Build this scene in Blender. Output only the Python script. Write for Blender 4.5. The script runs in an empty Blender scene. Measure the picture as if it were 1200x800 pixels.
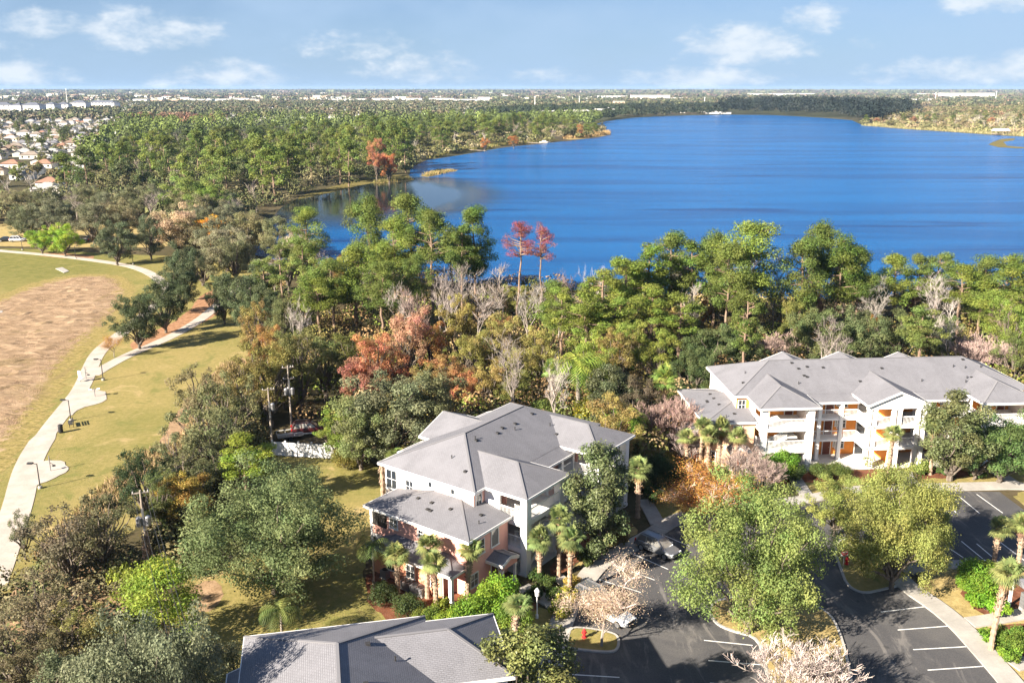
import bpy, bmesh, math, random
import numpy as np
from mathutils import Vector, Matrix

# ---------------------------------------------------------------- camera, sky, sun, exposure
SC = bpy.context.scene
COL = SC.collection
R = math.radians
CAM_H, FPX, HOR = 44.0, 1086.0, 103.0          # metres, focal length and horizon row in pixels of the 1200 x 800 photograph
PITCH = math.atan((400 - HOR) / FPX)
cam_d = bpy.data.cameras.new('camera')
cam_d.lens = FPX / 1200 * 36.0
cam_d.sensor_width = 36.0
cam_d.clip_start = 0.5
cam_d.clip_end = 60000
cam = bpy.data.objects.new('camera', cam_d)
COL.objects.link(cam)
cam.location = (0, 0, CAM_H)
cam.rotation_euler = (math.pi / 2 - PITCH, 0, 0)
SC.camera = cam

SUN_AZ, SUN_EL = 37.0, 27.0                     # heading the light travels to, elevation of the sun
sun_d = bpy.data.lights.new('sun', 'SUN')
sun_d.energy = 5.0
sun_d.angle = R(0.55)
sun_d.color = (1.0, 0.89, 0.74)
sun = bpy.data.objects.new('sun', sun_d)
COL.objects.link(sun)
d = Vector((math.cos(R(SUN_AZ)) * math.cos(R(SUN_EL)), math.sin(R(SUN_AZ)) * math.cos(R(SUN_EL)), -math.sin(R(SUN_EL))))
sun.rotation_euler = d.to_track_quat('-Z', 'Y').to_euler()

W = bpy.data.worlds.new('World')
SC.world = W
W.use_nodes = True
W.cycles.sampling_method = 'MANUAL'
W.cycles.sample_map_resolution = 256
HAZE = 4.5e-5
SC.view_settings.view_transform = 'Standard'
SC.view_settings.look = 'None'
SC.view_settings.gamma = 1
SC.view_settings.use_curve_mapping = False
SC.view_settings.exposure = 1.95
SC.cycles.max_bounces = 6
SC.cycles.diffuse_bounces = 3
SC.cycles.glossy_bounces = 3
SC.cycles.transmission_bounces = 3
SC.cycles.volume_bounces = 0
SC.cycles.caustics_reflective = False
SC.cycles.caustics_refractive = False


def world_nodes():
    nt = W.node_tree
    N = nt.nodes
    for n in list(N):
        N.remove(n)
    def nd(t, **k):
        n = N.new(t)
        for a, b in k.items():
            setattr(n, a, b)
        return n
    def link(a, b):
        nt.links.new(a, b)
    def math_(op, a, b=None, c=None, clamp=False):
        n = nd('ShaderNodeMath', operation=op, use_clamp=clamp)
        for i, v in enumerate((a, b, c)):
            if v is None:
                continue
            if isinstance(v, (int, float)):
                n.inputs[i].default_value = v
            else:
                link(v, n.inputs[i])
        return n.outputs[0]
    out = nd('ShaderNodeOutputWorld')
    bg = nd('ShaderNodeBackground')
    bg.inputs[1].default_value = 0.05
    link(bg.outputs[0], out.inputs[0])
    sky = nd('ShaderNodeTexSky', sky_type='NISHITA', sun_disc=False)
    sky.sun_elevation = R(SUN_EL)
    sky.sun_rotation = R(90 - (SUN_AZ + 180))
    sky.altitude = 50
    sky.air_density = 1.0
    sky.dust_density = 0.15
    sky.ozone_density = 1.6
    co = nd('ShaderNodeTexCoord')
    sep = nd('ShaderNodeSeparateXYZ')
    link(co.outputs['Generated'], sep.inputs[0])
    x, y, z = sep.outputs
    az = math_('ARCTAN2', x, y)                 # bearing from straight ahead, radians
    el = math_('ARCSINE', z)
    # noise that breaks up the cloud edges; stretched sideways as low clouds are
    comb = nd('ShaderNodeCombineXYZ')
    link(az, comb.inputs[0])
    link(math_('MULTIPLY', el, 1.9), comb.inputs[1])
    def noise(scale, detail, rough, off):
        m = nd('ShaderNodeVectorMath', operation='ADD')
        link(comb.outputs[0], m.inputs[0])
        m.inputs[1].default_value = (off, off * 0.37, off * 1.3)
        n = nd('ShaderNodeTexNoise')
        n.inputs['Scale'].default_value = scale
        n.inputs['Detail'].default_value = detail
        n.inputs['Roughness'].default_value = rough
        link(m.outputs[0], n.inputs['Vector'])
        return n.outputs[0]
    n1 = noise(26, 5, 0.58, 3.1)
    n2 = noise(4.2, 4, 0.6, 9.7)
    n3 = noise(60, 4, 0.6, 1.7)
    edge = math_('ADD', math_('MULTIPLY', math_('SUBTRACT', n1, 0.5), 2.6), math_('MULTIPLY', math_('SUBTRACT', n3, 0.5), 1.1))
    puffs = None
    # separate puffs: (pixel column, pixel row, half width, half height, strength) turned into bearings and elevations
    for px, py, rw, rh, s in ((58, 42, 44, 15, .75), (178, 46, 66, 24, .8), (25, 92, 46, 15, .85), (282, 92, 62, 17, .8), (497, 86, 56, 19, .75),
                              (870, 62, 66, 24, 1.0), (945, 36, 28, 18, .8), (820, 95, 72, 13, 1.0), (1158, 14, 62, 22, .95), (1150, 88, 86, 16, .85),
                              (1190, 74, 40, 10, .9), (1005, 58, 18, 8, .45), (188, 100, 16, 5, .7), (1035, 96, 18, 6, .6), (640, 92, 40, 8, .35), (420, 60, 60, 14, .3),
                              (-120, 70, 90, 26, .9), (-320, 40, 70, 30, .9), (1420, 50, 90, 26, .9), (1650, 80, 80, 20, .9)):
        a0 = math.atan((px - 600) / (FPX / math.cos(PITCH)))
        e0 = math.atan((HOR - py) / 1110.0)
        ra, re_ = rw / 1130.0, rh / 1110.0
        u = math_('MULTIPLY', math_('SUBTRACT', az, a0), 1 / ra)
        v = math_('MULTIPLY', math_('SUBTRACT', el, e0), 1 / re_)
        vneg = math_('MULTIPLY', math_('MINIMUM', v, 0.0), 1.55)     # flatter base than top
        vv = math_('ADD', math_('MAXIMUM', v, 0.0), vneg)
        r2 = math_('ADD', math_('MULTIPLY', u, u), math_('MULTIPLY', vv, vv))
        m = math_('MULTIPLY', math_('SUBTRACT', 1.0, math_('MULTIPLY', r2, .62)), s)
        m = math_('MAXIMUM', m, -1.6)
        puffs = m if puffs is None else math_('MAXIMUM', puffs, m)
    dens = math_('ADD', puffs, edge)
    mr = nd('ShaderNodeMapRange', interpolation_type='SMOOTHSTEP')
    link(dens, mr.inputs[0])
    mr.inputs[1].default_value = -0.12
    mr.inputs[2].default_value = 1.15
    mr.inputs[4].default_value = 0.88
    # thin high veil all over the sky
    veil = nd('ShaderNodeMapRange', interpolation_type='SMOOTHSTEP')
    link(n2, veil.inputs[0])
    veil.inputs[1].default_value = 0.38
    veil.inputs[2].default_value = 0.72
    veil.inputs[4].default_value = 0.75
    # scattered clouds higher up, out of the picture, as the sky in view implies
    hi = nd('ShaderNodeVectorMath', operation='SCALE')
    cz = nd('ShaderNodeCombineXYZ')
    zz = math_('MAXIMUM', z, 0.05)
    link(math_('DIVIDE', x, zz), cz.inputs[0])
    link(math_('DIVIDE', y, zz), cz.inputs[1])
    hn = nd('ShaderNodeTexNoise')
    hn.inputs['Scale'].default_value = 0.9
    hn.inputs['Detail'].default_value = 6
    link(cz.outputs[0], hn.inputs['Vector'])
    hm = nd('ShaderNodeMapRange', interpolation_type='SMOOTHSTEP')
    link(hn.outputs[0], hm.inputs[0])
    hm.inputs[1].default_value = 0.55
    hm.inputs[2].default_value = 0.72
    hm.inputs[4].default_value = 0.6
    fade = nd('ShaderNodeMapRange')
    link(el, fade.inputs[0])
    fade.inputs[1].default_value = R(8)
    fade.inputs[2].default_value = R(16)
    hclouds = math_('MULTIPLY', hm.outputs[0], fade.outputs[0])
    tint = nd('ShaderNodeMix', data_type='RGBA', blend_type='MULTIPLY')
    tint.inputs[0].default_value = 1.0
    link(sky.outputs[0], tint.inputs[6])
    tint.inputs[7].default_value = SKY_TINT
    mixv = nd('ShaderNodeMix', data_type='RGBA')
    link(veil.outputs[0], mixv.inputs[0])
    link(tint.outputs[2], mixv.inputs[6])
    mixv.inputs[7].default_value = VEIL_COL
    # pale layer of moist air all round the horizon
    hf = math_('POWER', 2.718, math_('MULTIPLY', math_('MAXIMUM', el, 0.0), -1 / R(6.0)))
    mixh = nd('ShaderNodeMix', data_type='RGBA')
    link(math_('MULTIPLY', hf, .92), mixh.inputs[0])
    link(mixv.outputs[2], mixh.inputs[6])
    mixh.inputs[7].default_value = HORIZON_COL
    mixv = mixh
    mixc = nd('ShaderNodeMix', data_type='RGBA')
    cov = math_('MAXIMUM', mr.outputs[0], hclouds)
    link(cov, mixc.inputs[0])
    link(mixv.outputs[2], mixc.inputs[6])
    # cloud colour: whiter where thick, slightly grey-blue where thin
    cc = nd('ShaderNodeMix', data_type='RGBA')
    cr = nd('ShaderNodeMapRange')
    link(n1, cr.inputs[0])
    cr.inputs[1].default_value = 0.35
    cr.inputs[2].default_value = 0.65
    link(cr.outputs[0], cc.inputs[0])
    cc.inputs[6].default_value = CLOUD_A
    cc.inputs[7].default_value = CLOUD_B
    link(cc.outputs[2], mixc.inputs[7])
    link(mixc.outputs[2], bg.inputs[0])


SKY_TINT = (.285, .37, .57, 1)
VEIL_COL = (2.55, 3.45, 4.6, 1)
HORIZON_COL = (2.3, 3.35, 4.7, 1)
CLOUD_A = (3.3, 4.0, 4.8, 1)
CLOUD_B = (4.5, 4.9, 5.3, 1)
world_nodes()


# ---------------------------------------------------------------- ground coordinates
CP, SP = math.cos(PITCH), math.sin(PITCH)


def ray(x, y):
    u, v = (x - 600) / FPX, -(y - 400) / FPX
    return u, CP + v * SP, -SP + v * CP


def G(x, y, z=0.0):
    """where the photograph's pixel meets the level z: a point of the place, in metres"""
    r = ray(x, y)
    t = (z - CAM_H) / r[2]
    return (r[0] * t, r[1] * t)


def upto(x, ytop, ybase):
    """base point and height of an upright thing seen from pixel row ybase (ground) to ytop"""
    Y = G(600, ybase)[1]
    r = ray(x, ytop)
    k = Y / r[1]
    return r[0] * k, Y, CAM_H + r[2] * k


# ---------------------------------------------------------------- materials
MATS = {}


def shader(name, col=(.5, .5, .5), rough=.8, spec=.3, metal=0.0):
    m = bpy.data.materials.new(name)
    m.use_nodes = True
    b = m.node_tree.nodes['Principled BSDF']
    b.inputs['Base Color'].default_value = (*col, 1)
    b.inputs['Roughness'].default_value = rough
    b.inputs['Specular IOR Level'].default_value = spec
    b.inputs['Metallic'].default_value = metal
    MATS[name] = m
    return m


class NT:
    """small helper round a material's node tree"""
    def __init__(s, m):
        s.m, s.t = m, m.node_tree
        s.b = s.t.nodes['Principled BSDF']
        s._co = None

    def n(s, t, **k):
        n = s.t.nodes.new(t)
        for a, b in k.items():
            setattr(n, a, b)
        return n

    def l(s, a, b):
        s.t.links.new(a, b)

    def co(s, kind='Object'):
        if s._co is None:
            s._co = s.n('ShaderNodeTexCoord')
        return s._co.outputs[kind]

    def geo(s):
        return s.n('ShaderNodeNewGeometry').outputs['Position']

    def noise(s, vec, scale, detail=4, rough=.6, dist=0.0):
        n = s.n('ShaderNodeTexNoise')
        n.inputs['Scale'].default_value = scale
        n.inputs['Detail'].default_value = detail
        n.inputs['Roughness'].default_value = rough
        n.inputs['Distortion'].default_value = dist
        s.l(vec, n.inputs['Vector'])
        return n.outputs[0]

    def ramp(s, fac, stops):
        r = s.n('ShaderNodeValToRGB')
        e = r.color_ramp.elements
        while len(e) < len(stops):
            e.new(0.5)
        for i, (p, c) in enumerate(stops):
            e[i].position = p
            e[i].color = (*c, 1)
        s.l(fac, r.inputs[0])
        return r.outputs[0]

    def mix(s, fac, a, b, mode='MIX'):
        m = s.n('ShaderNodeMix', data_type='RGBA', blend_type=mode)
        for i, v in ((0, fac), (6, a), (7, b)):
            if isinstance(v, (int, float)):
                m.inputs[i].default_value = v
            elif isinstance(v, tuple):
                m.inputs[i].default_value = (*v, 1)
            else:
                s.l(v, m.inputs[i])
        return m.outputs[2]

    def math(s, op, a, b=0.0):
        m = s.n('ShaderNodeMath', operation=op)
        for i, v in ((0, a), (1, b)):
            if isinstance(v, (int, float)):
                m.inputs[i].default_value = v
            else:
                s.l(v, m.inputs[i])
        return m.outputs[0]

    def range(s, v, a, b, c=0.0, d_=1.0):
        m = s.n('ShaderNodeMapRange', interpolation_type='SMOOTHSTEP')
        s.l(v, m.inputs[0])
        for i, q in ((1, a), (2, b), (3, c), (4, d_)):
            m.inputs[i].default_value = q
        return m.outputs[0]

    def scale(s, vec, xyz):
        m = s.n('ShaderNodeMapping')
        m.inputs['Scale'].default_value = xyz
        s.l(vec, m.inputs[0])
        return m.outputs[0]

    def base(s, c):
        s.l(c, s.b.inputs['Base Color'])

    def bump(s, h, strength=.3, dist=.05):
        b = s.n('ShaderNodeBump')
        b.inputs['Strength'].default_value = strength
        b.inputs['Distance'].default_value = dist
        s.l(h, b.inputs['Height'])
        s.l(b.outputs[0], s.b.inputs['Normal'])
        return b


def stucco(name, col, var=.12):
    t = NT(shader(name, col, .88, .15))
    p = t.co()
    n = t.noise(p, .7, 5, .65)
    n2 = t.noise(t.scale(p, (1.2, 1.2, .18)), 1.6, 4, .7)          # rain streaks run down the wall
    c = t.mix(t.range(n, .3, .75, 0, 1), tuple(v * (1 - var) for v in col), tuple(min(1, v * (1 + var * .35)) for v in col))
    c = t.mix(t.range(n2, .58, .78, 0, .22), c, tuple(v * .72 for v in col))
    t.base(c)
    t.bump(t.noise(p, 26, 3), .25, .012)


stucco('wall_cream', (.80, .69, .60), .06)
stucco('wall_pink', (.80, .44, .36))
stucco('wall_coral', (.78, .35, .22))
stucco('wall_orange', (.80, .31, .07))
stucco('wall_peach', (.80, .52, .34))
stucco('trim_white', (.80, .79, .77), .05)
stucco('house_wall_a', (.72, .68, .60))
stucco('house_wall_b', (.62, .55, .46))
stucco('house_wall_c', (.78, .77, .74))
stucco('block_white', (.80, .79, .77), .05)
stucco('block_tan', (.60, .45, .33))
stucco('block_salmon', (.66, .40, .30))
shader('rail_white', (.80, .80, .79), .5, .3)
gl = NT(shader('glass', (.028, .034, .042), .08, .6))                # some panes have pale blinds behind them
gr = gl.n('ShaderNodeObjectInfo').outputs['Random']
gl.base(gl.mix(gl.range(gr, .5, .95), (.022, .028, .036), (.26, .25, .23)))
shader('screen_dark', (.03, .028, .026), .7, .2)
shader('door_red', (.16, .05, .03), .5, .3)
shader('metal_grey', (.30, .30, .31), .45, .4, .6)
shader('metal_dark', (.03, .03, .032), .5, .4)
shader('vent_dark', (.035, .034, .035), .6, .3)
shader('slab', (.52, .50, .47), .85, .2)
shader('ceramic', (.6, .6, .6), .3, .5)


def roof_mat(name, col):
    t = NT(shader(name, col, .9, .18))
    uv = t.co('UV')
    br = t.n('ShaderNodeTexBrick')
    br.offset = .5
    br.inputs['Scale'].default_value = 1.0
    br.inputs['Brick Width'].default_value = .30
    br.inputs['Row Height'].default_value = .14
    br.inputs['Mortar Size'].default_value = .022
    br.inputs['Mortar Smooth'].default_value = .3
    br.inputs['Color1'].default_value = (*[v * .86 for v in col], 1)
    br.inputs['Color2'].default_value = (*[v * 1.12 for v in col], 1)
    br.inputs['Mortar'].default_value = (*[v * .55 for v in col], 1)
    t.l(uv, br.inputs['Vector'])
    n = t.noise(t.scale(uv, (.35, .12, 1)), 1.5, 5, .65)
    c = t.mix(t.range(n, .35, .72), br.outputs[0], tuple(v * 1.12 for v in col), 'MIX')
    c = t.mix(.65, br.outputs[0], c)
    sp = t.noise(uv, 22, 2, .7)
    c = t.mix(.35, c, t.ramp(sp, ((.3, tuple(v * .6 for v in col)), (.7, tuple(v * 1.3 for v in col)))))
    st = t.noise(t.scale(uv, (1.1, .09, 1)), 1.0, 4, .7)          # algae streaks down the slope
    c = t.mix(t.range(st, .55, .8, 0, .5), c, tuple(v * .55 for v in col))
    pt = t.noise(uv, .16, 4, .6, .8)
    c = t.mix(t.range(pt, .45, .7, 0, .35), c, tuple(v * 1.35 for v in col))
    t.base(c)
    t.bump(t.math('SUBTRACT', 1.0, br.outputs['Fac']), .6, .02)


roof_mat('shingle', (.18, .18, .198))
roof_mat('shingle_tan', (.25, .21, .175))
roof_mat('shingle_brown', (.22, .16, .12))
roof_mat('shingle_light', (.36, .35, .34))
roof_mat('shingle_slate', (.12, .13, .16))
roof_mat('tile_red', (.30, .17, .12))
shader('ridge_cap', (.185, .183, .195), .9, .15)


def asphalt():
    t = NT(shader('asphalt', (.05, .05, .053), .86, .3))
    p = t.geo()
    a = t.noise(p, .10, 4, .6, 1.2)
    b = t.noise(p, 9, 3, .7)
    w = t.noise(t.scale(p, (.5, .12, 1)), .8, 5, .7, 1.5)
    c = t.mix(t.range(a, .42, .66), (.060, .060, .064), (.112, .108, .104))
    c = t.mix(t.range(w, .52, .68, 0, .85), c, (.215, .20, .185))     # sand and wear
    c = t.mix(.4, c, t.ramp(b, ((.35, (.042, .042, .047)), (.7, (.125, .12, .117)))))
    oil = t.noise(p, .55, 2, .5)
    c = t.mix(t.range(oil, .66, .74, 0, .5), c, (.018, .018, .02))
    t.base(c)
    t.bump(b, .4, .01)


asphalt()


def concrete(name, col):
    t = NT(shader(name, col, .88, .2))
    p = t.geo()
    n = t.noise(p, .45, 5, .65)
    n2 = t.noise(p, 5, 4, .7)
    c = t.mix(t.range(n, .35, .7), tuple(v * .78 for v in col), tuple(min(.8, v * 1.08) for v in col))
    c = t.mix(.25, c, t.ramp(n2, ((.3, tuple(v * .65 for v in col)), (.7, tuple(v * 1.1 for v in col)))))
    t.base(c)
    t.bump(n2, .3, .01)


concrete('concrete', (.38, .36, .33))
concrete('concrete_path', (.45, .40, .35))
concrete('kerb', (.42, .40, .37))


def paint():
    t = NT(shader('stripe_paint', (.72, .72, .70), .7, .3))
    n = t.noise(t.geo(), 7, 4, .75)
    t.base(t.mix(t.range(n, .52, .72, 0, .75), (.72, .72, .70), (.16, .16, .16)))


paint()


def ground_mats():
    # forest floor and rough ground all the way to the horizon
    t = NT(shader('forest_floor', (.06, .055, .03), .95, .1))
    p = t.geo()
    a = t.noise(p, .05, 5, .6)
    b = t.noise(p, .9, 5, .7)
    f = t.noise(p, .0016, 6, .6)
    c = t.mix(t.range(a, .35, .65), (.055, .050, .022), (.10, .075, .045))
    c = t.mix(.5, c, t.ramp(b, ((.3, (.03, .028, .014)), (.5, (.07, .062, .03)), (.72, (.15, .115, .07)))))
    sep = t.n('ShaderNodeSeparateXYZ')
    t.l(p, sep.inputs[0])
    farmix = t.range(sep.outputs[1], 260, 900)
    fc = t.ramp(f, ((.3, (.035, .045, .022)), (.48, (.06, .062, .032)), (.58, (.11, .085, .06)), (.75, (.05, .055, .03))))
    t.base(t.mix(farmix, c, fc))
    t.bump(b, .6, .1)
    # mown park and garden grass
    t = NT(shader('lawn', (.15, .14, .05), .95, .1))
    p = t.geo()
    a = t.noise(p, .045, 5, .6)
    b = t.noise(p, 1.6, 6, .75)
    m = t.noise(t.scale(p, (.8, .25, 1)), 1.3, 5, .7, .6)
    c = t.mix(t.range(a, .38, .64), (.18, .17, .05), (.32, .245, .10))
    c = t.mix(.5, c, t.ramp(b, ((.28, (.095, .10, .028)), (.5, (.22, .19, .065)), (.75, (.38, .295, .135)))))
    c = t.mix(t.range(m, .6, .75, 0, .6), c, (.35, .24, .13))
    wp = t.noise(p, .16, 5, .62, 1.0)
    c = t.mix(t.range(wp, .54, .68, 0, .7), c, (.14, .15, .042))
    c = t.mix(t.range(wp, .30, .42, .55, 0), c, (.42, .31, .16))
    sx = t.n('ShaderNodeSeparateXYZ')
    t.l(p, sx.inputs[0])
    edge = t.math('ADD', t.math('SUBTRACT', sx.outputs[1], 206.0), t.math('MULTIPLY', t.math('SUBTRACT', a, .5), 90.0))
    west = t.math('SUBTRACT', t.math('MULTIPLY', sx.outputs[0], -1.0), 92.0)
    gsel = t.math('MULTIPLY', t.range(edge, -12, 22), t.range(t.math('ADD', west, t.math('MULTIPLY', t.math('SUBTRACT', a, .5), 60.0)), -8, 14))
    str_ = t.noise(t.scale(p, (.5, 1.4, 1)), .8, 6, .72, .8)
    gc = t.ramp(str_, ((.28, (.075, .085, .022)), (.5, (.16, .155, .045)), (.75, (.27, .22, .085))))
    c = t.mix(gsel, c, gc)
    t.base(c)
    t.bump(t.noise(p, 5, 4, .8), .8, .09)
    # greener grass at the top of the slope
    t = NT(shader('lawn_green', (.13, .15, .04), .95, .1))
    p = t.geo()
    a = t.noise(p, .07, 5, .6)
    b = t.noise(t.scale(p, (.5, 1.4, 1)), .8, 6, .72, .8)
    c = t.mix(t.range(a, .38, .66), (.13, .14, .04), (.24, .20, .075))
    c = t.mix(.55, c, t.ramp(b, ((.28, (.05, .065, .02)), (.5, (.15, .15, .048)), (.75, (.27, .23, .09)))))
    t.base(c)
    t.bump(t.noise(p, 3, 4, .8), .8, .12)
    # dry brown meadow
    t = NT(shader('dry_meadow', (.3, .2, .13), .95, .08))
    p = t.geo()
    a = t.noise(p, .06, 5, .6)
    b = t.noise(t.scale(p, (.30, .75, 1)), .62, 7, .72, 1.2)
    c = t.mix(t.range(a, .35, .66), (.235, .16, .095), (.33, .235, .15))
    c = t.mix(.75, c, t.ramp(b, ((.3, (.09, .062, .035)), (.46, (.25, .172, .105)), (.66, (.47, .345, .225)))))
    ea = t.n('ShaderNodeAttribute', attribute_name='edge')
    g1 = t.noise(p, .5, 6, .7)
    gl_ = t.ramp(t.noise(p, 1.6, 6, .75), ((.28, (.11, .105, .03)), (.5, (.25, .20, .072)), (.75, (.42, .31, .15))))
    e = t.math('ADD', ea.outputs['Fac'], t.math('MULTIPLY', t.math('SUBTRACT', g1, .5), 1.6))
    c = t.mix(t.range(e, .3, .62), gl_, c)
    wd = t.noise(t.scale(p, (.12, .05, 1)), 1.0, 4, .6, 1.5)
    c = t.mix(t.range(wd, .56, .68, 0, .55), c, (.20, .15, .07))          # damp, weedy patches
    t.base(c)
    t.bump(b, 1.0, .35)
    # brown strip at the meadow's edge, mulch, dirt
    for nm, c0, c1, c2 in (('mulch', (.07, .03, .018), (.15, .062, .035), (.24, .11, .065)), ('dirt', (.17, .11, .06), (.29, .195, .115), (.42, .29, .185)),
                           ('needle_litter', (.16, .08, .04), (.31, .17, .095), (.42, .25, .15)),
                           ('dead_grass', (.20, .15, .06), (.33, .255, .11), (.44, .35, .165)), ('sandbank', (.25, .17, .09), (.40, .29, .16), (.5, .37, .22)),
                           ('marsh', (.07, .065, .02), (.14, .12, .04), (.25, .19, .08))):
        t = NT(shader(nm, c1, .95, .08))
        p = t.geo()
        b = t.noise(p, 1.1, 6, .72)
        t.base(t.ramp(b, ((.3, c0), (.5, c1), (.72, c2))))
        t.bump(t.noise(p, 4, 4, .8), .7, .08)


ground_mats()


def water_mat():
    m = bpy.data.materials.new('lake_water')
    m.use_nodes = True
    MATS['lake_water'] = m
    t = NT(m)
    p = t.geo()
    n = t.noise(t.scale(p, (.5, 1.3, 1)), .5, 7, .74)
    big = t.noise(t.scale(p, (.10, .8, 1)), .045, 5, .6, .6)          # wind lanes lie across the view
    sep = t.n('ShaderNodeSeparateXYZ')
    t.l(p, sep.inputs[0])
    # the bay on the near left lies in the lee of the trees: little wind, so it is smooth
    bx = t.math('ADD', sep.outputs[0], 62.0)
    by = t.math('SUBTRACT', sep.outputs[1], 395.0)
    q = t.math('ADD', t.math('MULTIPLY', t.math('MULTIPLY', bx, bx), 1 / 48.0 ** 2), t.math('MULTIPLY', t.math('MULTIPLY', by, by), 1 / 78.0 ** 2))
    wind = t.range(q, .5, 1.9)
    lane = t.noise(t.scale(p, (.0045, .045, 1)), 1.0, 5, .62, .5)
    wc = t.mix(t.range(big, .36, .62), WATER_SKY_A, WATER_SKY_B)
    wc = t.mix(t.range(lane, .57, .66, 0, .8), wc, (.002, .030, .14))
    t.base(t.mix(wind, (.008, .016, .022), wc))  # blue sky reflection painted into the base colour where wind ruffles the water
    t.b.inputs['IOR'].default_value = 1.33
    r = t.math('ADD', t.math('MULTIPLY', wind, .16), .02)
    t.l(r, t.b.inputs['Roughness'])
    t.l(t.math('SUBTRACT', .55, t.math('MULTIPLY', wind, .44)), t.b.inputs['Specular IOR Level'])
    b = t.bump(n, .8, 1.5)
    st = t.math('MULTIPLY', t.math('MULTIPLY', t.range(big, .30, .62, .55, 1.0), wind), .95)
    t.l(t.math('ADD', st, .02), b.inputs['Strength'])


WATER_SKY_A = (.003, .066, .225)
WATER_SKY_B = (.005, .108, .33)
water_mat()


def leaf_mat(name, transl=.42, rough=.62, spec=.25):
    m = bpy.data.materials.new(name)
    m.use_nodes = True
    MATS[name] = m
    t = NT(m)
    oi = t.n('ShaderNodeObjectInfo')
    at = t.n('ShaderNodeAttribute', attribute_name='tint')
    hs = t.n('ShaderNodeHueSaturation')
    t.l(oi.outputs['Color'], hs.inputs['Color'])
    sep = t.n('ShaderNodeSeparateColor')
    t.l(at.outputs['Color'], sep.inputs[0])
    hue = t.math('ADD', t.math('MULTIPLY', t.math('SUBTRACT', sep.outputs[1], .5), -.07), .5)
    t.l(hue, hs.inputs['Hue'])
    t.l(t.math('ADD', t.math('MULTIPLY', sep.outputs[0], 1.0), .66), hs.inputs['Value'])
    t.b.inputs['Roughness'].default_value = rough
    t.b.inputs['Specular IOR Level'].default_value = spec
    t.base(hs.outputs[0])
    tr = t.n('ShaderNodeBsdfTranslucent')
    t.l(hs.outputs[0], tr.inputs[0])
    mx = t.n('ShaderNodeMixShader')
    mx.inputs[0].default_value = transl
    out = t.t.nodes['Material Output']
    t.l(t.b.outputs[0], mx.inputs[1])
    t.l(tr.outputs[0], mx.inputs[2])
    t.l(mx.outputs[0], out.inputs[0])


leaf_mat('leaf')
leaf_mat('leaf_glossy', .18, .5, .3)
leaf_mat('twig', 0.0, .9, .1)


def bark(name, c0, c1, sc=3.0):
    t = NT(shader(name, c1, .95, .1))
    p = t.co()
    n = t.noise(t.scale(p, (1, 1, .3)), sc, 5, .7)
    t.base(t.ramp(n, ((.3, c0), (.7, c1))))
    t.bump(n, .8, .06)


bark('bark_oak', (.075, .06, .048), (.20, .17, .14))
bark('bark_pine', (.13, .085, .06), (.30, .22, .165))
bark('bark_pale', (.17, .145, .125), (.36, .315, .28))
bark('bark_palm', (.17, .12, .085), (.46, .34, .25), 7.0)
bark('pole_wood', (.19, .15, .12), (.40, .35, .30))

# ---------------------------------------------------------------- mesh helpers


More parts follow.
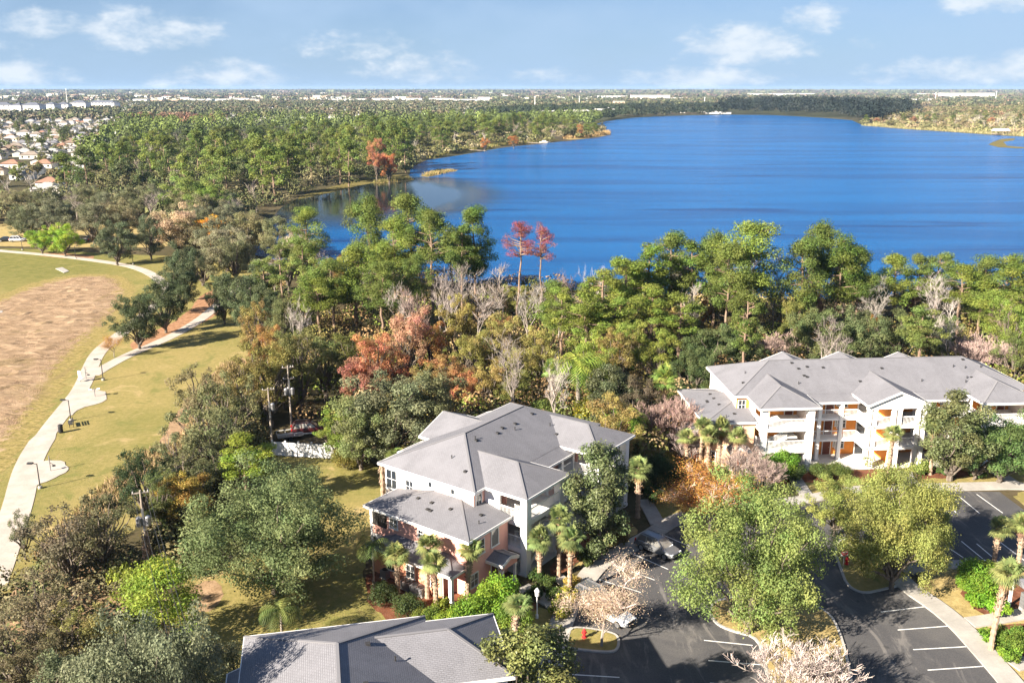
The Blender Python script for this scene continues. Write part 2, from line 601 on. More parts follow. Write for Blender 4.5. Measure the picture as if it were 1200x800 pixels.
class MB:
    """collects boxes, faces and tubes of ONE part; build() links it as one mesh object"""
    def __init__(s):
        s.v, s.f, s.m = [], [], []

    def face(s, pts, m=0):
        i = len(s.v)
        s.v += [tuple(p) for p in pts]
        s.f.append(tuple(range(i, i + len(pts))))
        s.m.append(m)
        return s

    def box(s, x0, x1, y0, y1, z0, z1, m=0):
        i = len(s.v)
        s.v += [(x, y, z) for z in (z0, z1) for y in (y0, y1) for x in (x0, x1)]
        for q in ((0, 2, 3, 1), (4, 5, 7, 6), (0, 1, 5, 4), (1, 3, 7, 5), (3, 2, 6, 7), (2, 0, 4, 6)):
            s.f.append(tuple(i + k for k in q))
            s.m.append(m)
        return s

    def bar(s, p, q, w, h=None, m=0):
        """square bar from p to q"""
        h = h or w
        p, q = Vector(p), Vector(q)
        d_ = (q - p).normalized()
        u = d_.cross(Vector((0, 0, 1)))
        u = u.normalized() if u.length > 1e-4 else Vector((1, 0, 0))
        v = u.cross(d_)
        i = len(s.v)
        for c in (p, q):
            for a, b in ((-1, -1), (1, -1), (1, 1), (-1, 1)):
                s.v.append(tuple(c + u * (a * w / 2) + v * (b * h / 2)))
        for k in ((0, 1, 2, 3), (7, 6, 5, 4), (0, 4, 5, 1), (1, 5, 6, 2), (2, 6, 7, 3), (3, 7, 4, 0)):
            s.f.append(tuple(i + j for j in k))
            s.m.append(m)
        return s

    def tube(s, pts, rad, n=6, m=0, cap=True):
        pts = [Vector(p) for p in pts]
        if not isinstance(rad, (list, tuple)):
            rad = [rad] * len(pts)
        i0 = len(s.v)
        for k, p in enumerate(pts):
            a = pts[max(0, k - 1)]
            b = pts[min(len(pts) - 1, k + 1)]
            d_ = (b - a).normalized() if (b - a).length > 1e-6 else Vector((0, 0, 1))
            u = d_.cross(Vector((.31, .95, .05)))
            u = u.normalized() if u.length > 1e-3 else Vector((1, 0, 0))
            v = d_.cross(u)
            for j in range(n):
                t = 2 * math.pi * j / n
                s.v.append(tuple(p + (u * math.cos(t) + v * math.sin(t)) * rad[k]))
        for k in range(len(pts) - 1):
            for j in range(n):
                a, b = i0 + k * n + j, i0 + k * n + (j + 1) % n
                s.f.append((a, b, b + n, a + n))
                s.m.append(m)
        if cap:
            s.f.append(tuple(i0 + j for j in range(n))[::-1])
            s.f.append(tuple(i0 + (len(pts) - 1) * n + j for j in range(n)))
            s.m += [m, m]
        return s

    def lathe(s, prof, n=16, m=0, c=(0, 0, 0)):
        i0 = len(s.v)
        for r, z in prof:
            for j in range(n):
                t = 2 * math.pi * j / n
                s.v.append((c[0] + r * math.cos(t), c[1] + r * math.sin(t), c[2] + z))
        for k in range(len(prof) - 1):
            for j in range(n):
                a, b = i0 + k * n + j, i0 + k * n + (j + 1) % n
                s.f.append((a, b, b + n, a + n))
                s.m.append(m)
        s.f.append(tuple(i0 + j for j in range(n))[::-1])
        s.f.append(tuple(i0 + (len(prof) - 1) * n + j for j in range(n)))
        s.m += [m, m]
        return s

    def prism(s, poly, z0, z1, m=0):
        """upright prism over a polygon given counter-clockwise"""
        i, n = len(s.v), len(poly)
        s.v += [(p[0], p[1], z0) for p in poly] + [(p[0], p[1], z1) for p in poly]
        s.f.append(tuple(i + n + k for k in range(n)))
        s.f.append(tuple(i + k for k in range(n))[::-1])
        s.m += [m, m]
        for k in range(n):
            a, b = i + k, i + (k + 1) % n
            s.f.append((a, b, b + n, a + n))
            s.m.append(m)
        return s

    def mesh(s, name, mats, smooth=False, uv=False):
        me = bpy.data.meshes.new(name)
        me.from_pydata(s.v, [], s.f)
        for k in mats:
            me.materials.append(MATS[k])
        if len(mats) > 1:
            me.polygons.foreach_set('material_index', s.m)
        if smooth:
            me.polygons.foreach_set('use_smooth', [True] * len(s.f))
        if uv:
            ul = me.uv_layers.new(name='UVMap')
            for p in me.polygons:
                nrm = p.normal
                u = Vector((0, 0, 1)).cross(nrm)
                u = u.normalized() if u.length > 1e-3 else Vector((1, 0, 0))
                v = nrm.cross(u)
                for li in p.loop_indices:
                    c = me.vertices[me.loops[li].vertex_index].co
                    ul.data[li].uv = (c.dot(u), c.dot(v))
        me.update()
        return me

    def build(s, name, mats, parent=None, smooth=False, uv=False):
        if isinstance(mats, str):
            mats = [mats]
        return put(name, s.mesh(name, mats, smooth, uv), parent)


def put(name, me, parent=None, loc=None, rz=None, scale=None):
    o = bpy.data.objects.new(name, me)
    COL.objects.link(o)
    if parent is not None:
        o.parent = parent
    if loc is not None:
        o.location = loc
    if rz is not None:
        o.rotation_euler = (0, 0, rz)
    if scale is not None:
        o.scale = scale
    return o


def tag(o, label, cat, group=None, kind=None):
    if label:
        o['label'] = label
    if cat:
        o['category'] = cat
    if group:
        o['group'] = group
    if kind:
        o['kind'] = kind
    return o


def thing(name, label, cat, loc=(0, 0, 0), rz=0.0, group=None):
    o = put(name, None, None, loc, rz)
    return tag(o, label, cat, group)


def struct(name, me_or_mb, mats=None, uv=False):
    o = me_or_mb.build(name, mats, None, uv=uv)
    o['kind'] = 'structure'
    return o


def ccw(poly):
    a = sum(poly[i][0] * poly[(i + 1) % len(poly)][1] - poly[(i + 1) % len(poly)][0] * poly[i][1] for i in range(len(poly)))
    return poly if a > 0 else poly[::-1]


def smooth_poly(pts, closed=True, it=2):
    for _ in range(it):
        out = []
        n = len(pts)
        for i in range(n if closed else n - 1):
            a, b = pts[i], pts[(i + 1) % n]
            out.append((a[0] * .75 + b[0] * .25, a[1] * .75 + b[1] * .25))
            out.append((a[0] * .25 + b[0] * .75, a[1] * .25 + b[1] * .75))
        if not closed:
            out = [pts[0]] + out + [pts[-1]]
        pts = out
    return pts


def inside(p, poly):
    x, y = p
    c = False
    j = len(poly) - 1
    for i in range(len(poly)):
        xi, yi = poly[i]
        xj, yj = poly[j]
        if (yi > y) != (yj > y) and x < (xj - xi) * (y - yi) / (yj - yi) + xi:
            c = not c
        j = i
    return c


def sheet(name, px, z, mat, smooth=0, world=False, rough=0.0):
    """flat sheet on the ground over a polygon"""
    p = list(px) if world else [G(*q) for q in px]
    if smooth:
        p = smooth_poly(p, True, smooth)
    p = ccw(p)
    rough = rough or (.35 if smooth else 0)
    if rough:                                     # natural edges wander
        rj, out = random.Random(len(p)), []
        for i, a in enumerate(p):
            b = p[(i + 1) % len(p)]
            n = max(1, int(math.dist(a, b) / (rough * 2.2)))
            n = min(n, 60)
            for k in range(n):
                t = k / n
                out.append((a[0] + (b[0] - a[0]) * t + rj.gauss(0, rough * .3), a[1] + (b[1] - a[1]) * t + rj.gauss(0, rough * .3)))
        p = out
    mb = MB().face([(q[0], q[1], z) for q in p])
    return struct(name, mb, mat)


def ribbon(px, width, it=2):
    c = smooth_poly([G(*q) for q in px], False, it)
    L_, R_ = [], []
    for i, p in enumerate(c):
        a, b = c[max(0, i - 1)], c[min(len(c) - 1, i + 1)]
        dx, dy = b[0] - a[0], b[1] - a[1]
        n = math.hypot(dx, dy) or 1
        w = width if not callable(width) else width(i / (len(c) - 1))
        L_.append((p[0] - dy / n * w / 2, p[1] + dx / n * w / 2))
        R_.append((p[0] + dy / n * w / 2, p[1] - dx / n * w / 2))
    return L_, R_

# ---------------------------------------------------------------- the setting: ground, lake, lawns, paths, parking
random.seed(4)
gs = MB()
gs.face([(-22000, -400, 0), (22000, -400, 0), (22000, 16000, 0), (-22000, 16000, 0)])
struct('ground', gs, 'forest_floor')

SHORE_FAR = [(318, 256), (330, 243), (348, 233), (398, 222), (440, 214), (478, 209), (482, 196), (500, 188), (545, 181), (590, 173), (640, 168), (700, 161.5),
             (716, 158), (711, 153), (692, 147), (712, 142), (740, 138.3), (770, 136.6), (800, 135.6), (850, 134.6), (905, 135), (960, 138), (998, 141), (1012, 147.5),
             (1060, 151), (1110, 154), (1165, 158), (1230, 161)]
lake = [G(*q) for q in SHORE_FAR] + [(640, 880), (640, 240), (170, 203), (110, 196), (60, 196), (20, 203), (-8, 212), (-30, 222), (-52, 232), (-70, 250), (-86, 290), (-97, 318)]
LAKE = lake
struct('lake', MB().face([(p[0], p[1], .03) for p in ccw(lake)]), 'lake_water')

# shoals, reed points and the marshy right bank
sheet('shoal', [(494, 206.6), (503, 204), (512, 200.3), (524, 198.8), (537, 199.4), (534, 201), (521, 202.6), (515, 205), (500, 207.6)], .06, 'dead_grass', 0, rough=1.2)
sheet('shoal', [(438, 214), (458, 210.5), (484, 209.6), (486, 211.5), (462, 213.6), (442, 215.4)], .06, 'dead_grass', 0, rough=1.2)
sheet('shoal', [(1158, 169.5), (1166, 165.5), (1174, 163), (1190, 162.3), (1187, 164.8), (1176, 166.5), (1180, 171), (1200, 172.8), (1215, 173.2), (1215, 174.2), (1190, 174), (1170, 172.6)], .06, 'marsh', 0, rough=1.5)
sheet('shore_bank', [(660, 164.5), (690, 162), (714, 158.5), (716, 156), (708, 153), (690, 154), (662, 158)], .07, 'dead_grass', 1)
sheet('shore_bank', [(500, 187), (530, 178), (560, 176), (590, 170), (640, 166.5), (660, 164), (640, 162), (560, 168), (505, 179)], .07, 'marsh', 1)
sheet('shore_bank', [(1010, 147), (1060, 151.5), (1110, 154.5), (1165, 158.5), (1230, 162), (1230, 156), (1110, 148), (1030, 144)], .07, 'marsh', 1)
sheet('shore_bank', [(440, 213), (480, 210), (480, 205), (440, 206), (400, 216), (350, 230), (350, 235)], .07, 'marsh', 1)

# park grass, the dry meadow and garden lawns
PARK = [(-40, 292), (40, 291), (120, 297), (200, 300), (330, 305), (345, 330), (310, 350), (300, 395), (292, 430), (262, 490), (235, 540), (170, 610), (90, 670), (-40, 760)]
sheet('lawn', PARK, .010, 'lawn', 1)
sheet('lawn', [(225, 500), (300, 522), (330, 536), (395, 536), (448, 545), (452, 590), (436, 640), (420, 680), (470, 735), (470, 790), (240, 800), (200, 760), (215, 690), (230, 600)], .010, 'lawn', 1)
MEADOW = [(-60, 372), (0, 352), (30, 338), (62, 328), (100, 322), (135, 324), (147, 338), (143, 358), (125, 378), (96, 402), (72, 428), (60, 448), (42, 478), (20, 508), (-10, 545), (-60, 600)]
mo_ = ccw(smooth_poly([G(*q) for q in MEADOW], True, 2))


def edge_dist(p, poly):
    b = 1e9
    for i in range(len(poly)):
        (x0, y0), (x1, y1) = poly[i - 1], poly[i]
        dx, dy = x1 - x0, y1 - y0
        t = max(0, min(1, ((p[0] - x0) * dx + (p[1] - y0) * dy) / max(1e-9, dx * dx + dy * dy)))
        b = min(b, math.hypot(p[0] - x0 - dx * t, p[1] - y0 - dy * t))
    return b if inside(p, poly) else -b


# a fine grid, so that the dry grass can give way to the lawn over a few metres
mm, vi_, ev_ = MB(), {}, []
rz_ = random.Random(6)
gx0, gx1 = min(q[0] for q in mo_) - 4, max(q[0] for q in mo_) + 4
gy0, gy1 = min(q[1] for q in mo_) - 4, max(q[1] for q in mo_) + 4
STEP = 1.3
dist_ = {}
for i in range(int((gx1 - gx0) / STEP) + 2):
    for j in range(int((gy1 - gy0) / STEP) + 2):
        dist_[i, j] = edge_dist((gx0 + i * STEP, gy0 + j * STEP), mo_)
for (i, j), d0 in dist_.items():
    q4 = [(i, j), (i + 1, j), (i + 1, j + 1), (i, j + 1)]
    if all(q in dist_ and dist_[q] > -3 for q in q4):
        for q in q4:
            if q not in vi_:
                vi_[q] = len(mm.v)
                e_ = min(1, max(0, (dist_[q] - .5) / 5))
                mm.v.append((gx0 + q[0] * STEP + rz_.uniform(-.4, .4) * e_, gy0 + q[1] * STEP + rz_.uniform(-.4, .4) * e_, .022 + e_ * abs(rz_.gauss(0, .13))))
                ev_.append(min(1, max(0, (dist_[q] + 2.5) / 8)))
        mm.f.append(tuple(vi_[q] for q in q4))
        mm.m.append(0)
meadow = struct('meadow', mm, 'dry_meadow')
at_ = meadow.data.color_attributes.new('edge', 'FLOAT_COLOR', 'POINT')
for i, v_ in enumerate(ev_):
    at_.data[i].color = (v_, v_, v_, 1)
sheet('dirt_ground', [(150, 404), (165, 395), (215, 372), (240, 340), (290, 330), (285, 350), (250, 372), (205, 395), (160, 412)], .016, 'needle_litter', 1)
sheet('dirt_ground', [(40, 297), (60, 296), (110, 299), (110, 304), (78, 303), (45, 300)], .024, 'needle_litter', 1)
sheet('dirt_ground', [(215, 470), (262, 425), (285, 415), (300, 440), (250, 480), (210, 520), (175, 535)], .016, 'dirt', 1)
sheet('dirt_ground', [(0, 700), (60, 660), (110, 650), (170, 680), (150, 720), (80, 740), (0, 760)], .016, 'dirt', 1)
sheet('dirt_ground', [(215, 700), (235, 680), (258, 680), (262, 705), (240, 720)], .020, 'dirt', 1)
sheet('dirt_ground', [(-40, 262), (90, 262), (200, 268), (215, 290), (110, 290), (-40, 288)], .012, 'dead_grass', 1)


def path(px, width, z=.05, name='path', it=2):
    L_, R_ = ribbon(px, width, it)
    mb = MB()
    for i in range(len(L_) - 1):
        mb.face([(*R_[i], z), (*R_[i + 1], z), (*L_[i + 1], z), (*L_[i], z)])
        for S_, s in ((L_, 1), (R_, -1)):
            a, b = S_[i], S_[i + 1]
            q = [(*a, z), (*b, z), (*b, -.05), (*a, -.05)]
            mb.face(q if s > 0 else q[::-1])
    return struct(name, mb, 'concrete_path')


path([(-14, 690), (0, 653), (13, 615), (22, 588), (27, 565), (33, 545), (43, 525), (60, 500), (80, 475), (96, 455), (106, 430), (114, 414), (127, 402), (150, 385), (182, 358), (200, 342), (188, 328), (172, 318), (150, 311), (110, 305), (60, 299), (0, 294), (-60, 288)],
     lambda t: 3.1 if t < .3 else 2.5)
path([(108, 440), (124, 430), (150, 416), (182, 403), (212, 389), (243, 369), (262, 350), (275, 336), (300, 322)], 2.3, .056)
path([(262, 352), (300, 330), (322, 328), (332, 320), (318, 311), (300, 305), (285, 300)], 2.6, .054)
path([(318, 311), (340, 308), (370, 307)], 1.6, .060)
for q in ([(42, 543), (58, 539), (74, 540), (81, 546), (79, 553), (68, 558), (50, 566), (36, 572)], [(92, 452), (110, 457), (121, 458), (126, 463), (124, 470), (112, 474), (96, 478), (80, 490), (72, 480)]):
    o = sheet('path_pad', q, .062, 'concrete_path', 1)
o = struct('concrete_pad', MB().prism(ccw([G(65, 315), G(73, 313.5), G(81, 318), G(75, 320)]), -.05, .12), 'concrete')
o = struct('concrete_pad', MB().prism(ccw([G(-6, 365), G(3, 364), G(3, 369), G(-6, 370)]), -.05, .12), 'concrete')

# parking: one sheet of asphalt; kerbs, walks and islands stand on it
LOT = [(630, 850), (656, 785), (659, 759), (665, 735), (676, 710), (689, 692), (718, 657), (748, 642), (795, 613.5), (830, 604), (880, 600), (940, 592), (1010, 580), (1060, 577), (1118, 575.5), (1171, 576),
       (1205, 601), (1260, 640), (1260, 668), (1128, 666), (1090, 668), (1066, 676), (1062, 691), (1086, 711), (1114, 735), (1134, 759), (1154, 781), (1172, 801), (1200, 850)]
lot = struct('parking_lot', MB().face([(*p, .022) for p in ccw([G(*q) for q in LOT])]), 'asphalt')


def stripe(a, b, w=.11):
    p, q = Vector((*G(*a), .03)), Vector((*G(*b), .03))
    n = (q - p).normalized().cross(Vector((0, 0, 1))) * (w / 2)
    MB().face([p + n, q + n, q - n, p - n][::-1]).build('parking_stripe', 'stripe_paint', lot)


for a, b in (((737.5, 647), (783, 667)), ((717, 661), (767, 679.5)), ((699, 678), (751, 694)), ((683, 703), (737, 713)), ((757, 637), (793, 652)), ((778, 627), (808, 640)), ((794.5, 614.5), (822, 626)),
             ((660, 789.5), (726, 793.5)), ((825, 750), (882, 756)), ((830, 773.7), (892, 778.7)), ((832, 800), (896, 806)),
             ((1032, 717), (1085, 710.5)), ((1052, 738), (1112, 733.3)), ((1070, 761), (1132, 757.5)), ((1087, 785), (1152, 780.5)), ((1101, 812), (1170, 806)),
             ((1122, 580), (1148, 601.5)), ((1144.5, 579), (1175, 601)), ((1099, 580), (1122, 602)), ((1109, 640), (1139, 660)), ((1126.5, 634), (1159.5, 661)), ((1144.5, 637), (1173, 661)), ((1168, 632), (1205, 660)),
             ((1000, 594), (1012, 612)), ((975, 597), (985, 615))):
    stripe(a, b)


def walk(px, width, name='sidewalk', step=1.5, z=.14):
    """raised concrete walk laid in separate slabs"""
    c = smooth_poly([G(*q) for q in px], False, 3)
    d_ = [0.0]
    for a, b in zip(c, c[1:]):
        d_.append(d_[-1] + math.dist(a, b))
    def at(s):
        s = max(0, min(d_[-1] - 1e-6, s))
        for i in range(len(c) - 1):
            if d_[i + 1] >= s:
                t = (s - d_[i]) / max(1e-9, d_[i + 1] - d_[i])
                dx, dy = c[i + 1][0] - c[i][0], c[i + 1][1] - c[i][1]
                n = math.hypot(dx, dy)
                return c[i][0] + dx * t, c[i][1] + dy * t, -dy / n, dx / n
    def side(s, o):
        x, y, nx, ny = at(s)
        return (x + nx * o, y + ny * o)
    n = max(1, int(d_[-1] / step))
    st = d_[-1] / n
    base = MB()
    for i in range(n):
        a, b = i * st, (i + 1) * st
        base.prism(ccw([side(a, width / 2 - .03), side(a, -width / 2 + .03), side(b, -width / 2 + .03), side(b, width / 2 - .03)]), -.1, z - .025)
    root = struct(name, base, 'kerb')
    for i in range(n):
        a, b = i * st + .012, (i + 1) * st - .012
        dz = random.uniform(-.004, .004)
        MB().prism(ccw([side(a, width / 2), side(a, -width / 2), side(b, -width / 2), side(b, width / 2)]), -.09, z + dz).build('slab', 'concrete', root)
    return root


walk([(643, 812), (646, 790), (648, 765), (653, 745), (659, 727), (668, 706), (683, 684), (702, 660), (722, 650), (740, 640), (762, 628), (785, 612), (806, 604)], 2.0)
walk([(659, 716), (640, 703), (622, 694), (612, 688)], 1.5)
walk([(771, 615), (762, 598), (755, 586)], 1.6)
walk([(672, 690), (660, 682), (652, 676)], 1.3)
walk([(1052, 676), (1066, 690), (1094, 708), (1123, 731), (1157, 769), (1182, 797), (1204, 825)], 2.0)
walk([(1136, 730), (1160, 727), (1186, 722), (1220, 716)], 1.5)
walk([(1186, 780), (1204, 776), (1230, 772)], 1.5)
walk([(1056, 668), (1080, 664.5), (1106, 662.5), (1130, 662)], 1.6)
walk([(1108, 571), (1150, 570), (1190, 569), (1230, 573)], 2.0)
walk([(870, 594), (905, 590), (945, 586), (1000, 574), (1050, 571), (1108, 571)], 1.8)
walk([(948, 586), (940, 573), (930, 559)], 1.5)
walk([(1071, 570), (1064, 560), (1060, 552)], 1.5)
walk([(1190, 568), (1178, 560), (1166, 553)], 1.5)


def island(px, top='lawn', h=.15, sm=2):
    p = ccw(smooth_poly([G(*q) for q in px], True, sm))
    c = (sum(q[0] for q in p) / len(p), sum(q[1] for q in p) / len(p))
    inn = []
    for i, q in enumerate(p):
        a, b = p[i - 1], p[(i + 1) % len(p)]
        dx, dy = b[0] - a[0], b[1] - a[1]
        n = math.hypot(dx, dy) or 1
        inn.append((q[0] - dy / n * .22, q[1] + dx / n * .22))
    mb = MB()
    for i in range(len(p)):
        j = (i + 1) % len(p)
        mb.face([(*p[i], -.05), (*p[j], -.05), (*p[j], h), (*p[i], h)])
        mb.face([(*p[i], h), (*p[j], h), (*inn[j], h), (*inn[i], h)])
    o = struct('kerb', mb, 'kerb')
    MB().face([(*q, h - .03) for q in inn]).build('grass_top', top, o)
    return o


island([(659.5, 760), (690, 764), (719, 766), (727, 759), (726, 746), (716, 741), (690, 736), (665, 735)])
island([(829, 714), (838, 704), (870, 698), (930, 700), (972, 716), (986, 742), (996, 780), (1004, 830), (904, 830), (897, 790), (889, 748), (858, 741), (836, 731)], 'dead_grass')
island([(975, 640), (990, 630), (1030, 640), (1052, 668), (1059, 686), (1035, 692), (1012, 697), (992, 688), (984, 668)])
island([(806, 607), (830, 606), (850, 612), (846, 628), (826, 632), (812, 622)], 'dead_grass')

# beds and lawns round the buildings
sheet('lawn', [(605, 705), (640, 712), (650, 722), (644, 742), (637, 768), (632, 800), (600, 800), (590, 740)], .014, 'lawn', 1)
sheet('lawn', [(680, 668), (700, 650), (732, 634), (752, 622), (740, 616), (700, 640), (672, 662)], .014, 'dead_grass', 1)
sheet('lawn', [(760, 585), (772, 610), (800, 600), (840, 596), (840, 570), (790, 570)], .014, 'lawn', 1)
sheet('lawn', [(662, 684), (690, 672), (676, 694), (662, 714), (650, 704)], .014, 'lawn', 1)
sheet('mulch_bed', [(680, 655), (705, 640), (735, 625), (745, 612), (700, 610), (660, 640), (640, 672), (660, 676)], .018, 'mulch', 1)
sheet('mulch_bed', [(430, 660), (520, 690), (612, 690), (640, 712), (600, 720), (590, 790), (520, 740), (430, 720)], .018, 'mulch', 1)
sheet('lawn', [(840, 560), (930, 562), (946, 582), (1000, 572), (1110, 568), (1230, 566), (1230, 553), (1100, 548), (940, 552), (850, 556)], .014, 'lawn', 1)
sheet('mulch_bed', [(890, 552), (960, 553), (1050, 548), (1110, 546), (1150, 556), (1110, 561), (1010, 560), (940, 566), (890, 566)], .018, 'mulch', 1)
sheet('lawn', [(1072, 668), (1128, 668), (1260, 672), (1260, 840), (1215, 840), (1184, 796), (1158, 768), (1124, 730), (1086, 700)], .014, 'dead_grass', 1)
sheet('mulch_bed', [(1124, 690), (1150, 678), (1230, 676), (1230, 718), (1160, 722), (1138, 712)], .018, 'mulch', 1)
sheet('mulch_bed', [(1154, 736), (1172, 733), (1230, 726), (1230, 775), (1190, 772), (1168, 756)], .018, 'mulch', 1)
sheet('lawn', [(1182, 578), (1230, 574), (1230, 606), (1206, 598)], .03, 'lawn', 1)
sheet('lawn', [(36, 40), (120, 40), (120, 124), (66, 124), (60, 96), (46, 70)], .008, 'lawn', 1, True)

# ---------------------------------------------------------------- plants: numpy leaf clouds, shared between copies


def np_mesh(name, V, F, tint, mats, smooth=False):
    me = bpy.data.meshes.new(name)
    nv, nf = len(V), len(F)
    k = F.shape[1]
    me.vertices.add(nv)
    me.vertices.foreach_set('co', np.ascontiguousarray(V, dtype=np.float32).ravel())
    me.loops.add(nf * k)
    me.loops.foreach_set('vertex_index', np.ascontiguousarray(F, dtype=np.int32).ravel())
    me.polygons.add(nf)
    me.polygons.foreach_set('loop_start', np.arange(0, nf * k, k, dtype=np.int32))
    me.polygons.foreach_set('loop_total', np.full(nf, k, dtype=np.int32))
    if smooth:
        me.polygons.foreach_set('use_smooth', np.ones(nf, dtype=bool))
    me.update(calc_edges=True)
    if tint is not None:
        a = me.color_attributes.new('tint', 'FLOAT_COLOR', 'POINT')
        a.data.foreach_set('color', np.ascontiguousarray(tint, dtype=np.float32).ravel())
    for m in mats:
        me.materials.append(MATS[m])
    return me


def leaf_quads(P, N, L, Wd, rng, tint):
    """a small pointed quad at every point of P, facing roughly N"""
    n = len(P)
    N = N / np.maximum(1e-6, np.linalg.norm(N, axis=1, keepdims=True))
    T = rng.normal(size=(n, 3))
    T -= N * (T * N).sum(1, keepdims=True)
    T /= np.maximum(1e-6, np.linalg.norm(T, axis=1, keepdims=True))
    B = np.cross(N, T)
    L = np.broadcast_to(np.asarray(L, dtype=float), (n,))[:, None]
    Wd = np.broadcast_to(np.asarray(Wd, dtype=float), (n,))[:, None]
    fold = N * L * .12
    V = np.stack([P - T * L / 2, P + B * Wd / 2 + fold - T * L * .05, P + T * L / 2, P - B * Wd / 2 + fold - T * L * .05], 1).reshape(-1, 3)
    F = np.arange(4 * n).reshape(n, 4)
    return V, F, np.repeat(tint, 4, axis=0)


def clump_cloud(C, Rr, n_total, L, rng, up=.40, out=.95, rnd=.62, flat=1.0, aspect=.6, shell=.55, squash_under=True):
    """leaves in many clumps; C (k,3) centres, Rr (k,) radii"""
    C, Rr = np.asarray(C, float), np.asarray(Rr, float)
    k = len(C)
    w = Rr ** 2 / (Rr ** 2).sum()
    idx = rng.choice(k, n_total, p=w)
    D = rng.normal(size=(n_total, 3))
    D /= np.linalg.norm(D, axis=1, keepdims=True)
    r = (shell + (1 - shell) * rng.random(n_total)) ** .8
    P = C[idx] + D * (Rr[idx] * r)[:, None] * np.array([1, 1, flat])
    P += rng.normal(size=P.shape) * (Rr[idx] * .10)[:, None]
    N = out * D + np.array([0, 0, up]) + rnd * rng.normal(size=(n_total, 3))
    ct = rng.random((k, 2))
    tint = np.ones((n_total, 4))
    tint[:, 0] = np.clip(ct[idx, 0] * .65 + rng.random(n_total) * .35, 0, 1)
    tint[:, 1] = np.clip(ct[idx, 1] * .7 + rng.random(n_total) * .3, 0, 1)
    tint[:, 2] = rng.random(n_total)
    return leaf_quads(P, N, L * rng.uniform(.65, 1.35, n_total), L * aspect * rng.uniform(.7, 1.3, n_total), rng, tint)


def limb(mb, p, q, r0, r1, rng, n=6, seg=4, sag=.08):
    p, q = Vector(p), Vector(q)
    ln = (q - p).length
    pts, rad = [], []
    for i in range(seg + 1):
        t = i / seg
        j = Vector((rng.normal(), rng.normal(), rng.normal())) * ln * sag * (0 if i in (0, seg) else 1) * .6
        pts.append(p.lerp(q, t) + j)
        rad.append(r0 + (r1 - r0) * t)
    mb.tube(pts, rad, n)
    return pts


SPECIES = {}


def reg(kind, trunk_me, crown_me, h, r, leaf='leaf'):
    SPECIES.setdefault(kind, []).append((trunk_me, crown_me, h, r))


def make_oak(seed, n=9000, leaf=.36, kind='oak', h=12.0, r=7.0, low=-.35, base_z=.42, nclump=46, bark_='bark_oak', cr=(.16, .27), mat='leaf', pts=0.0, nlobe=13):
    rng = np.random.default_rng(seed)
    C, Rr = [], []
    zc, rz = h * (base_z + (1 - base_z) * .48), h * (1 - base_z) * .56
    ecc = rng.uniform(.85, 1.15, 8)
    lobes = []
    for i in range(nlobe):                          # a few big limbs carry the crown; their gaps stay open
        z = low + (1.0 - low) * ((i + .5) / nlobe) * rng.uniform(.9, 1.05)
        a = i * 2.399 + rng.normal() * .35
        rad = math.sqrt(max(0, 1 - min(1, abs(z)) ** 2)) ** (.75 + pts)
        q = ecc[i % 8]
        f = rng.uniform(.52, .80)
        lobes.append((np.array([math.cos(a) * rad * r * f * q, math.sin(a) * rad * r * f * q, zc + z * rz * .8]), rng.uniform(.20, .30)))
    for i in range(nclump):
        lc, lr = lobes[i % nlobe]
        off = rng.normal(size=3)
        off *= r * lr * rng.uniform(.75, 1.15) / max(.3, np.linalg.norm(off))
        c = lc + off * np.array([1, 1, .75])
        c[2] = min(max(c[2], h * .06), h * .97)
        C.append(c)
        Rr.append(r * rng.uniform(*cr))
    for i in range(nclump // 6):
        a = rng.uniform(0, 2 * math.pi)
        C.append(np.array([math.cos(a) * r * .35, math.sin(a) * r * .35, zc + rng.uniform(-.3, .5) * rz]))
        Rr.append(r * .22)
    V, F, T = clump_cloud(C, Rr, n, leaf, rng, flat=.82, shell=.35)
    crown = np_mesh('crown', V, F, T, [mat])
    mb = MB()
    fork = h * base_z * .55
    limb(mb, (0, 0, -.3), (rng.normal() * .15, rng.normal() * .15, fork), h * .032, h * .024, rng, 8)
    order = rng.permutation(nclump)
    for i in order[:26]:
        e = C[i] * np.array([.85, .85, .93])
        mid = (e[0] * .45, e[1] * .45, fork + (e[2] - fork) * .55)
        limb(mb, (0, 0, fork * .92), mid, h * .016, h * .010, rng, 5)
        limb(mb, mid, e, h * .010, h * .003, rng, 4)
    reg(kind, mb.mesh('trunk', [bark_]), crown, h, r)


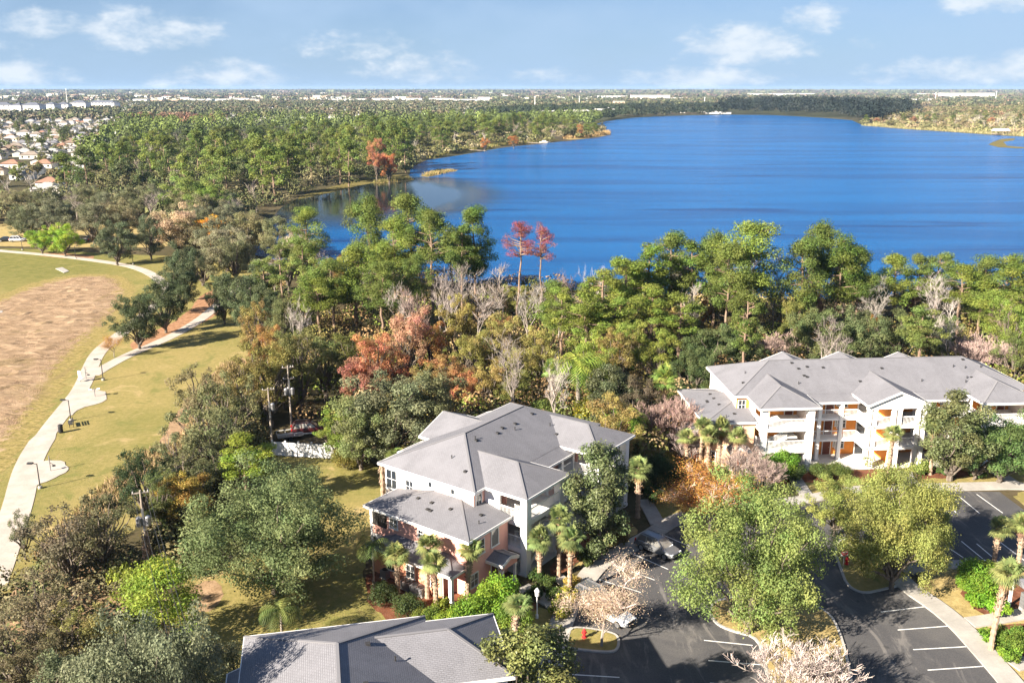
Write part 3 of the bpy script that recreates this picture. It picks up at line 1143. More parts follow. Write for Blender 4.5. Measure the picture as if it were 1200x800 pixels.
def make_pine(seed, n=4200, leaf=.42, kind='pine', h=22.0, r=4.2, bare=.5, nclump=26, bark_='bark_pine', top_round=True, flat=.62):
    rng = np.random.default_rng(seed)
    C, Rr = [], []
    mb = MB()
    lean = rng.normal(size=2) * .02 * h
    top = (lean[0], lean[1], h * .97)
    tp = limb(mb, (0, 0, -.3), top, h * .014, h * .004, rng, 7, 7, .012)
    for i in range(nclump):
        t = rng.random() ** .85
        z = h * (bare + (1 - bare) * t)
        env = r * (math.sin(math.pi * min(1, .22 + t * .72)) ** .8 if top_round else (1 - t * .85))
        a = rng.uniform(0, 2 * math.pi) + i * 2.4
        f = rng.uniform(.25, .95)
        cx, cy = lean[0] * z / h, lean[1] * z / h
        c = np.array([cx + math.cos(a) * env * f, cy + math.sin(a) * env * f, z + rng.uniform(-.02, .03) * h])
        C.append(c)
        Rr.append(r * rng.uniform(.22, .38))
        limb(mb, (cx * .96, cy * .96, z - env * f * .25), tuple(c), h * .005, h * .0016, rng, 4, 3, .06)
    C.append(np.array([top[0], top[1], h * .95]))
    Rr.append(r * .26)
    for i in range(6):                       # dead stubs below the crown
        z = h * rng.uniform(bare * .55, bare)
        a = rng.uniform(0, 6.3)
        limb(mb, (0, 0, z), (math.cos(a) * r * .35, math.sin(a) * r * .35, z + .4), h * .003, h * .001, rng, 3, 2, .06)
    V, F, T = clump_cloud(C, Rr, n, leaf, rng, up=.35, out=.9, rnd=.65, flat=flat, aspect=.42, shell=.35)
    reg(kind, mb.mesh('trunk', [bark_]), np_mesh('crown', V, F, T, ['leaf']), h, r)


def make_bare(seed, kind='bare', h=12.0, r=4.5, levels=4, bark_='bark_pale', multi=1, leaf_n=0, leaf=.22, spread=.55, thick=1.0):
    """leafless tree: limbs in the trunk mesh, fine twigs in the crown mesh"""
    rng = np.random.default_rng(seed)
    mb = MB()
    tv, tf, tt = [], [], []
    tips = []
    def grow(p, d_, ln, rad, lev):
        q = p + d_ * ln
        if lev <= 1 + (multi > 1):
            limb(mb, p, q, rad, rad * .65, rng, 5, 3, .06)
        else:
            # a twig: thin crossed slivers
            s = Vector((rng.normal(), rng.normal(), rng.normal())).cross(d_).normalized() * max(rad, .018 * thick)
            i = len(tv)
            tv.extend([tuple(p - s), tuple(p + s), tuple(q + s * .5), tuple(q - s * .5)])
            tf.append((i, i + 1, i + 2, i + 3))
            v = rng.random()
            tt.extend([(v, rng.random(), .5, 1)] * 4)
        if lev >= levels:
            tips.append((p, q))
            return
        nb = 3 if lev < 2 else (4 if lev < levels - 1 else 5)
        for i in range(nb + (1 if lev == 0 else 0)):
            t = rng.uniform(.35, 1.0) if lev else rng.uniform(.45, 1.0)
            side = Vector((rng.normal(), rng.normal(), rng.normal() * .5)).normalized()
            nd_ = (d_ * (1 - spread) + side * spread + Vector((0, 0, .22))).normalized()
            grow(p + d_ * ln * t, nd_, ln * rng.uniform(.52, .78), rad * .5, lev + 1)
    for k in range(multi):
        a = 2 * math.pi * k / multi + rng.random()
        d0 = Vector((math.cos(a) * (.45 if multi > 1 else .05), math.sin(a) * (.45 if multi > 1 else .05), 1)).normalized()
        grow(Vector((0, 0, -.2)), d0, h * (.42 if multi == 1 else .36), h * (.015 if multi == 1 else .006), 0)
    V, F, T = np.array(tv), np.array(tf), np.array(tt)
    zmax, rmax = V[:, 2].max(), np.percentile(np.hypot(V[:, 0], V[:, 1]), 97)
    mats = ['twig']
    me = None
    if leaf_n:
        tp = np.array([tuple(a.lerp(b, .7)) for a, b in tips])
        idx = rng.integers(0, len(tp), leaf_n)
        P = tp[idx] + rng.normal(size=(leaf_n, 3)) * .38
        tint = np.ones((leaf_n, 4))
        tint[:, :3] = rng.random((leaf_n, 3))
        V2, F2, T2 = leaf_quads(P, rng.normal(size=(leaf_n, 3)) + np.array([0, 0, .4]), leaf * rng.uniform(.6, 1.3, leaf_n), leaf * .7, rng, tint)
        me = np_mesh('crown', V2, F2, T2, ['leaf'])
    tw = np_mesh('twigs', V, F, T, ['twig'])
    SPECIES.setdefault(kind, []).append((mb.mesh('trunk', [bark_]), me if me else tw, zmax, rmax, tw if me else None))


def make_palm(seed, kind='sabal', h=7.0, n=38):
    """fan palm: booted trunk, a ball of fan leaves, a skirt of dead ones"""
    rng = np.random.default_rng(seed)
    th = h - 1.5
    mb = MB()
    lean = rng.normal(size=2) * .25
    pts, rad = [], []
    m = 26
    for i in range(m + 1):
        t = i / m
        pts.append((lean[0] * t * t, lean[1] * t * t, -.2 + (th + .2) * t))
        rad.append((.20 + .05 * (i % 2) + .02 * rng.random()) * (1.12 if t < .08 else 1) * (1 + .35 * max(0, t - .72) / .28))
    mb.tube(pts, rad, 9)
    top = Vector(pts[-1])
    for i in range(60):                       # old leaf bases stick out of the upper trunk
        t = rng.uniform(.45, 1)
        a = rng.uniform(0, 6.3)
        p = Vector((lean[0] * t * t, lean[1] * t * t, th * t))
        o = Vector((math.cos(a), math.sin(a), 0))
        mb.bar(p + o * .18, p + o * (.34 + .1 * rng.random()) + Vector((0, 0, .2)), .09, .05)
    trunk = mb.mesh('trunk', ['bark_palm'])
    def fans(cnt, elo, ehi, ln, droop):
        V, F, T = [], [], []
        for i in range(cnt):
            a = i * 2.399 + rng.normal() * .2
            e = math.radians(rng.uniform(elo, ehi))
            d_ = Vector((math.cos(a) * math.cos(e), math.sin(a) * math.cos(e), math.sin(e)))
            side = Vector((-math.sin(a), math.cos(a), 0))
            upv = side.cross(d_) * -1
            if upv.z < 0:
                upv = -upv
            b0 = top + Vector((0, 0, rng.uniform(-.1, .35)))
            pl = ln * rng.uniform(.5, .75)
            hub = b0 + d_ * pl - Vector((0, 0, .06))
            k = len(V)
            V += [tuple(b0 - side * .02), tuple(b0 + side * .02), tuple(hub + side * .015), tuple(hub - side * .015)]
            F.append((k, k + 1, k + 2, k + 3))
            tv = (rng.random(), rng.random(), .5, 1)
            T += [tv] * 4
            nl = 15
            for j in range(nl):
                s = (j / (nl - 1) - .5) * 2
                ang = s * 1.75
                dd = (d_ * math.cos(ang) + side * math.sin(ang) + upv * (.12 - .3 * abs(s))).normalized()
                L_ = ln * (.95 - .25 * abs(s)) * rng.uniform(.85, 1.1)
                tip = hub + dd * L_ - Vector((0, 0, droop * L_ * rng.uniform(.5, 1.1)))
                md = hub + dd * L_ * .55 - Vector((0, 0, droop * L_ * .12))
                wv = dd.cross(upv).normalized() * .055
                k = len(V)
                V += [tuple(hub), tuple(md + wv), tuple(tip), tuple(md - wv)]
                F.append((k, k + 1, k + 2, k + 3))
                tv2 = (min(1, max(0, tv[0] * .7 + .3 * rng.random())), tv[1], .5, 1)
                T += [tv2] * 4
        return np.array(V), np.array(F), np.array(T)
    V, F, T = fans(n, -38, 85, 1.0, .42)
    crown = np_mesh('crown', V, F, T, ['leaf'])
    V, F, T = fans(9, -80, -48, .8, .5)
    dead = np_mesh('dead_fronds', V, F, T, ['leaf'])
    SPECIES.setdefault(kind, []).append((trunk, crown, h, 1.75, None, dead))


def make_feather_palm(seed, kind='feather', h=7.0, n=16, ln=2.9, thin=True):
    rng = np.random.default_rng(seed)
    mb = MB()
    th = h - 1.6
    mb.tube([(0, 0, -.2), (.05, 0, th * .3), (.08, .05, th * .7), (.1, .08, th)], [.16, .12, .11, .10] if thin else [.3, .26, .25, .24], 8)
    top = Vector((.1, .08, th))
    V, F, T = [], [], []
    for i in range(n):
        a = i * 2.399 + rng.normal() * .15
        e0 = math.radians(rng.uniform(15, 80))
        o = Vector((math.cos(a), math.sin(a), 0))
        sd = Vector((-math.sin(a), math.cos(a), 0))
        p = top.copy()
        e = e0
        tv = (rng.random(), rng.random(), .5, 1)
        seg = 12
        for s in range(seg):
            d_ = o * math.cos(e) + Vector((0, 0, math.sin(e)))
            q = p + d_ * (ln / seg)
            w = ln * .22 * math.sin(math.pi * (s + 1.2) / (seg + 2)) + .05
            for sg in (-1, 1):
                k = len(V)
                tip = p.lerp(q, .9) + sd * sg * w + d_ * w * .35 - Vector((0, 0, w * .55))
                V += [tuple(p), tuple(p.lerp(q, .55)), tuple(tip), tuple(tip - d_ * .03)]
                F.append((k, k + 1, k + 2, k + 3))
                T += [tv] * 4
            p = q
            e -= math.radians(rng.uniform(9, 15))
    SPECIES.setdefault(kind, []).append((mb.mesh('trunk', ['bark_pale']), np_mesh('crown', np.array(V), np.array(F), np.array(T), ['leaf']), h, ln * .8))


def make_bush(seed, kind='bush', h=1.6, r=1.3, n=1500, leaf=.2, boxy=False, nclump=14):
    rng = np.random.default_rng(seed)
    C, Rr = [], []
    for i in range(nclump):
        a, q = rng.uniform(0, 6.3), math.sqrt(rng.random()) * .68
        C.append([math.cos(a) * r * q, math.sin(a) * r * q, h * (.30 + .42 * rng.random() * (1 - q * .6))])
        Rr.append(r * (.30 if not boxy else .34))
    V, F, T = clump_cloud(C, Rr, n, leaf, rng, flat=.8, up=.4)
    V[:, 2] = np.maximum(V[:, 2], .02)
    mb = MB()
    for i in range(7):
        limb(mb, (rng.normal() * .08, rng.normal() * .08, -.1), tuple(C[i]), .035, .012, rng, 4, 3)
    reg(kind, mb.mesh('stems', ['bark_oak']), np_mesh('foliage', V, F, T, ['leaf']), h, r)


# --- species
for s in range(2):
    make_oak(10 + s, 56000, .19, 'oak_big', 11.5, 7.6, low=-.9, base_z=.12, nclump=150, cr=(.09, .165), nlobe=22)
for s in range(4):
    make_oak(20 + s, 18000, .27, 'oak', 12, 6.2, low=-.85, base_z=.15, nclump=84, cr=(.09, .19), nlobe=14)
for s in range(3):
    make_oak(30 + s, 10000, .235, 'broad', 13, 4.6, low=-.75, base_z=.24, nclump=60, cr=(.10, .22), nlobe=12)
for s in range(3):
    make_oak(40 + s, 4600, .25, 'wispy', 10, 4.4, low=-.6, base_z=.25, nclump=44, cr=(.11, .19))
for s in range(2):
    make_oak(50 + s, 19000, .22, 'magnolia', 11, 3.6, low=-.9, base_z=.12, nclump=80, cr=(.16, .28), nlobe=16, mat='leaf_glossy', pts=.55)
for s in range(5):
    make_pine(60 + s, 15000, .33, 'pine', 21, 4.4, .38 + .04 * s, 46, flat=.85)
for s in range(4):
    make_pine(70 + s, 8500, .31, 'pine_open', 20, 3.2, .46 + .04 * s, 30, flat=.8)
for s in range(2):
    make_pine(76 + s, 4200, .24, 'pine_thin', 22, 3.3, .72, 46, flat=.5)
for s in range(3):
    make_pine(80 + s, 8000, .23, 'pine_young', 7.0, 3.2, .22, 40, flat=.7)
for s in range(3):
    make_bare(90 + s, 'bare', 13, 4.5, 5, thick=1.0)
for s in range(2):
    make_bare(95 + s, 'bare_shrub', 5.0, 3.4, 5, multi=6, spread=.45, thick=.6)
for s in range(2):
    make_bare(98 + s, 'bare_snag', 18, 3.0, 4, spread=.5, thick=1.2)
for s in range(2):
    make_bare(105 + s, 'peach_tree', 6.2, 4.2, 5, leaf_n=12000, leaf=.075, spread=.5, thick=.7)
for s in range(4):
    make_palm(110 + s, 'sabal', 6.5 + .4 * s)
make_feather_palm(120, 'feather', 6.5)
make_feather_palm(121, 'feather_big', 9.0, 22, 4.2, False)
for s in range(4):
    make_bush(130 + s, 'bush')
for s in range(2):
    make_bush(140 + s, 'shrub_big', 3.2, 2.6, 7000, .18, nclump=26)
for s in range(2):
    make_bush(145 + s, 'round_bush', 1.3, 1.0, 1700, .13, nclump=18)
# plants for the middle distance: fewer, larger sprays
for s in range(4):
    make_pine(150 + s, 1900, .85, 'pine_far', 21, 4.8, .36, 30, flat=.85)
for s in range(4):
    make_oak(160 + s, 1700, .85, 'oak_far', 11, 6.2, low=-.75, base_z=.2, nclump=34)
for s in range(2):
    make_bare(170 + s, 'bare_far', 15, 4.0, 3, spread=.5, thick=3.2)

FOL = {'oak_big': 1.3, 'oak': 1.35, 'magnolia': 1.35, 'broad': 1.15, 'wispy': 1.3, 'bare': .62, 'bare_shrub': .72, 'bare_snag': .7, 'bare_far': .8, 'sabal': 1.15, 'oak_far': 1.2}
TRUNK_NAMES = {'bush': 'stem', 'shrub_big': 'stem', 'round_bush': 'stem'}
RT = random.Random(77)
PICK = {}


def plant(kind, x, y, h, w, col, label, name, cat='tree', group=None, var=None, twig=None, z=0.0, dead=(.30, .19, .10), rz=None):
    """one plant: an Empty at its foot, its trunk and its crown"""
    vs = SPECIES[kind]
    if var is None:
        var = PICK.get(kind, 0)
        PICK[kind] = var + 1
    s = vs[var % len(vs)]
    o = thing(name, label, cat, (x, y, z), RT.uniform(0, 6.28) if rz is None else rz, group)
    o.scale = (w / 2 / s[3], w / 2 / s[3], h / s[2])
    bushy = kind in TRUNK_NAMES
    put('stem' if bushy else 'trunk', s[0], o)
    c = put('foliage' if bushy else 'crown', s[1], o)
    c.color = (*[v * FOL.get(kind, 1.0) for v in col], 1)
    if len(s) > 4 and s[4] is not None:
        t = put('twigs', s[4], o)
        t.color = (*(twig or (.42, .36, .33)), 1)
    if len(s) > 5 and s[5] is not None:
        t = put('dead_fronds', s[5], o)
        t.color = (*dead, 1)
    return o


def P(kind, px, ytop, ybase, w, col, label, name, cat='tree', group=None, **k):
    x, y, h = upto(px, ytop, ybase)
    return plant(kind, x, y, h, w, col, label, name, cat, group, **k)

# ---------------------------------------------------------------- apartment buildings: one plan, three sites
# local axes: x along the front, y away from the front, origin at the outer corner of the near stair tower
SHARED = {}


def window(parent, x, y, z, rz, w, h, mul=True, name='window'):
    key = ('win', w, h, mul)
    if key not in SHARED:
        f = MB()
        t = .09
        f.box(-w / 2 - t, w / 2 + t, -.07, .02, h, h + t).box(-w / 2 - t - .05, w / 2 + t + .05, -.12, .02, -t, 0)
        f.box(-w / 2 - t, -w / 2, -.07, .02, 0, h).box(w / 2, w / 2 + t, -.07, .02, 0, h)
        if mul:
            f.box(-.025, .025, -.045, .01, 0, h).box(-w / 2, -.025, -.045, .01, h / 2 - .025, h / 2 + .025).box(.025, w / 2, -.045, .01, h / 2 - .025, h / 2 + .025)
        SHARED[key] = (f.mesh('window', ['trim_white']), MB().box(-w / 2 - .01, w / 2 + .01, -.022, .005, -.01, h + .01).mesh('pane', ['glass']))
    o = put(name, SHARED[key][0], parent, (x, y, z), rz)
    put('pane', SHARED[key][1], o)
    return o


def door(parent, x, y, z, rz, w=.95, h=2.05, mat='door_red'):
    key = ('door', w, h, mat)
    if key not in SHARED:
        f = MB().box(-w / 2, w / 2, -.05, .02, 0, h)
        fr = MB().box(-w / 2 - .1, -w / 2, -.08, .02, 0, h + .1).box(w / 2, w / 2 + .1, -.08, .02, 0, h + .1).box(-w / 2, w / 2, -.08, .02, h, h + .1)
        SHARED[key] = (f.mesh('door', [mat]), fr.mesh('door_frame', ['trim_white']), MB().box(w / 2 - .16, w / 2 - .08, -.11, -.05, .95, 1.03).mesh('handle', ['metal_grey']))
    o = put('door', SHARED[key][0], parent, (x, y, z), rz)
    put('door_frame', SHARED[key][1], o)
    put('handle', SHARED[key][2], o)
    return o


def railing(parent, p, q, z0, z1=None, h=1.05, gap=.15):
    z1 = z0 if z1 is None else z1
    mb = MB()
    a, b = Vector((p[0], p[1], z0)), Vector((q[0], q[1], z1))
    up = Vector((0, 0, 1))
    mb.bar(a + up * h, b + up * h, .09, .07).bar(a + up * .1, b + up * .1, .06, .05)
    n = max(2, int((b - a).length / gap))
    for i in range(n + 1):
        c = a.lerp(b, i / n)
        mb.bar(c + up * .1, c + up * h, .03)
    return mb.build('railing', 'rail_white', parent)


def column(parent, x, y, w, z0, z1, wy=None):
    wy = wy or w
    mb = MB().box(x - w / 2, x + w / 2, y - wy / 2, y + wy / 2, z0, z1)
    mb.box(x - w / 2 - .05, x + w / 2 + .05, y - wy / 2 - .05, y + wy / 2 + .05, z0, z0 + .28)
    mb.box(x - w / 2 - .05, x + w / 2 + .05, y - wy / 2 - .05, y + wy / 2 + .05, z1 - .22, z1 - .004)
    return mb.build('column', 'trim_white', parent)


def stripes_along(mb, pts, w=.2, t=.035):
    for a, b in pts:
        a, b = Vector(a), Vector(b)
        mb.bar(a + Vector((0, 0, .02)), b + Vector((0, 0, .02)), w, t)


def roof_part(parent, faces, eaves, soffit, caps=(), mat='shingle', fh=.24):
    """faces: sloping planes; eaves: edges that carry a white fascia; soffit: polygon under the eaves; caps: ridges and hips"""
    mb = MB()
    for f in faces:
        mb.face(f, 0)
    if soffit:
        mb.face(soffit[::-1], 1)
    r = mb.build('roof', [mat, 'trim_white'], parent, uv=True)
    fb = MB()
    for a, b in eaves:
        a, b = Vector(a), Vector(b)
        dz = Vector((0, 0, fh / 2 - .015))
        d_ = (b - a).normalized() * .02
        fb.bar(a - dz - d_, b - dz + d_, .06, fh)
    if eaves:
        fb.build('fascia', 'trim_white', r)
    if caps:
        cb = MB()
        stripes_along(cb, caps)
        cb.build('ridge_cap', 'ridge_cap', r)
    return r


SL = .42


def vents(roof, pts):
    for (x, y, z, k) in pts:
        if k == 0:
            MB().box(x - .15, x + .15, y - .15, y + .15, z - .1, z + .12).build('vent', 'vent_dark', roof)
        else:
            MB().tube([(x, y, z - .15), (x, y, z + .3)], .05, 7).tube([(x, y, z + .26), (x, y, z + .32)], .07, 7).build('vent_pipe', 'vent_dark', roof)


def tower_roof(par, x0, x1, y0, yb, z=8.1, mat='shingle', gable=False):
    xc, hw = (x0 + x1) / 2, (x1 - x0) / 2
    zr = z + SL * hw
    if not gable:
        ye = y0 + hw
        fs = [[(x0, y0, z), (xc, ye, zr), (xc, yb, zr), (x0, yb - hw, z)][::-1], [(x1, y0, z), (x1, yb - hw, z), (xc, yb, zr), (xc, ye, zr)][::-1][::-1],
              [(x0, y0, z), (x1, y0, z), (xc, ye, zr)]]
        fs[0] = [(x0, yb - hw, z), (x0, y0, z), (xc, ye, zr), (xc, yb, zr)]
        return roof_part(par, fs, [((x0, y0, z), (x1, y0, z)), ((x0, yb - hw, z), (x0, y0, z)), ((x1, y0, z), (x1, yb - hw, z))],
                         [(x0, y0, z - .2), (x1, y0, z - .2), (x1, 5.2, z - .2), (x0, 5.2, z - .2)],
                         [((xc, ye, zr), (xc, yb, zr)), ((x0, y0, z), (xc, ye, zr)), ((x1, y0, z), (xc, ye, zr))], mat), zr
    fs = [[(x0, yb - hw, z), (x0, y0, z), (xc, y0, zr), (xc, yb, zr)], [(x1, y0, z), (x1, yb - hw, z), (xc, yb, zr), (xc, y0, zr)]]
    r = roof_part(par, fs, [((x0, yb - hw, z), (x0, y0, z)), ((x1, y0, z), (x1, yb - hw, z)), ((x0, y0, z), (xc, y0, zr)), ((xc, y0, zr), (x1, y0, z))], None,
                  [((xc, y0, zr), (xc, yb, zr))], mat)
    return r, zr


def stair(par, x0, x1, y, w, z0, z1):
    n = 14
    mb = MB()
    for i in range(n):
        xa, xb = x0 + (x1 - x0) * i / n, x0 + (x1 - x0) * (i + 1) / n
        zz = z0 + (z1 - z0) * (i + 1) / n
        mb.box(min(xa, xb), max(xa, xb), y - w / 2, y + w / 2, zz - .2, zz)
    o = mb.build('stair_flight', 'slab', par)
    sb = MB()
    for s in (-1, 1):
        sb.bar((x0, y + s * (w / 2 + .04), z0 - .02), (x1, y + s * (w / 2 + .04), z1 - .02), .08, .34)
    sb.build('stringer', 'trim_white', o)
    a = railing(par, (x0, y - w / 2 - .05), (x1, y - w / 2 - .05), z0 + .1, z1 + .1, .95, .16)


def stair_tower(par, x0, walls, flip=False, gallery_side=1):
    """open stair tower 6.3 m wide: corner piers, landings, flights and rails"""
    x1 = x0 + 6.3
    zt = 8.0
    for cx in (x0 + .36, x1 - .36):
        column(par, cx, .36, .72, 0, zt)
    # beams under the eaves
    MB().box(x0 + .05, x1 - .05, .1, .5, 7.62, 7.995).box(x0 + .06, x0 + .46, .5, 4.86, 7.62, 7.99).box(x1 - .46, x1 - .06, .5, 4.86, 7.62, 7.99).build('beam', 'trim_white', par)
    for zf in (2.7, 5.4):
        MB().box(x0 + .08, x1 - .08, .12, 4.87, zf - .26, zf).build('landing', 'trim_white', par)
        MB().box(x0 + .70, x1 - .70, .06, .30, zf - .36, zf + .06).build('edge_beam', 'trim_white', par)
        railing(par, (x0 + .74, .18), (x1 - .74, .18), zf + .1)
        railing(par, (x0 + .16, .75), (x0 + .16, 3.05), zf)
        railing(par, (x1 - .16, .75), (x1 - .16, 2.15), zf)
    for s in (0, 1):
        xa, xb = (x0 + .02, x0 + .26) if s == 0 else (x1 - .26, x1 - .02)
        yo = 3.1 if s == 0 else 2.3
        w = MB().box(xa, xb, yo, 4.88, 0, 7.6)
        for zf in (2.7, 5.4):
            w.box(xa, xb, .74, yo, zf - .5, zf + .02)
        w.build('side_wall', 'trim_white' if s == 0 else walls['end'], par)
    for z0 in (0, 2.7):
        stair(par, x0 + 1.0, x0 + 3.4, 1.35, 1.1, z0 + .05, z0 + 1.4)
        MB().box(x0 + 3.4, x0 + 4.7, .8, 3.2, z0 + 1.2, z0 + 1.4).build('half_landing', 'slab', par)
        stair(par, x0 + 3.4, x0 + 1.0, 2.65, 1.1, z0 + 1.42, z0 + 2.7)
    for zf in (0, 2.7, 5.4):
        door(par, x0 + 5.0, 4.88, zf + .02, 0)
        MB().box(x0 + 2.2, x0 + 2.36, 4.0, 4.87, zf + .02, zf + 2.35).build('partition', walls['wing'], par)


def apartment(name, loc, azx, label, walls, long=False):
    root = thing(name, label, 'building', (*loc, 0), R(azx))
    X1 = 35.6 if long else 20.35                 # far eave
    xe = X1 - .5                                 # far end wall
    y0, y1, z = 4.4, 16.7, 8.1
    yc = (y0 + y1) / 2
    hw = yc - y0
    zr = z + SL * hw
    # --- walls
    b = MB()
    b.box(-1.6, xe, 4.9, 16.2, 0, 7.98, 0)
    b.m[-4] = 1                                   # front side
    w = b.build('wall', [walls['end'], walls['front'], walls['back']], root)
    belt = MB()
    for zf in (2.62, 5.32):
        belt.box(-1.64, -1.6, 4.95, 16.15, zf, zf + .2)
    belt.build('belt_course', 'trim_white', root)
    wing = MB()
    wing.box(-6.0, -.06, 2.1, 4.9, 0, 5.62).box(-6.0, -1.6, 4.9, 11.9, 0, 5.62)
    wing.build('wing_wall', walls['wing'], root)
    # --- main roof: hipped at both ends
    rx0, rx1 = -2.1 + hw, X1 - hw
    fr = [[(-2.1, y0, z), (X1, y0, z), (rx1, yc, zr), (rx0, yc, zr)], [(X1, y1, z), (-2.1, y1, z), (rx0, yc, zr), (rx1, yc, zr)],
          [(-2.1, y1, z), (-2.1, y0, z), (rx0, yc, zr)], [(X1, y0, z), (X1, y1, z), (rx1, yc, zr)]]
    mr = roof_part(root, fr, [((-2.1, y1, z), (-2.1, y0, z)), ((X1, y0, z), (X1, y1, z)), ((-2.1, y1, z), (X1, y1, z)), ((-2.1, y0, z), (-.55, y0, z))],
                   [(-2.1, y0, z - .1), (X1, y0, z - .1), (X1, y1, z - .1), (-2.1, y1, z - .1)],
                   [((rx0, yc, zr), (rx1, yc, zr)), ((-2.1, y0, z), (rx0, yc, zr)), ((-2.1, y1, z), (rx0, yc, zr)), ((X1, y0, z), (rx1, yc, zr)), ((X1, y1, z), (rx1, yc, zr))], walls['roof'])
    rz = lambda x, y: z + SL * min(y - y0, y1 - y, x + 2.1, X1 - x)
    vl = []
    rr = random.Random(len(label))
    for i in range(7 if not long else 14):
        x, y = rr.uniform(3, X1 - 4), rr.uniform(5.6, 10)
        vl.append((x, y, rz(x, y), i % 2))
    for x, y, k in ((-.2, 7, 0), (.8, 9.5, 1), (7.4, 8.9, 0), (8.6, 9.2, 0), (10.6, 9.0, 0)):
        vl.append((x, y, rz(x, y), k))
    vents(mr, vl)
    # --- eave over the gallery
    spans = [(6.75, 12.45)] if not long else [(6.75, 12.6), (20.2, 26.2)]
    for a, e in spans:
        r_ = roof_part(root, [[(a - 1.2, 3.0, 7.512), (e + 1.2, 3.0, 7.512), (e + 1.2, 4.45, 8.121), (a - 1.2, 4.45, 8.121)]], [((a - .4, 3.0, 7.512), (e + .4, 3.0, 7.512))],
                       [(a - .2, 3.02, 7.33), (e + .2, 3.02, 7.33), (e + .2, 4.9, 7.33), (a - .2, 4.9, 7.33)], (), walls['roof'])
    # --- towers
    t1, _ = tower_roof(root, -.55, 6.9, -.35, 8.15, z, walls['roof'])
    stair_tower(root, 0.0, walls)
    tx = 12.75 if not long else 26.95
    t2, _ = tower_roof(root, tx - .55, tx + 6.9, -.35, 8.15, z, walls['roof'])
    stair_tower(root, tx, walls)
    # --- gallery between the towers
    gx0, gx1 = 6.3, tx
    for zf in (2.7, 5.4):
        MB().box(gx0 - .05, gx1 + .05, 3.25, 4.88, zf - .3, zf).build('gallery_floor', 'trim_white', root)
        if not long:
            railing(root, (gx0, 3.33), (gx1, 3.33), zf)
        else:
            railing(root, (gx0, 3.33), (12.9, 3.33), zf)
            railing(root, (19.9, 3.33), (gx1, 3.33), zf)
    cols = (8.1, 10.9) if not long else (8.3, 11.0, 21.4, 24.4)
    for x in cols:
        column(root, x, 3.4, .42, 0, 7.4)
    n = 3 if not long else 9
    for zf in (0, 2.7, 5.4):
        for i in range(n):
            x = gx0 + .6 + (gx1 - gx0 - 1.2) * (i + .5) / n
            if i % 2 == 0:
                window(root, x - .5, 4.9, zf + .85, 0, 1.0, 1.25)
            else:
                door(root, x, 4.9, zf + .02, 0)
                window(root, x + 1.15, 4.9, zf + 1.1, 0, .5, .9, False)
    # --- gabled balcony bay of the long building
    if long:
        g, zg = tower_roof(root, 12.55, 20.25, -.2, 8.35, z, walls['roof'], True)
        MB().face([(12.75, .1, 7.9), (20.05, .1, 7.9), (20.05, .1, 8.08), (16.4, .1, zg - .12), (12.75, .1, 8.08)]).build('gable_wall', 'trim_white', g)
        MB().box(12.8, 20.0, .12, .5, 7.55, 7.98).build('beam', 'trim_white', root)
        for x in (13.05, 13.75, 16.05, 16.75, 19.05, 19.75):
            column(root, x, .42, .44, 0, 7.6)
        for zf in (2.7, 5.4):
            MB().box(12.85, 19.95, .2, 3.3, zf - .34, zf).build('balcony_floor', 'trim_white', root)
            railing(root, (14.0, .42), (15.8, .42), zf)
            railing(root, (17.0, .42), (18.8, .42), zf)
            railing(root, (12.95, .7), (12.95, 3.2), zf)
            railing(root, (19.85, .7), (19.85, 3.2), zf)
        for zf in (0, 2.7, 5.4):
            MB().box(16.3, 16.5, .7, 4.88, zf, zf + 2.4).build('divider_wall', walls['front'], root)
            door(root, 14.6, 4.86, zf + .02, 0, 1.7, 2.05, 'glass')
            door(root, 18.2, 4.86, zf + .02, 0, 1.7, 2.05, 'glass')
    # --- gables and bays on the lake side
    for bx, yb in (((9.85, 18.2),) if not long else ((8.5, 17.6), (16.7, 18.4), (24.6, 17.6))):
        h2 = 4.1 if bx < 12 else 3.2
        zt = z + .40 * h2
        fs = [[(bx - h2, yb, z), (bx - h2, yc, z), (bx, yc, zt), (bx, yb, zt)], [(bx + h2, yc, z), (bx + h2, yb, z), (bx, yb, zt), (bx, yc, zt)]]
        r_ = roof_part(root, fs, [((bx - h2, y1 - .3, z), (bx - h2, yb, z)), ((bx + h2, yb, z), (bx + h2, y1 - .3, z)), ((bx - h2, yb, z), (bx, yb, zt)), ((bx, yb, zt), (bx + h2, yb, z))], None,
                       [((bx, yc, zt), (bx, yb, zt))], walls['roof'])
        MB().box(bx - h2 + .45, bx + h2 - .45, 16.2, yb - .4, 0, 7.95).face([(bx + h2 - .45, yb - .41, 7.9), (bx - h2 + .45, yb - .41, 7.9), (bx, yb - .41, zt - .15)]).build('bay_wall', walls['end'], root)
    MB().box(2.2, 5.4, 16.2, 17.0, 0, 7.9).build('bay_wall', walls['end'], root)
    if not long:
        MB().box(14.2, 16.3, 16.2, 17.0, 0, 7.9).build('bay_wall', walls['end'], root)
        roof_part(root, [[(16.75, 17.55, z - .34), (13.7, 17.55, z - .34), (13.7, 15.6, z + .46), (16.75, 15.6, z + .46)]], [((13.7, 17.55, z - .34), (16.75, 17.55, z - .34)), ((16.75, 16.7, z), (16.75, 17.55, z - .34))], None, (), walls['roof'])
    MB().box(-.1, 19.2 if not long else 33.4, .05, 4.88, .0, .07).build('ground_slab', 'slab', root)
    roof_part(root, [[(5.7, 17.55, z - .34), (1.7, 17.55, z - .34), (1.7, 15.6, z + .46), (5.7, 15.6, z + .46)]], [((1.7, 17.55, z - .34), (5.7, 17.55, z - .34)), ((1.7, 16.7, z), (1.7, 17.55, z - .34))], None, (), walls['roof'])
    # --- lower wing roof (two storeys)
    a, e, zw, sw = -6.42, -.04, 5.72, .215
    zx = zw + sw * 4.8
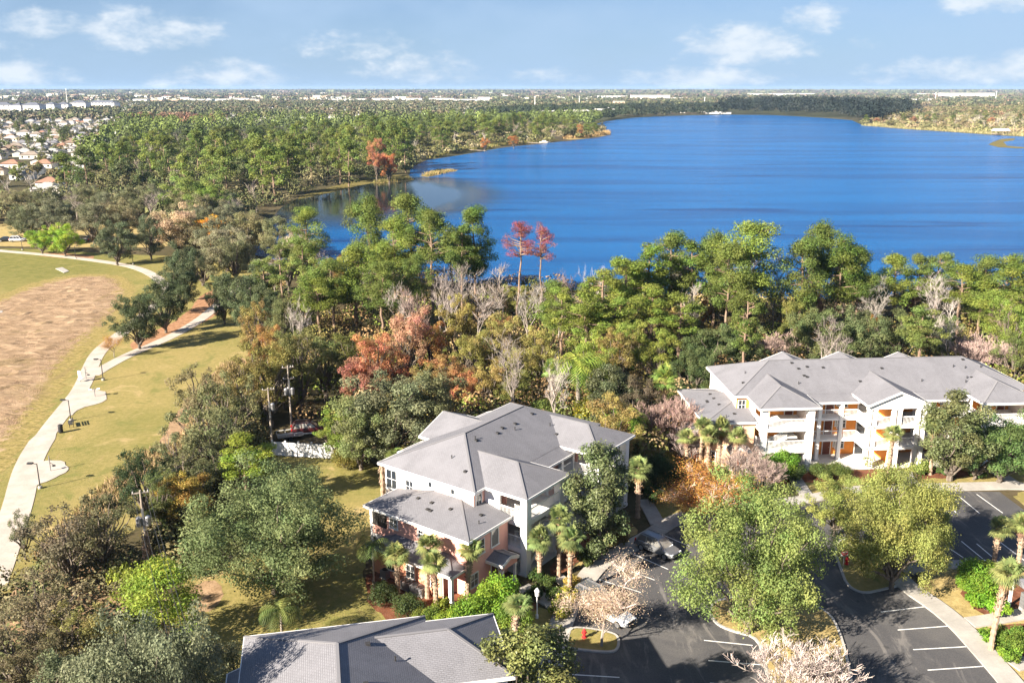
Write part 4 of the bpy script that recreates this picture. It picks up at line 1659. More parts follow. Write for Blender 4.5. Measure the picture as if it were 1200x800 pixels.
    fs = [[(a, 14.55, zw), (a, 1.7, zw), (a + 4.8, 6.5, zx), (a + 4.8, 9.75, zx)], [(a, 1.7, zw), (e, 1.7, zw), (e, 6.5, zx), (a + 4.8, 6.5, zx)], [(-1.62, 14.55, zw), (a, 14.55, zw), (a + 4.8, 9.75, zx)]]
    wr = roof_part(root, fs, [((a, 14.55, zw), (a, 1.7, zw)), ((a, 1.7, zw), (e, 1.7, zw)), ((-1.62, 14.55, zw), (a, 14.55, zw))],
                   [(a, 1.7, zw - .12), (e, 1.7, zw - .12), (e, 4.8, zw - .12), (-1.65, 4.8, zw - .12), (-1.65, 14.55, zw - .12), (a, 14.55, zw - .12)],
                   [((a, 1.7, zw), (a + 4.8, 6.5, zx)), ((a, 14.55, zw), (a + 4.8, 9.75, zx))], walls['roof'])
    vents(wr, [(-3.3, y, zw + sw * (-3.3 - a), k) for y, k in ((10.3, 0), (8.6, 0), (6.3, 0))] + [(-4.3, 7.9, zw + sw * 2.1, 0), (-4.25, 8.3, zw + sw * 2.1, 0), (-2.2, 3.6, zw + sw * 1.9, 0), (-3.4, 2.9, zw + sw * 1.2, 1)])
    # screened porch at the wing's far corner
    for zf in (0, 2.8):
        MB().box(-6.0, -1.62, 11.9, 14.1, zf + (.0 if zf else .02), zf + .16).build('porch_floor', 'slab', root)
        MB().box(-6.02, -5.9, 11.92, 13.75, zf + .16, zf + 1.0).box(-5.8, -1.65, 14.0, 14.12, zf + .16, zf + 1.0).build('porch_parapet', walls['wing'], root)
        MB().box(-5.97, -5.93, 11.95, 13.75, zf + 1.0, zf + 2.55).build('screen', 'screen_dark', root)
    MB().box(-6.03, -5.75, 11.9, 14.12, 5.25, 5.6).box(-6.03, -5.75, 11.9, 14.12, 2.55, 2.8).build('porch_beam', 'trim_white', root)
    column(root, -5.86, 13.95, .32, 0, 5.58)
    # --- single storey lean-to with a corner porch
    zl = 2.85
    MB().box(-7.55, -6.0, 3.9, 12.2, 0, zl).build('lean_to_wall', walls['lean'], root)
    fs = [[(-8.1, 12.75, zl), (-8.1, 2.3, zl), (-6.02, 4.4, zl + .82), (-6.02, 10.7, zl + .82)], [(-8.1, 2.3, zl), (-6.02, 2.3, zl), (-6.02, 4.4, zl + .82)], [(-6.02, 12.75, zl), (-8.1, 12.75, zl), (-6.02, 10.7, zl + .82)]]
    lr = roof_part(root, fs, [((-8.1, 12.75, zl), (-8.1, 2.3, zl)), ((-8.1, 2.3, zl), (-6.02, 2.3, zl)), ((-6.02, 12.75, zl), (-8.1, 12.75, zl))],
                   [(-8.1, 2.3, zl - .1), (-6.02, 2.3, zl - .1), (-6.02, 12.75, zl - .1), (-8.1, 12.75, zl - .1)], [((-8.1, 2.3, zl), (-6.02, 4.4, zl + .82)), ((-8.1, 12.75, zl), (-6.02, 10.7, zl + .82))], walls['roof'])
    vents(lr, [(-7.0, 9.8, zl + .42, 0), (-7.1, 5.0, zl + .4, 0)])
    column(root, -7.75, 2.65, .34, 0, zl - .12)
    door(root, -6.9, 3.9, .05, 0)
    for y in (5.2, 7.6, 10.0):
        window(root, -7.55, y, .9, R(-90), .9, 1.2)
    # --- entrance canopy on the front of the wing
    cx0, cx1, cy0, cz = -3.5, -.9, .2, 2.62
    cm = (cx0 + cx1) / 2
    czr = cz + .36 * (cm - cx0)
    cr = roof_part(root, [[(cx0, 2.1, cz), (cx0, cy0, cz), (cm, cy0, czr), (cm, 2.1, czr)], [(cx1, cy0, cz), (cx1, 2.1, cz), (cm, 2.1, czr), (cm, cy0, czr)]],
                   [((cx0, 2.1, cz), (cx0, cy0, cz)), ((cx1, cy0, cz), (cx1, 2.1, cz)), ((cx0, cy0, cz), (cm, cy0, czr)), ((cm, cy0, czr), (cx1, cy0, cz))], None, [((cm, cy0, czr), (cm, 2.1, czr))], walls['roof'], .3)
    MB().face([(cx0 + .15, cy0 + .12, 2.0), (cx1 - .15, cy0 + .12, 2.0), (cx1 - .15, cy0 + .12, cz), (cm, cy0 + .12, czr - .08), (cx0 + .15, cy0 + .12, cz)]).build('canopy_gable', walls['wing'], cr)
    for x in (cx0 + .3, cx1 - .3):
        column(root, x, cy0 + .28, .22, 0, 2.0)
    door(root, cm, 2.1, .03, 0)
    # --- windows of the end walls and the wing
    for y, w_, h_ in ((15.3, 1.3, 1.9), (12.9, .9, 1.2), (10.2, .4, .5), (7.4, .4, .5)):
        window(root, -1.6, y, 5.72 if h_ < 1.5 else 5.55, R(-90), w_, h_) if h_ > 1 else window(root, -1.6, y, 7.0, R(-90), w_, h_, False)
    window(root, -.9, 4.9, 6.2, 0, .8, 1.2)
    for y, w_, h_, zz in ((11.0, .9, .9, 4.2), (7.6, .55, .7, 4.3)):
        window(root, -6.0, y, zz, R(-90), w_, h_)
    window(root, -4.5, 2.1, 3.6, 0, 1.5, 1.35)
    window(root, -2.1, 2.1, 3.55, 0, 1.0, 1.6, False)
    window(root, -5.2, 2.1, .8, 0, 1.0, 1.2)
    for zf in (0, 2.7, 5.4):
        for y in (7.0, 10.5, 14.0):
            window(root, xe, y, zf + .9, R(90), 1.1, 1.25)
        xx = 1.0
        while xx < xe - 1:
            if not any(abs(xx - q) < 4.6 for q in ((9.85, 14.2) if not long else (8.5, 16.7, 24.6))):
                window(root, xx, 16.2, zf + .9, R(180), 1.1, 1.25)
            xx += 1.9
    return root


OC, OR = G(617, 676), G(888.5, 553.5)
WALL_C = dict(end='wall_cream', front='wall_pink', back='wall_cream', wing='wall_pink', lean='wall_coral', roof='shingle')
WALL_R = dict(end='wall_cream', front='wall_orange', back='wall_cream', wing='wall_peach', lean='wall_orange', roof='shingle')
apartment('apartment_building', OC, 53.9, 'pink and white three storey apartment building with grey hipped roof between the palms', WALL_C)
apartment('apartment_building', OR, 4.0, 'long orange and white apartment building with gabled balconies beside the upper car park', WALL_R, True)
apartment('apartment_building', (2.38, 38.98), 102.0, 'building of which only the grey roof shows at the bottom edge', WALL_C)

# ---------------------------------------------------------------- planting near the buildings and in the park
OAK = (.075, .098, .042)
OAKG = (.105, .118, .072)
OLIVE = (.145, .145, .055)
DEEP = (.048, .072, .030)
PINE = (.145, .19, .046)
PINEL = (.19, .24, .048)
LIME = (.205, .265, .04)
YEL = (.27, .215, .045)
ORA = (.36, .165, .045)
RED = (.26, .11, .075)
SALM = (.36, .175, .115)
TAN = (.31, .235, .15)
PEACH = (.50, .37, .26)
GREYT = (.32, .275, .25)
PINKT = (.33, .24, .21)
PALMC = (.20, .23, .085)
MAGN = (.070, .088, .036)


def big(kind, px, yt, yb, w, col, label, name='oak_tree', **k):
    return P(kind, px, yt, yb, w, col, label, name, **k)


# left foreground
big('oak_big', 313, 553, 696, 17.0, (.115, .145, .060), 'large round evergreen oak filling the lawn beside the pink building')
big('oak_big', 150, 714, 960, 11.5, (.135, .150, .088), 'grey green oak cut off by the bottom edge near the lower roof')
big('oak', 228, 745, 868, 7.5, (.125, .140, .080), 'small grey green oak at the bottom edge, touching the larger oak')
big('oak', 62, 775, 890, 8.0, (.11, .13, .07), 'grey green oak crown rising from the bottom edge at its dark corner')
big('pine_young', 182, 664, 765, 8.2, LIME, 'bushy lime green pine between the oaks below the wooden pole', 'pine_tree')
big('pine_open', 284, 512, 600, 6.6, LIME, 'flat topped lime green pine standing alone in front of the white fence', 'pine_tree')
big('wispy', 72, 590, 690, 8.0, (.11, .095, .060), 'thin half bare grey tree below the lamp on the path bend', 'scrub_tree')
big('wispy', 112, 575, 675, 7.0, (.10, .10, .05), 'thin dark green tree with bare lower branches next to the wooden pole', 'scrub_tree')
big('wispy', 22, 597, 655, 3.0, (.10, .11, .055), 'small thin tree leaning over the lower end of the path', 'scrub_tree')
big('broad', 165, 520, 622, 6.5, DEEP, 'dark green tree beside the yellowing one behind the wooden pole', 'broadleaf_tree')
big('broad', 214, 548, 632, 6.6, (.26, .185, .045), 'yellow and orange tinged tree between the dark tree and the large oak', 'broadleaf_tree')
big('broad', 186, 548, 640, 4.5, (.10, .12, .04), 'green tree squeezed between the dark and the yellowing tree', 'broadleaf_tree')
big('wispy', 40, 672, 765, 8.0, (.15, .13, .075), 'brownish scrub tree at the photo edge beside the bare dirt', 'scrub_tree')
big('wispy', 12, 715, 820, 7.0, (.14, .12, .07), 'brown scrub tree in the bottom corner at the photo edge', 'scrub_tree')
big('wispy', 85, 712, 800, 6.5, (.16, .15, .05), 'yellow green scrub tree with vines beside the grey green oaks', 'scrub_tree')
big('broad', 40, 745, 845, 6.0, (.10, .085, .045), 'dark brown green tree low in the bottom corner', 'broadleaf_tree')

# belt between the park lawn and the fence
for i, (px, yt, yb, w, c, kd, lab) in enumerate((
        (240, 462, 560, 9.5, (.125, .135, .062), 'wispy', 'wide grey green scrub tree with bare twigs facing the park lawn'),
        (262, 432, 535, 8.0, (.125, .130, .058), 'wispy', 'grey green scrub tree left of the two poles'),
        (205, 500, 580, 7.0, (.12, .125, .06), 'wispy', 'low scrub tree at the lawn edge above the dark green tree'),
        (228, 425, 510, 7.5, (.15, .135, .07), 'wispy', 'brownish scrub tree at the lawn edge, nearest the meadow path'),
        (310, 398, 500, 9.0, (.17, .15, .045), 'broad', 'yellow green tree behind the taller of the two poles'),
        (345, 380, 488, 8.5, (.135, .135, .045), 'broad', 'olive tree behind the pole with the transformers'),
        (285, 412, 505, 7.0, (.185, .155, .055), 'broad', 'yellowish tree left of the pole tops'),
        (378, 392, 470, 8.0, (.105, .125, .045), 'broad', 'dark olive tree in front of the red maple, above the gap'),
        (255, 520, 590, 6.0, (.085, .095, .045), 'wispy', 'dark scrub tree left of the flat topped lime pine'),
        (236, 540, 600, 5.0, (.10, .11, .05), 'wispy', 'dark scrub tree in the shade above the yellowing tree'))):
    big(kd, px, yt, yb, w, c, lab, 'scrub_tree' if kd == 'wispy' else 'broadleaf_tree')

# park oaks along the paths
for px, yt, yb, w, c, lab in (
        (157, 343, 409, 10.0, (.060, .078, .036), 'round dark park oak nearest the fork of the paths'),
        (188, 326, 390, 10.0, (.062, .080, .036), 'dark park oak right behind the one at the path fork'),
        (213, 284, 352, 9.5, (.066, .085, .042), 'dark park oak where the upper path bends out of view'),
        (208, 310, 366, 8.5, (.064, .082, .04), 'dark park oak wedged between its two neighbours beside the path bend'),
        (132, 257, 311, 11.0, (.080, .098, .052), 'round park oak standing on the upper path beside the dry meadow'),
        (172, 252, 304, 10.0, (.085, .10, .056), 'grey green park oak behind the one on the upper path'),
        (283, 313, 392, 10.5, (.075, .096, .046), 'broad park oak beside the lower path, with a smaller one in front'),
        (306, 333, 398, 9.0, (.085, .105, .050), 'grey green oak in front of the broad park oak by the lower path'),
        (258, 318, 380, 6.5, (.07, .09, .042), 'narrow oak on the meadow side of the broad park oak'),
        (330, 350, 405, 7.0, (.11, .12, .05), 'olive oak below the far path bend with the litter bins')):
    big('oak', px, yt, yb, w, c, lab, 'park_oak')
big('oak', 46, 266, 297.5, 9.0, (.16, .24, .03), 'small bright green tree beside the upper path, nearer the photo edge', 'young_tree')
big('oak', 72, 262, 300.5, 10.0, (.20, .275, .035), 'yellow green tree beside the upper path, the brighter of the pair', 'young_tree')
P('peach_tree', 131, 394, 419, 3.6, (.40, .22, .05), 'tiny orange leaved sapling at the path fork under the dark oak', 'sapling')

# right foreground
big('oak_big', 889, 568, 742, 14.2, (.145, .185, .055), 'large spreading green oak on the island in the car park')
big('oak_big', 1062, 542, 690, 11.8, (.185, .20, .058), 'yellow green oak with pale branches over the hydrant island')
big('oak', 985, 556, 628, 6.5, (.17, .195, .055), 'smaller yellow green oak between the two large car park oaks')
big('oak', 1080, 575, 655, 7.0, (.185, .195, .06), 'yellow green oak crown at the upper car park, against the larger one')
big('magnolia', 705, 517, 655, 7.6, MAGN, 'dark glossy magnolia in front of the pink building facade', 'magnolia_tree')
big('magnolia', 1126, 460, 563, 8.8, (.075, .085, .034), 'dark glossy magnolia in front of the orange building', 'magnolia_tree')
big('magnolia', 619, 729, 905, 8.0, (.10, .11, .036), 'glossy magnolia at the bottom edge beside the lower roof', 'magnolia_tree')
big('oak', 1184, 484, 567, 10.5, (.080, .125, .040), 'green oak at the photo edge beside the orange building')
big('oak', 1150, 500, 562, 6.0, (.085, .13, .045), 'lower green oak tucked under the magnolia of the orange building')
P('peach_tree', 708, 664, 757, 6.6, (.45, .35, .255), 'peach leaved half bare tree on the kerbed island with the hydrant', 'crape_myrtle', twig=(.55, .46, .40))
P('peach_tree', 836, 548, 622, 8.8, (.42, .22, .06), 'orange autumn tree at the near corner of the orange building', 'crape_myrtle', twig=(.42, .33, .28))
P('peach_tree', 808, 566, 618, 5.5, (.46, .26, .08), 'smaller orange tree beside the parked car, in front of the autumn tree', 'crape_myrtle', twig=(.42, .33, .28))
P('bare_shrub', 948, 745, 835, 8.0, (.52, .44, .40), 'pale leafless shrub on the dry island at the bottom edge', 'bare_shrub', 'shrub')
P('bare_shrub', 872, 522, 570, 5.5, (.36, .28, .25), 'leafless pinkish shrub at the corner pier of the orange building', 'bare_shrub', 'shrub')
P('bare_shrub', 896, 532, 582, 5.0, (.35, .27, .24), 'leafless pinkish shrub in front of the orange building, nearer the large oak', 'bare_shrub', 'shrub')
P('bare_shrub', 786, 462, 528, 8.0, (.36, .25, .22), 'leafless pinkish tree in the gap between the two buildings', 'bare_shrub', 'shrub')
P('bare_shrub', 808, 498, 545, 5.0, (.44, .35, .32), 'leafless grey shrub beside the end wing of the orange building', 'bare_shrub', 'shrub')

# palms
for i, (px, yt, yb, lab) in enumerate((
        (464, 634, 697, 'cabbage palm before the lean-to, nearest the large oak'),
        (499, 624, 700, 'cabbage palm before the lean-to, standing behind the middle one'),
        (510, 646, 722, 'cabbage palm in the middle of the row before the lean-to'),
        (547, 632, 702, 'cabbage palm at the front corner of the pink wing'),
        (633, 615, 683, 'shortest cabbage palm at the stair tower of the pink building'),
        (656, 588, 676, 'tallest cabbage palm in the group of three at the stair tower'),
        (669, 612, 696, 'cabbage palm of the stair tower group with yellow hanging fronds'),
        (602, 697, 762, 'low cabbage palm on the lawn beside the post lantern'),
        (592, 738, 800, 'low cabbage palm half hidden by the bottom magnolia'),
        (750, 532, 606, 'shaded cabbage palm at the far tower of the pink building'),
        (807, 503, 553, 'cabbage palm of the end wing group, closest to the woods'),
        (824, 484, 551, 'tall cabbage palm behind the others at the peach end wing'),
        (846, 486, 552, 'tall cabbage palm of the end wing group, against the wing roof'),
        (832, 497, 562, 'cabbage palm in the front of the end wing group'),
        (863, 500, 560, 'cabbage palm of the end wing group, nearest the stair tower'),
        (1047, 497, 560, 'cabbage palm in front of the gabled balconies'),
        (1100, 476, 556, 'cabbage palm beside the magnolia of the orange building'),
        (1173, 602, 668, 'cabbage palm with thick booted trunk beside the upper car park stripes'),
        (1203, 602, 672, 'cabbage palm cut by the photo edge beside the upper car park'),
        (1178, 650, 762, 'cabbage palm in the bed beside the walk at the photo edge'))):
    x, y, h = upto(px, yt, yb)
    plant('sabal', x, y, h, 3.3 if i != 9 else 3.8, PALMC if px > 800 or i in (0, 1, 2, 3) else (.17, .215, .08), lab, 'cabbage_palm', 'palm', 'cabbage palms round the buildings', dead=(.42, .30, .12) if i == 6 else (.30, .20, .11))
P('feather', 435, 622, 690, 3.6, (.11, .145, .035), 'slender feather palm in the shade beside the lean-to', 'feather_palm', 'palm')
P('feather', 327, 700, 760, 3.8, (.13, .16, .045), 'young feather palm on the lawn in front of the lower roof', 'feather_palm', 'palm')
P('feather', 272, 752, 830, 3.4, (.03, .05, .025), 'small dark palm at the eave corner of the lower roof', 'feather_palm', 'palm')
P('feather_big', 678, 415, 500, 8.0, (.19, .265, .045), 'feather palm with long arching fronds in the wood edge behind the pink roof', 'feather_palm', 'palm')
P('feather_big', 735, 480, 535, 6.0, (.24, .37, .05), 'bright green feather palm beyond the far corner of the pink building', 'feather_palm', 'palm')
P('sabal', 779, 424, 505, 4.6, (.19, .25, .06), 'lone tall cabbage palm above the pinkish bare tree', 'cabbage_palm', 'palm')
P('sabal', 466, 525, 560, 3.4, (.16, .20, .06), 'cabbage palm tucked behind the pink building by the grey green oaks', 'cabbage_palm', 'palm')
P('sabal', 650, 420, 480, 4.0, (.17, .23, .055), 'cabbage palm half hidden in the wood behind the ridge of the pink building', 'cabbage_palm', 'palm')
# a topped palm trunk at the corner
x, y, h = upto(447, 540, 592)
tp = thing('palm_stump', 'dead palm trunk without fronds at the corner of the pink building', 'stump', (x, y, 0))
mb = MB()
mb.tube([(0, 0, -.2)] + [(0.02 * (i % 3), .015 * (i % 2), h * (i + 1) / 14) for i in range(14)], [.22 + .05 * (i % 2) for i in range(15)], 9)
mb.build('trunk', 'bark_palm', tp)
mb = MB()
rg = random.Random(5)
for i in range(26):
    a, zz = rg.uniform(0, 6.28), h * rg.uniform(.55, 1.0)
    mb.bar((math.cos(a) * .2, math.sin(a) * .2, zz), (math.cos(a) * .42, math.sin(a) * .42, zz - .35), .1, .03)
mb.build('old_leaf_bases', 'bark_palm', tp)

# shrubs and hedges
BR = (.17, .27, .028)
for px, yt, yb, w, c, kd, lab in (
        (583, 668, 722, 5.4, BR, 'shrub_big', 'large bright green shrub before the entrance canopy of the pink building'),
        (552, 690, 738, 4.6, (.16, .25, .03), 'shrub_big', 'bright green shrub on the oak side of the large entrance shrub'),
        (530, 705, 748, 3.8, (.19, .28, .03), 'shrub_big', 'yellow green shrub just above the lower roof ridge'),
        (604, 690, 740, 4.0, (.13, .20, .03), 'shrub_big', 'green shrub between the entrance shrub and the post lantern'),
        (448, 678, 706, 3.2, (.055, .075, .025), 'shrub_big', 'dark green shrub at the foot of the slender feather palm'),
        (478, 690, 722, 3.4, (.07, .095, .03), 'shrub_big', 'dark green shrub before the air conditioners'),
        (500, 705, 738, 3.0, (.13, .17, .03), 'shrub_big', 'olive shrub under the middle palm of the lean-to row'),
        (518, 694, 722, 2.2, (.20, .22, .03), 'bush', 'small yellow green bush at the porch column of the lean-to'),
        (641, 673, 690, 2.3, (.08, .12, .03), 'round_bush', 'clipped round bush at the foot of the shortest tower palm'),
        (628, 662, 682, 2.2, (.07, .11, .028), 'round_bush', 'clipped round bush right against the stair tower pier'),
        (649, 684, 703, 2.2, (.085, .13, .03), 'round_bush', 'clipped round bush at the bend of the entrance walk'),
        (627, 684, 702, 2.2, (.055, .09, .025), 'round_bush', 'shaded clipped bush between the tower and the entrance walk'),
        (664, 685, 708, 2.6, (.33, .30, .05), 'bush', 'yellow bush beside the walk, nearest the yellow frond palm'),
        (672, 672, 690, 2.0, (.34, .27, .06), 'bush', 'yellow bush at the foot of the yellow frond palm'),
        (656, 700, 722, 2.4, (.24, .25, .04), 'bush', 'yellow green bush at the walk junction by the peach tree'),
        (690, 455, 505, 5.0, (.33, .31, .03), 'shrub_big', 'bright yellow shrub in the wood edge behind the pink roof'),
        (640, 462, 500, 6.0, (.13, .16, .04), 'shrub_big', 'green shrub directly behind the highest ridge of the pink roof'),
        (918, 520, 560, 5.0, (.135, .24, .028), 'shrub_big', 'bright green shrub before the stair tower of the orange building'),
        (903, 530, 562, 3.6, (.15, .25, .03), 'shrub_big', 'small bright green shrub, neighbour of the one at the orange tower'),
        (933, 537, 562, 3.6, (.06, .09, .025), 'shrub_big', 'dark shrub beside the walk to the orange tower'),
        (962, 540, 561, 3.6, (.10, .13, .035), 'shrub_big', 'olive shrub at the foot of the gallery of the orange building'),
        (984, 538, 560, 3.6, (.11, .14, .035), 'shrub_big', 'olive shrub under the gallery, second from the stair tower'),
        (1076, 541, 556, 2.4, (.11, .18, .03), 'round_bush', 'clipped round bush left of the pair before the gabled bay'),
        (1087, 538, 554, 2.4, (.12, .19, .03), 'round_bush', 'clipped round bush, the one nearer the magnolia trunk'),
        (1110, 543, 557, 2.6, (.07, .12, .03), 'bush', 'dark bush at the foot of the magnolia by the orange building'),
        (1147, 548, 560, 2.4, (.07, .12, .03), 'bush', 'dark bush between the magnolia and the edge oak'),
        (875, 552, 575, 2.6, (.20, .27, .03), 'bush', 'small yellow green bush at the canopy of the orange wing'),
        (1150, 650, 690, 5.0, (.155, .25, .03), 'shrub_big', 'large bright green shrub beside the walk near the mail kiosk'),
        (1142, 668, 698, 3.6, (.17, .27, .03), 'shrub_big', 'bright green shrub in front of the larger one near the kiosk'),
        (1160, 690, 714, 3.0, (.16, .30, .025), 'bush', 'lush fern like bush in the bed before the kiosk'),
        (1148, 690, 708, 2.6, (.15, .28, .025), 'bush', 'low green bush at the curved edge of the kiosk bed'),
        (1172, 700, 722, 2.6, (.17, .31, .03), 'bush', 'lush green bush beside the trunk of the edge palm'),
        (1165, 735, 752, 2.4, (.13, .24, .025), 'bush', 'green bush left of the trunk in the lower bed'),
        (1192, 730, 762, 3.4, (.12, .19, .03), 'shrub_big', 'rounded shrub at the photo edge in the lower bed'),
        (1186, 752, 772, 2.2, (.15, .24, .03), 'bush', 'low bush in front of the rounded shrub in the lower bed'),
        (700, 628, 652, 2.8, (.07, .10, .03), 'bush', 'dark bush under the magnolia in the mulch bed'),
        (688, 640, 662, 2.4, (.085, .11, .03), 'bush', 'dark bush between the magnolia and the tower palms'),
        (722, 615, 640, 2.8, (.13, .10, .035), 'bush', 'reddish green bush at the tip of the mulch bed by the car'),
        (402, 515, 548, 4.0, (.20, .185, .045), 'shrub_big', 'yellow green shrub at the end of the white fence'),
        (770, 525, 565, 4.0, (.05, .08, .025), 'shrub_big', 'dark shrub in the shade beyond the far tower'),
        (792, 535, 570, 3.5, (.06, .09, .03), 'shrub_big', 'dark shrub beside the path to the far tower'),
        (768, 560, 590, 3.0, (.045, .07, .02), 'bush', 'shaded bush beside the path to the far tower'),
        (140, 655, 690, 3.0, (.30, .33, .06), 'bush', 'yellow green fern clump at the foot of the wooden pole'),
        (380, 735, 750, 1.6, (.12, .16, .04), 'bush', 'small weed clump along the eave of the lower roof'),
        (350, 735, 752, 1.6, (.10, .15, .035), 'bush', 'small weed clump at the eave of the lower roof, nearer the young palm')):
    P(kd, px, yt, yb, w, c, lab, 'shrub', 'shrub')

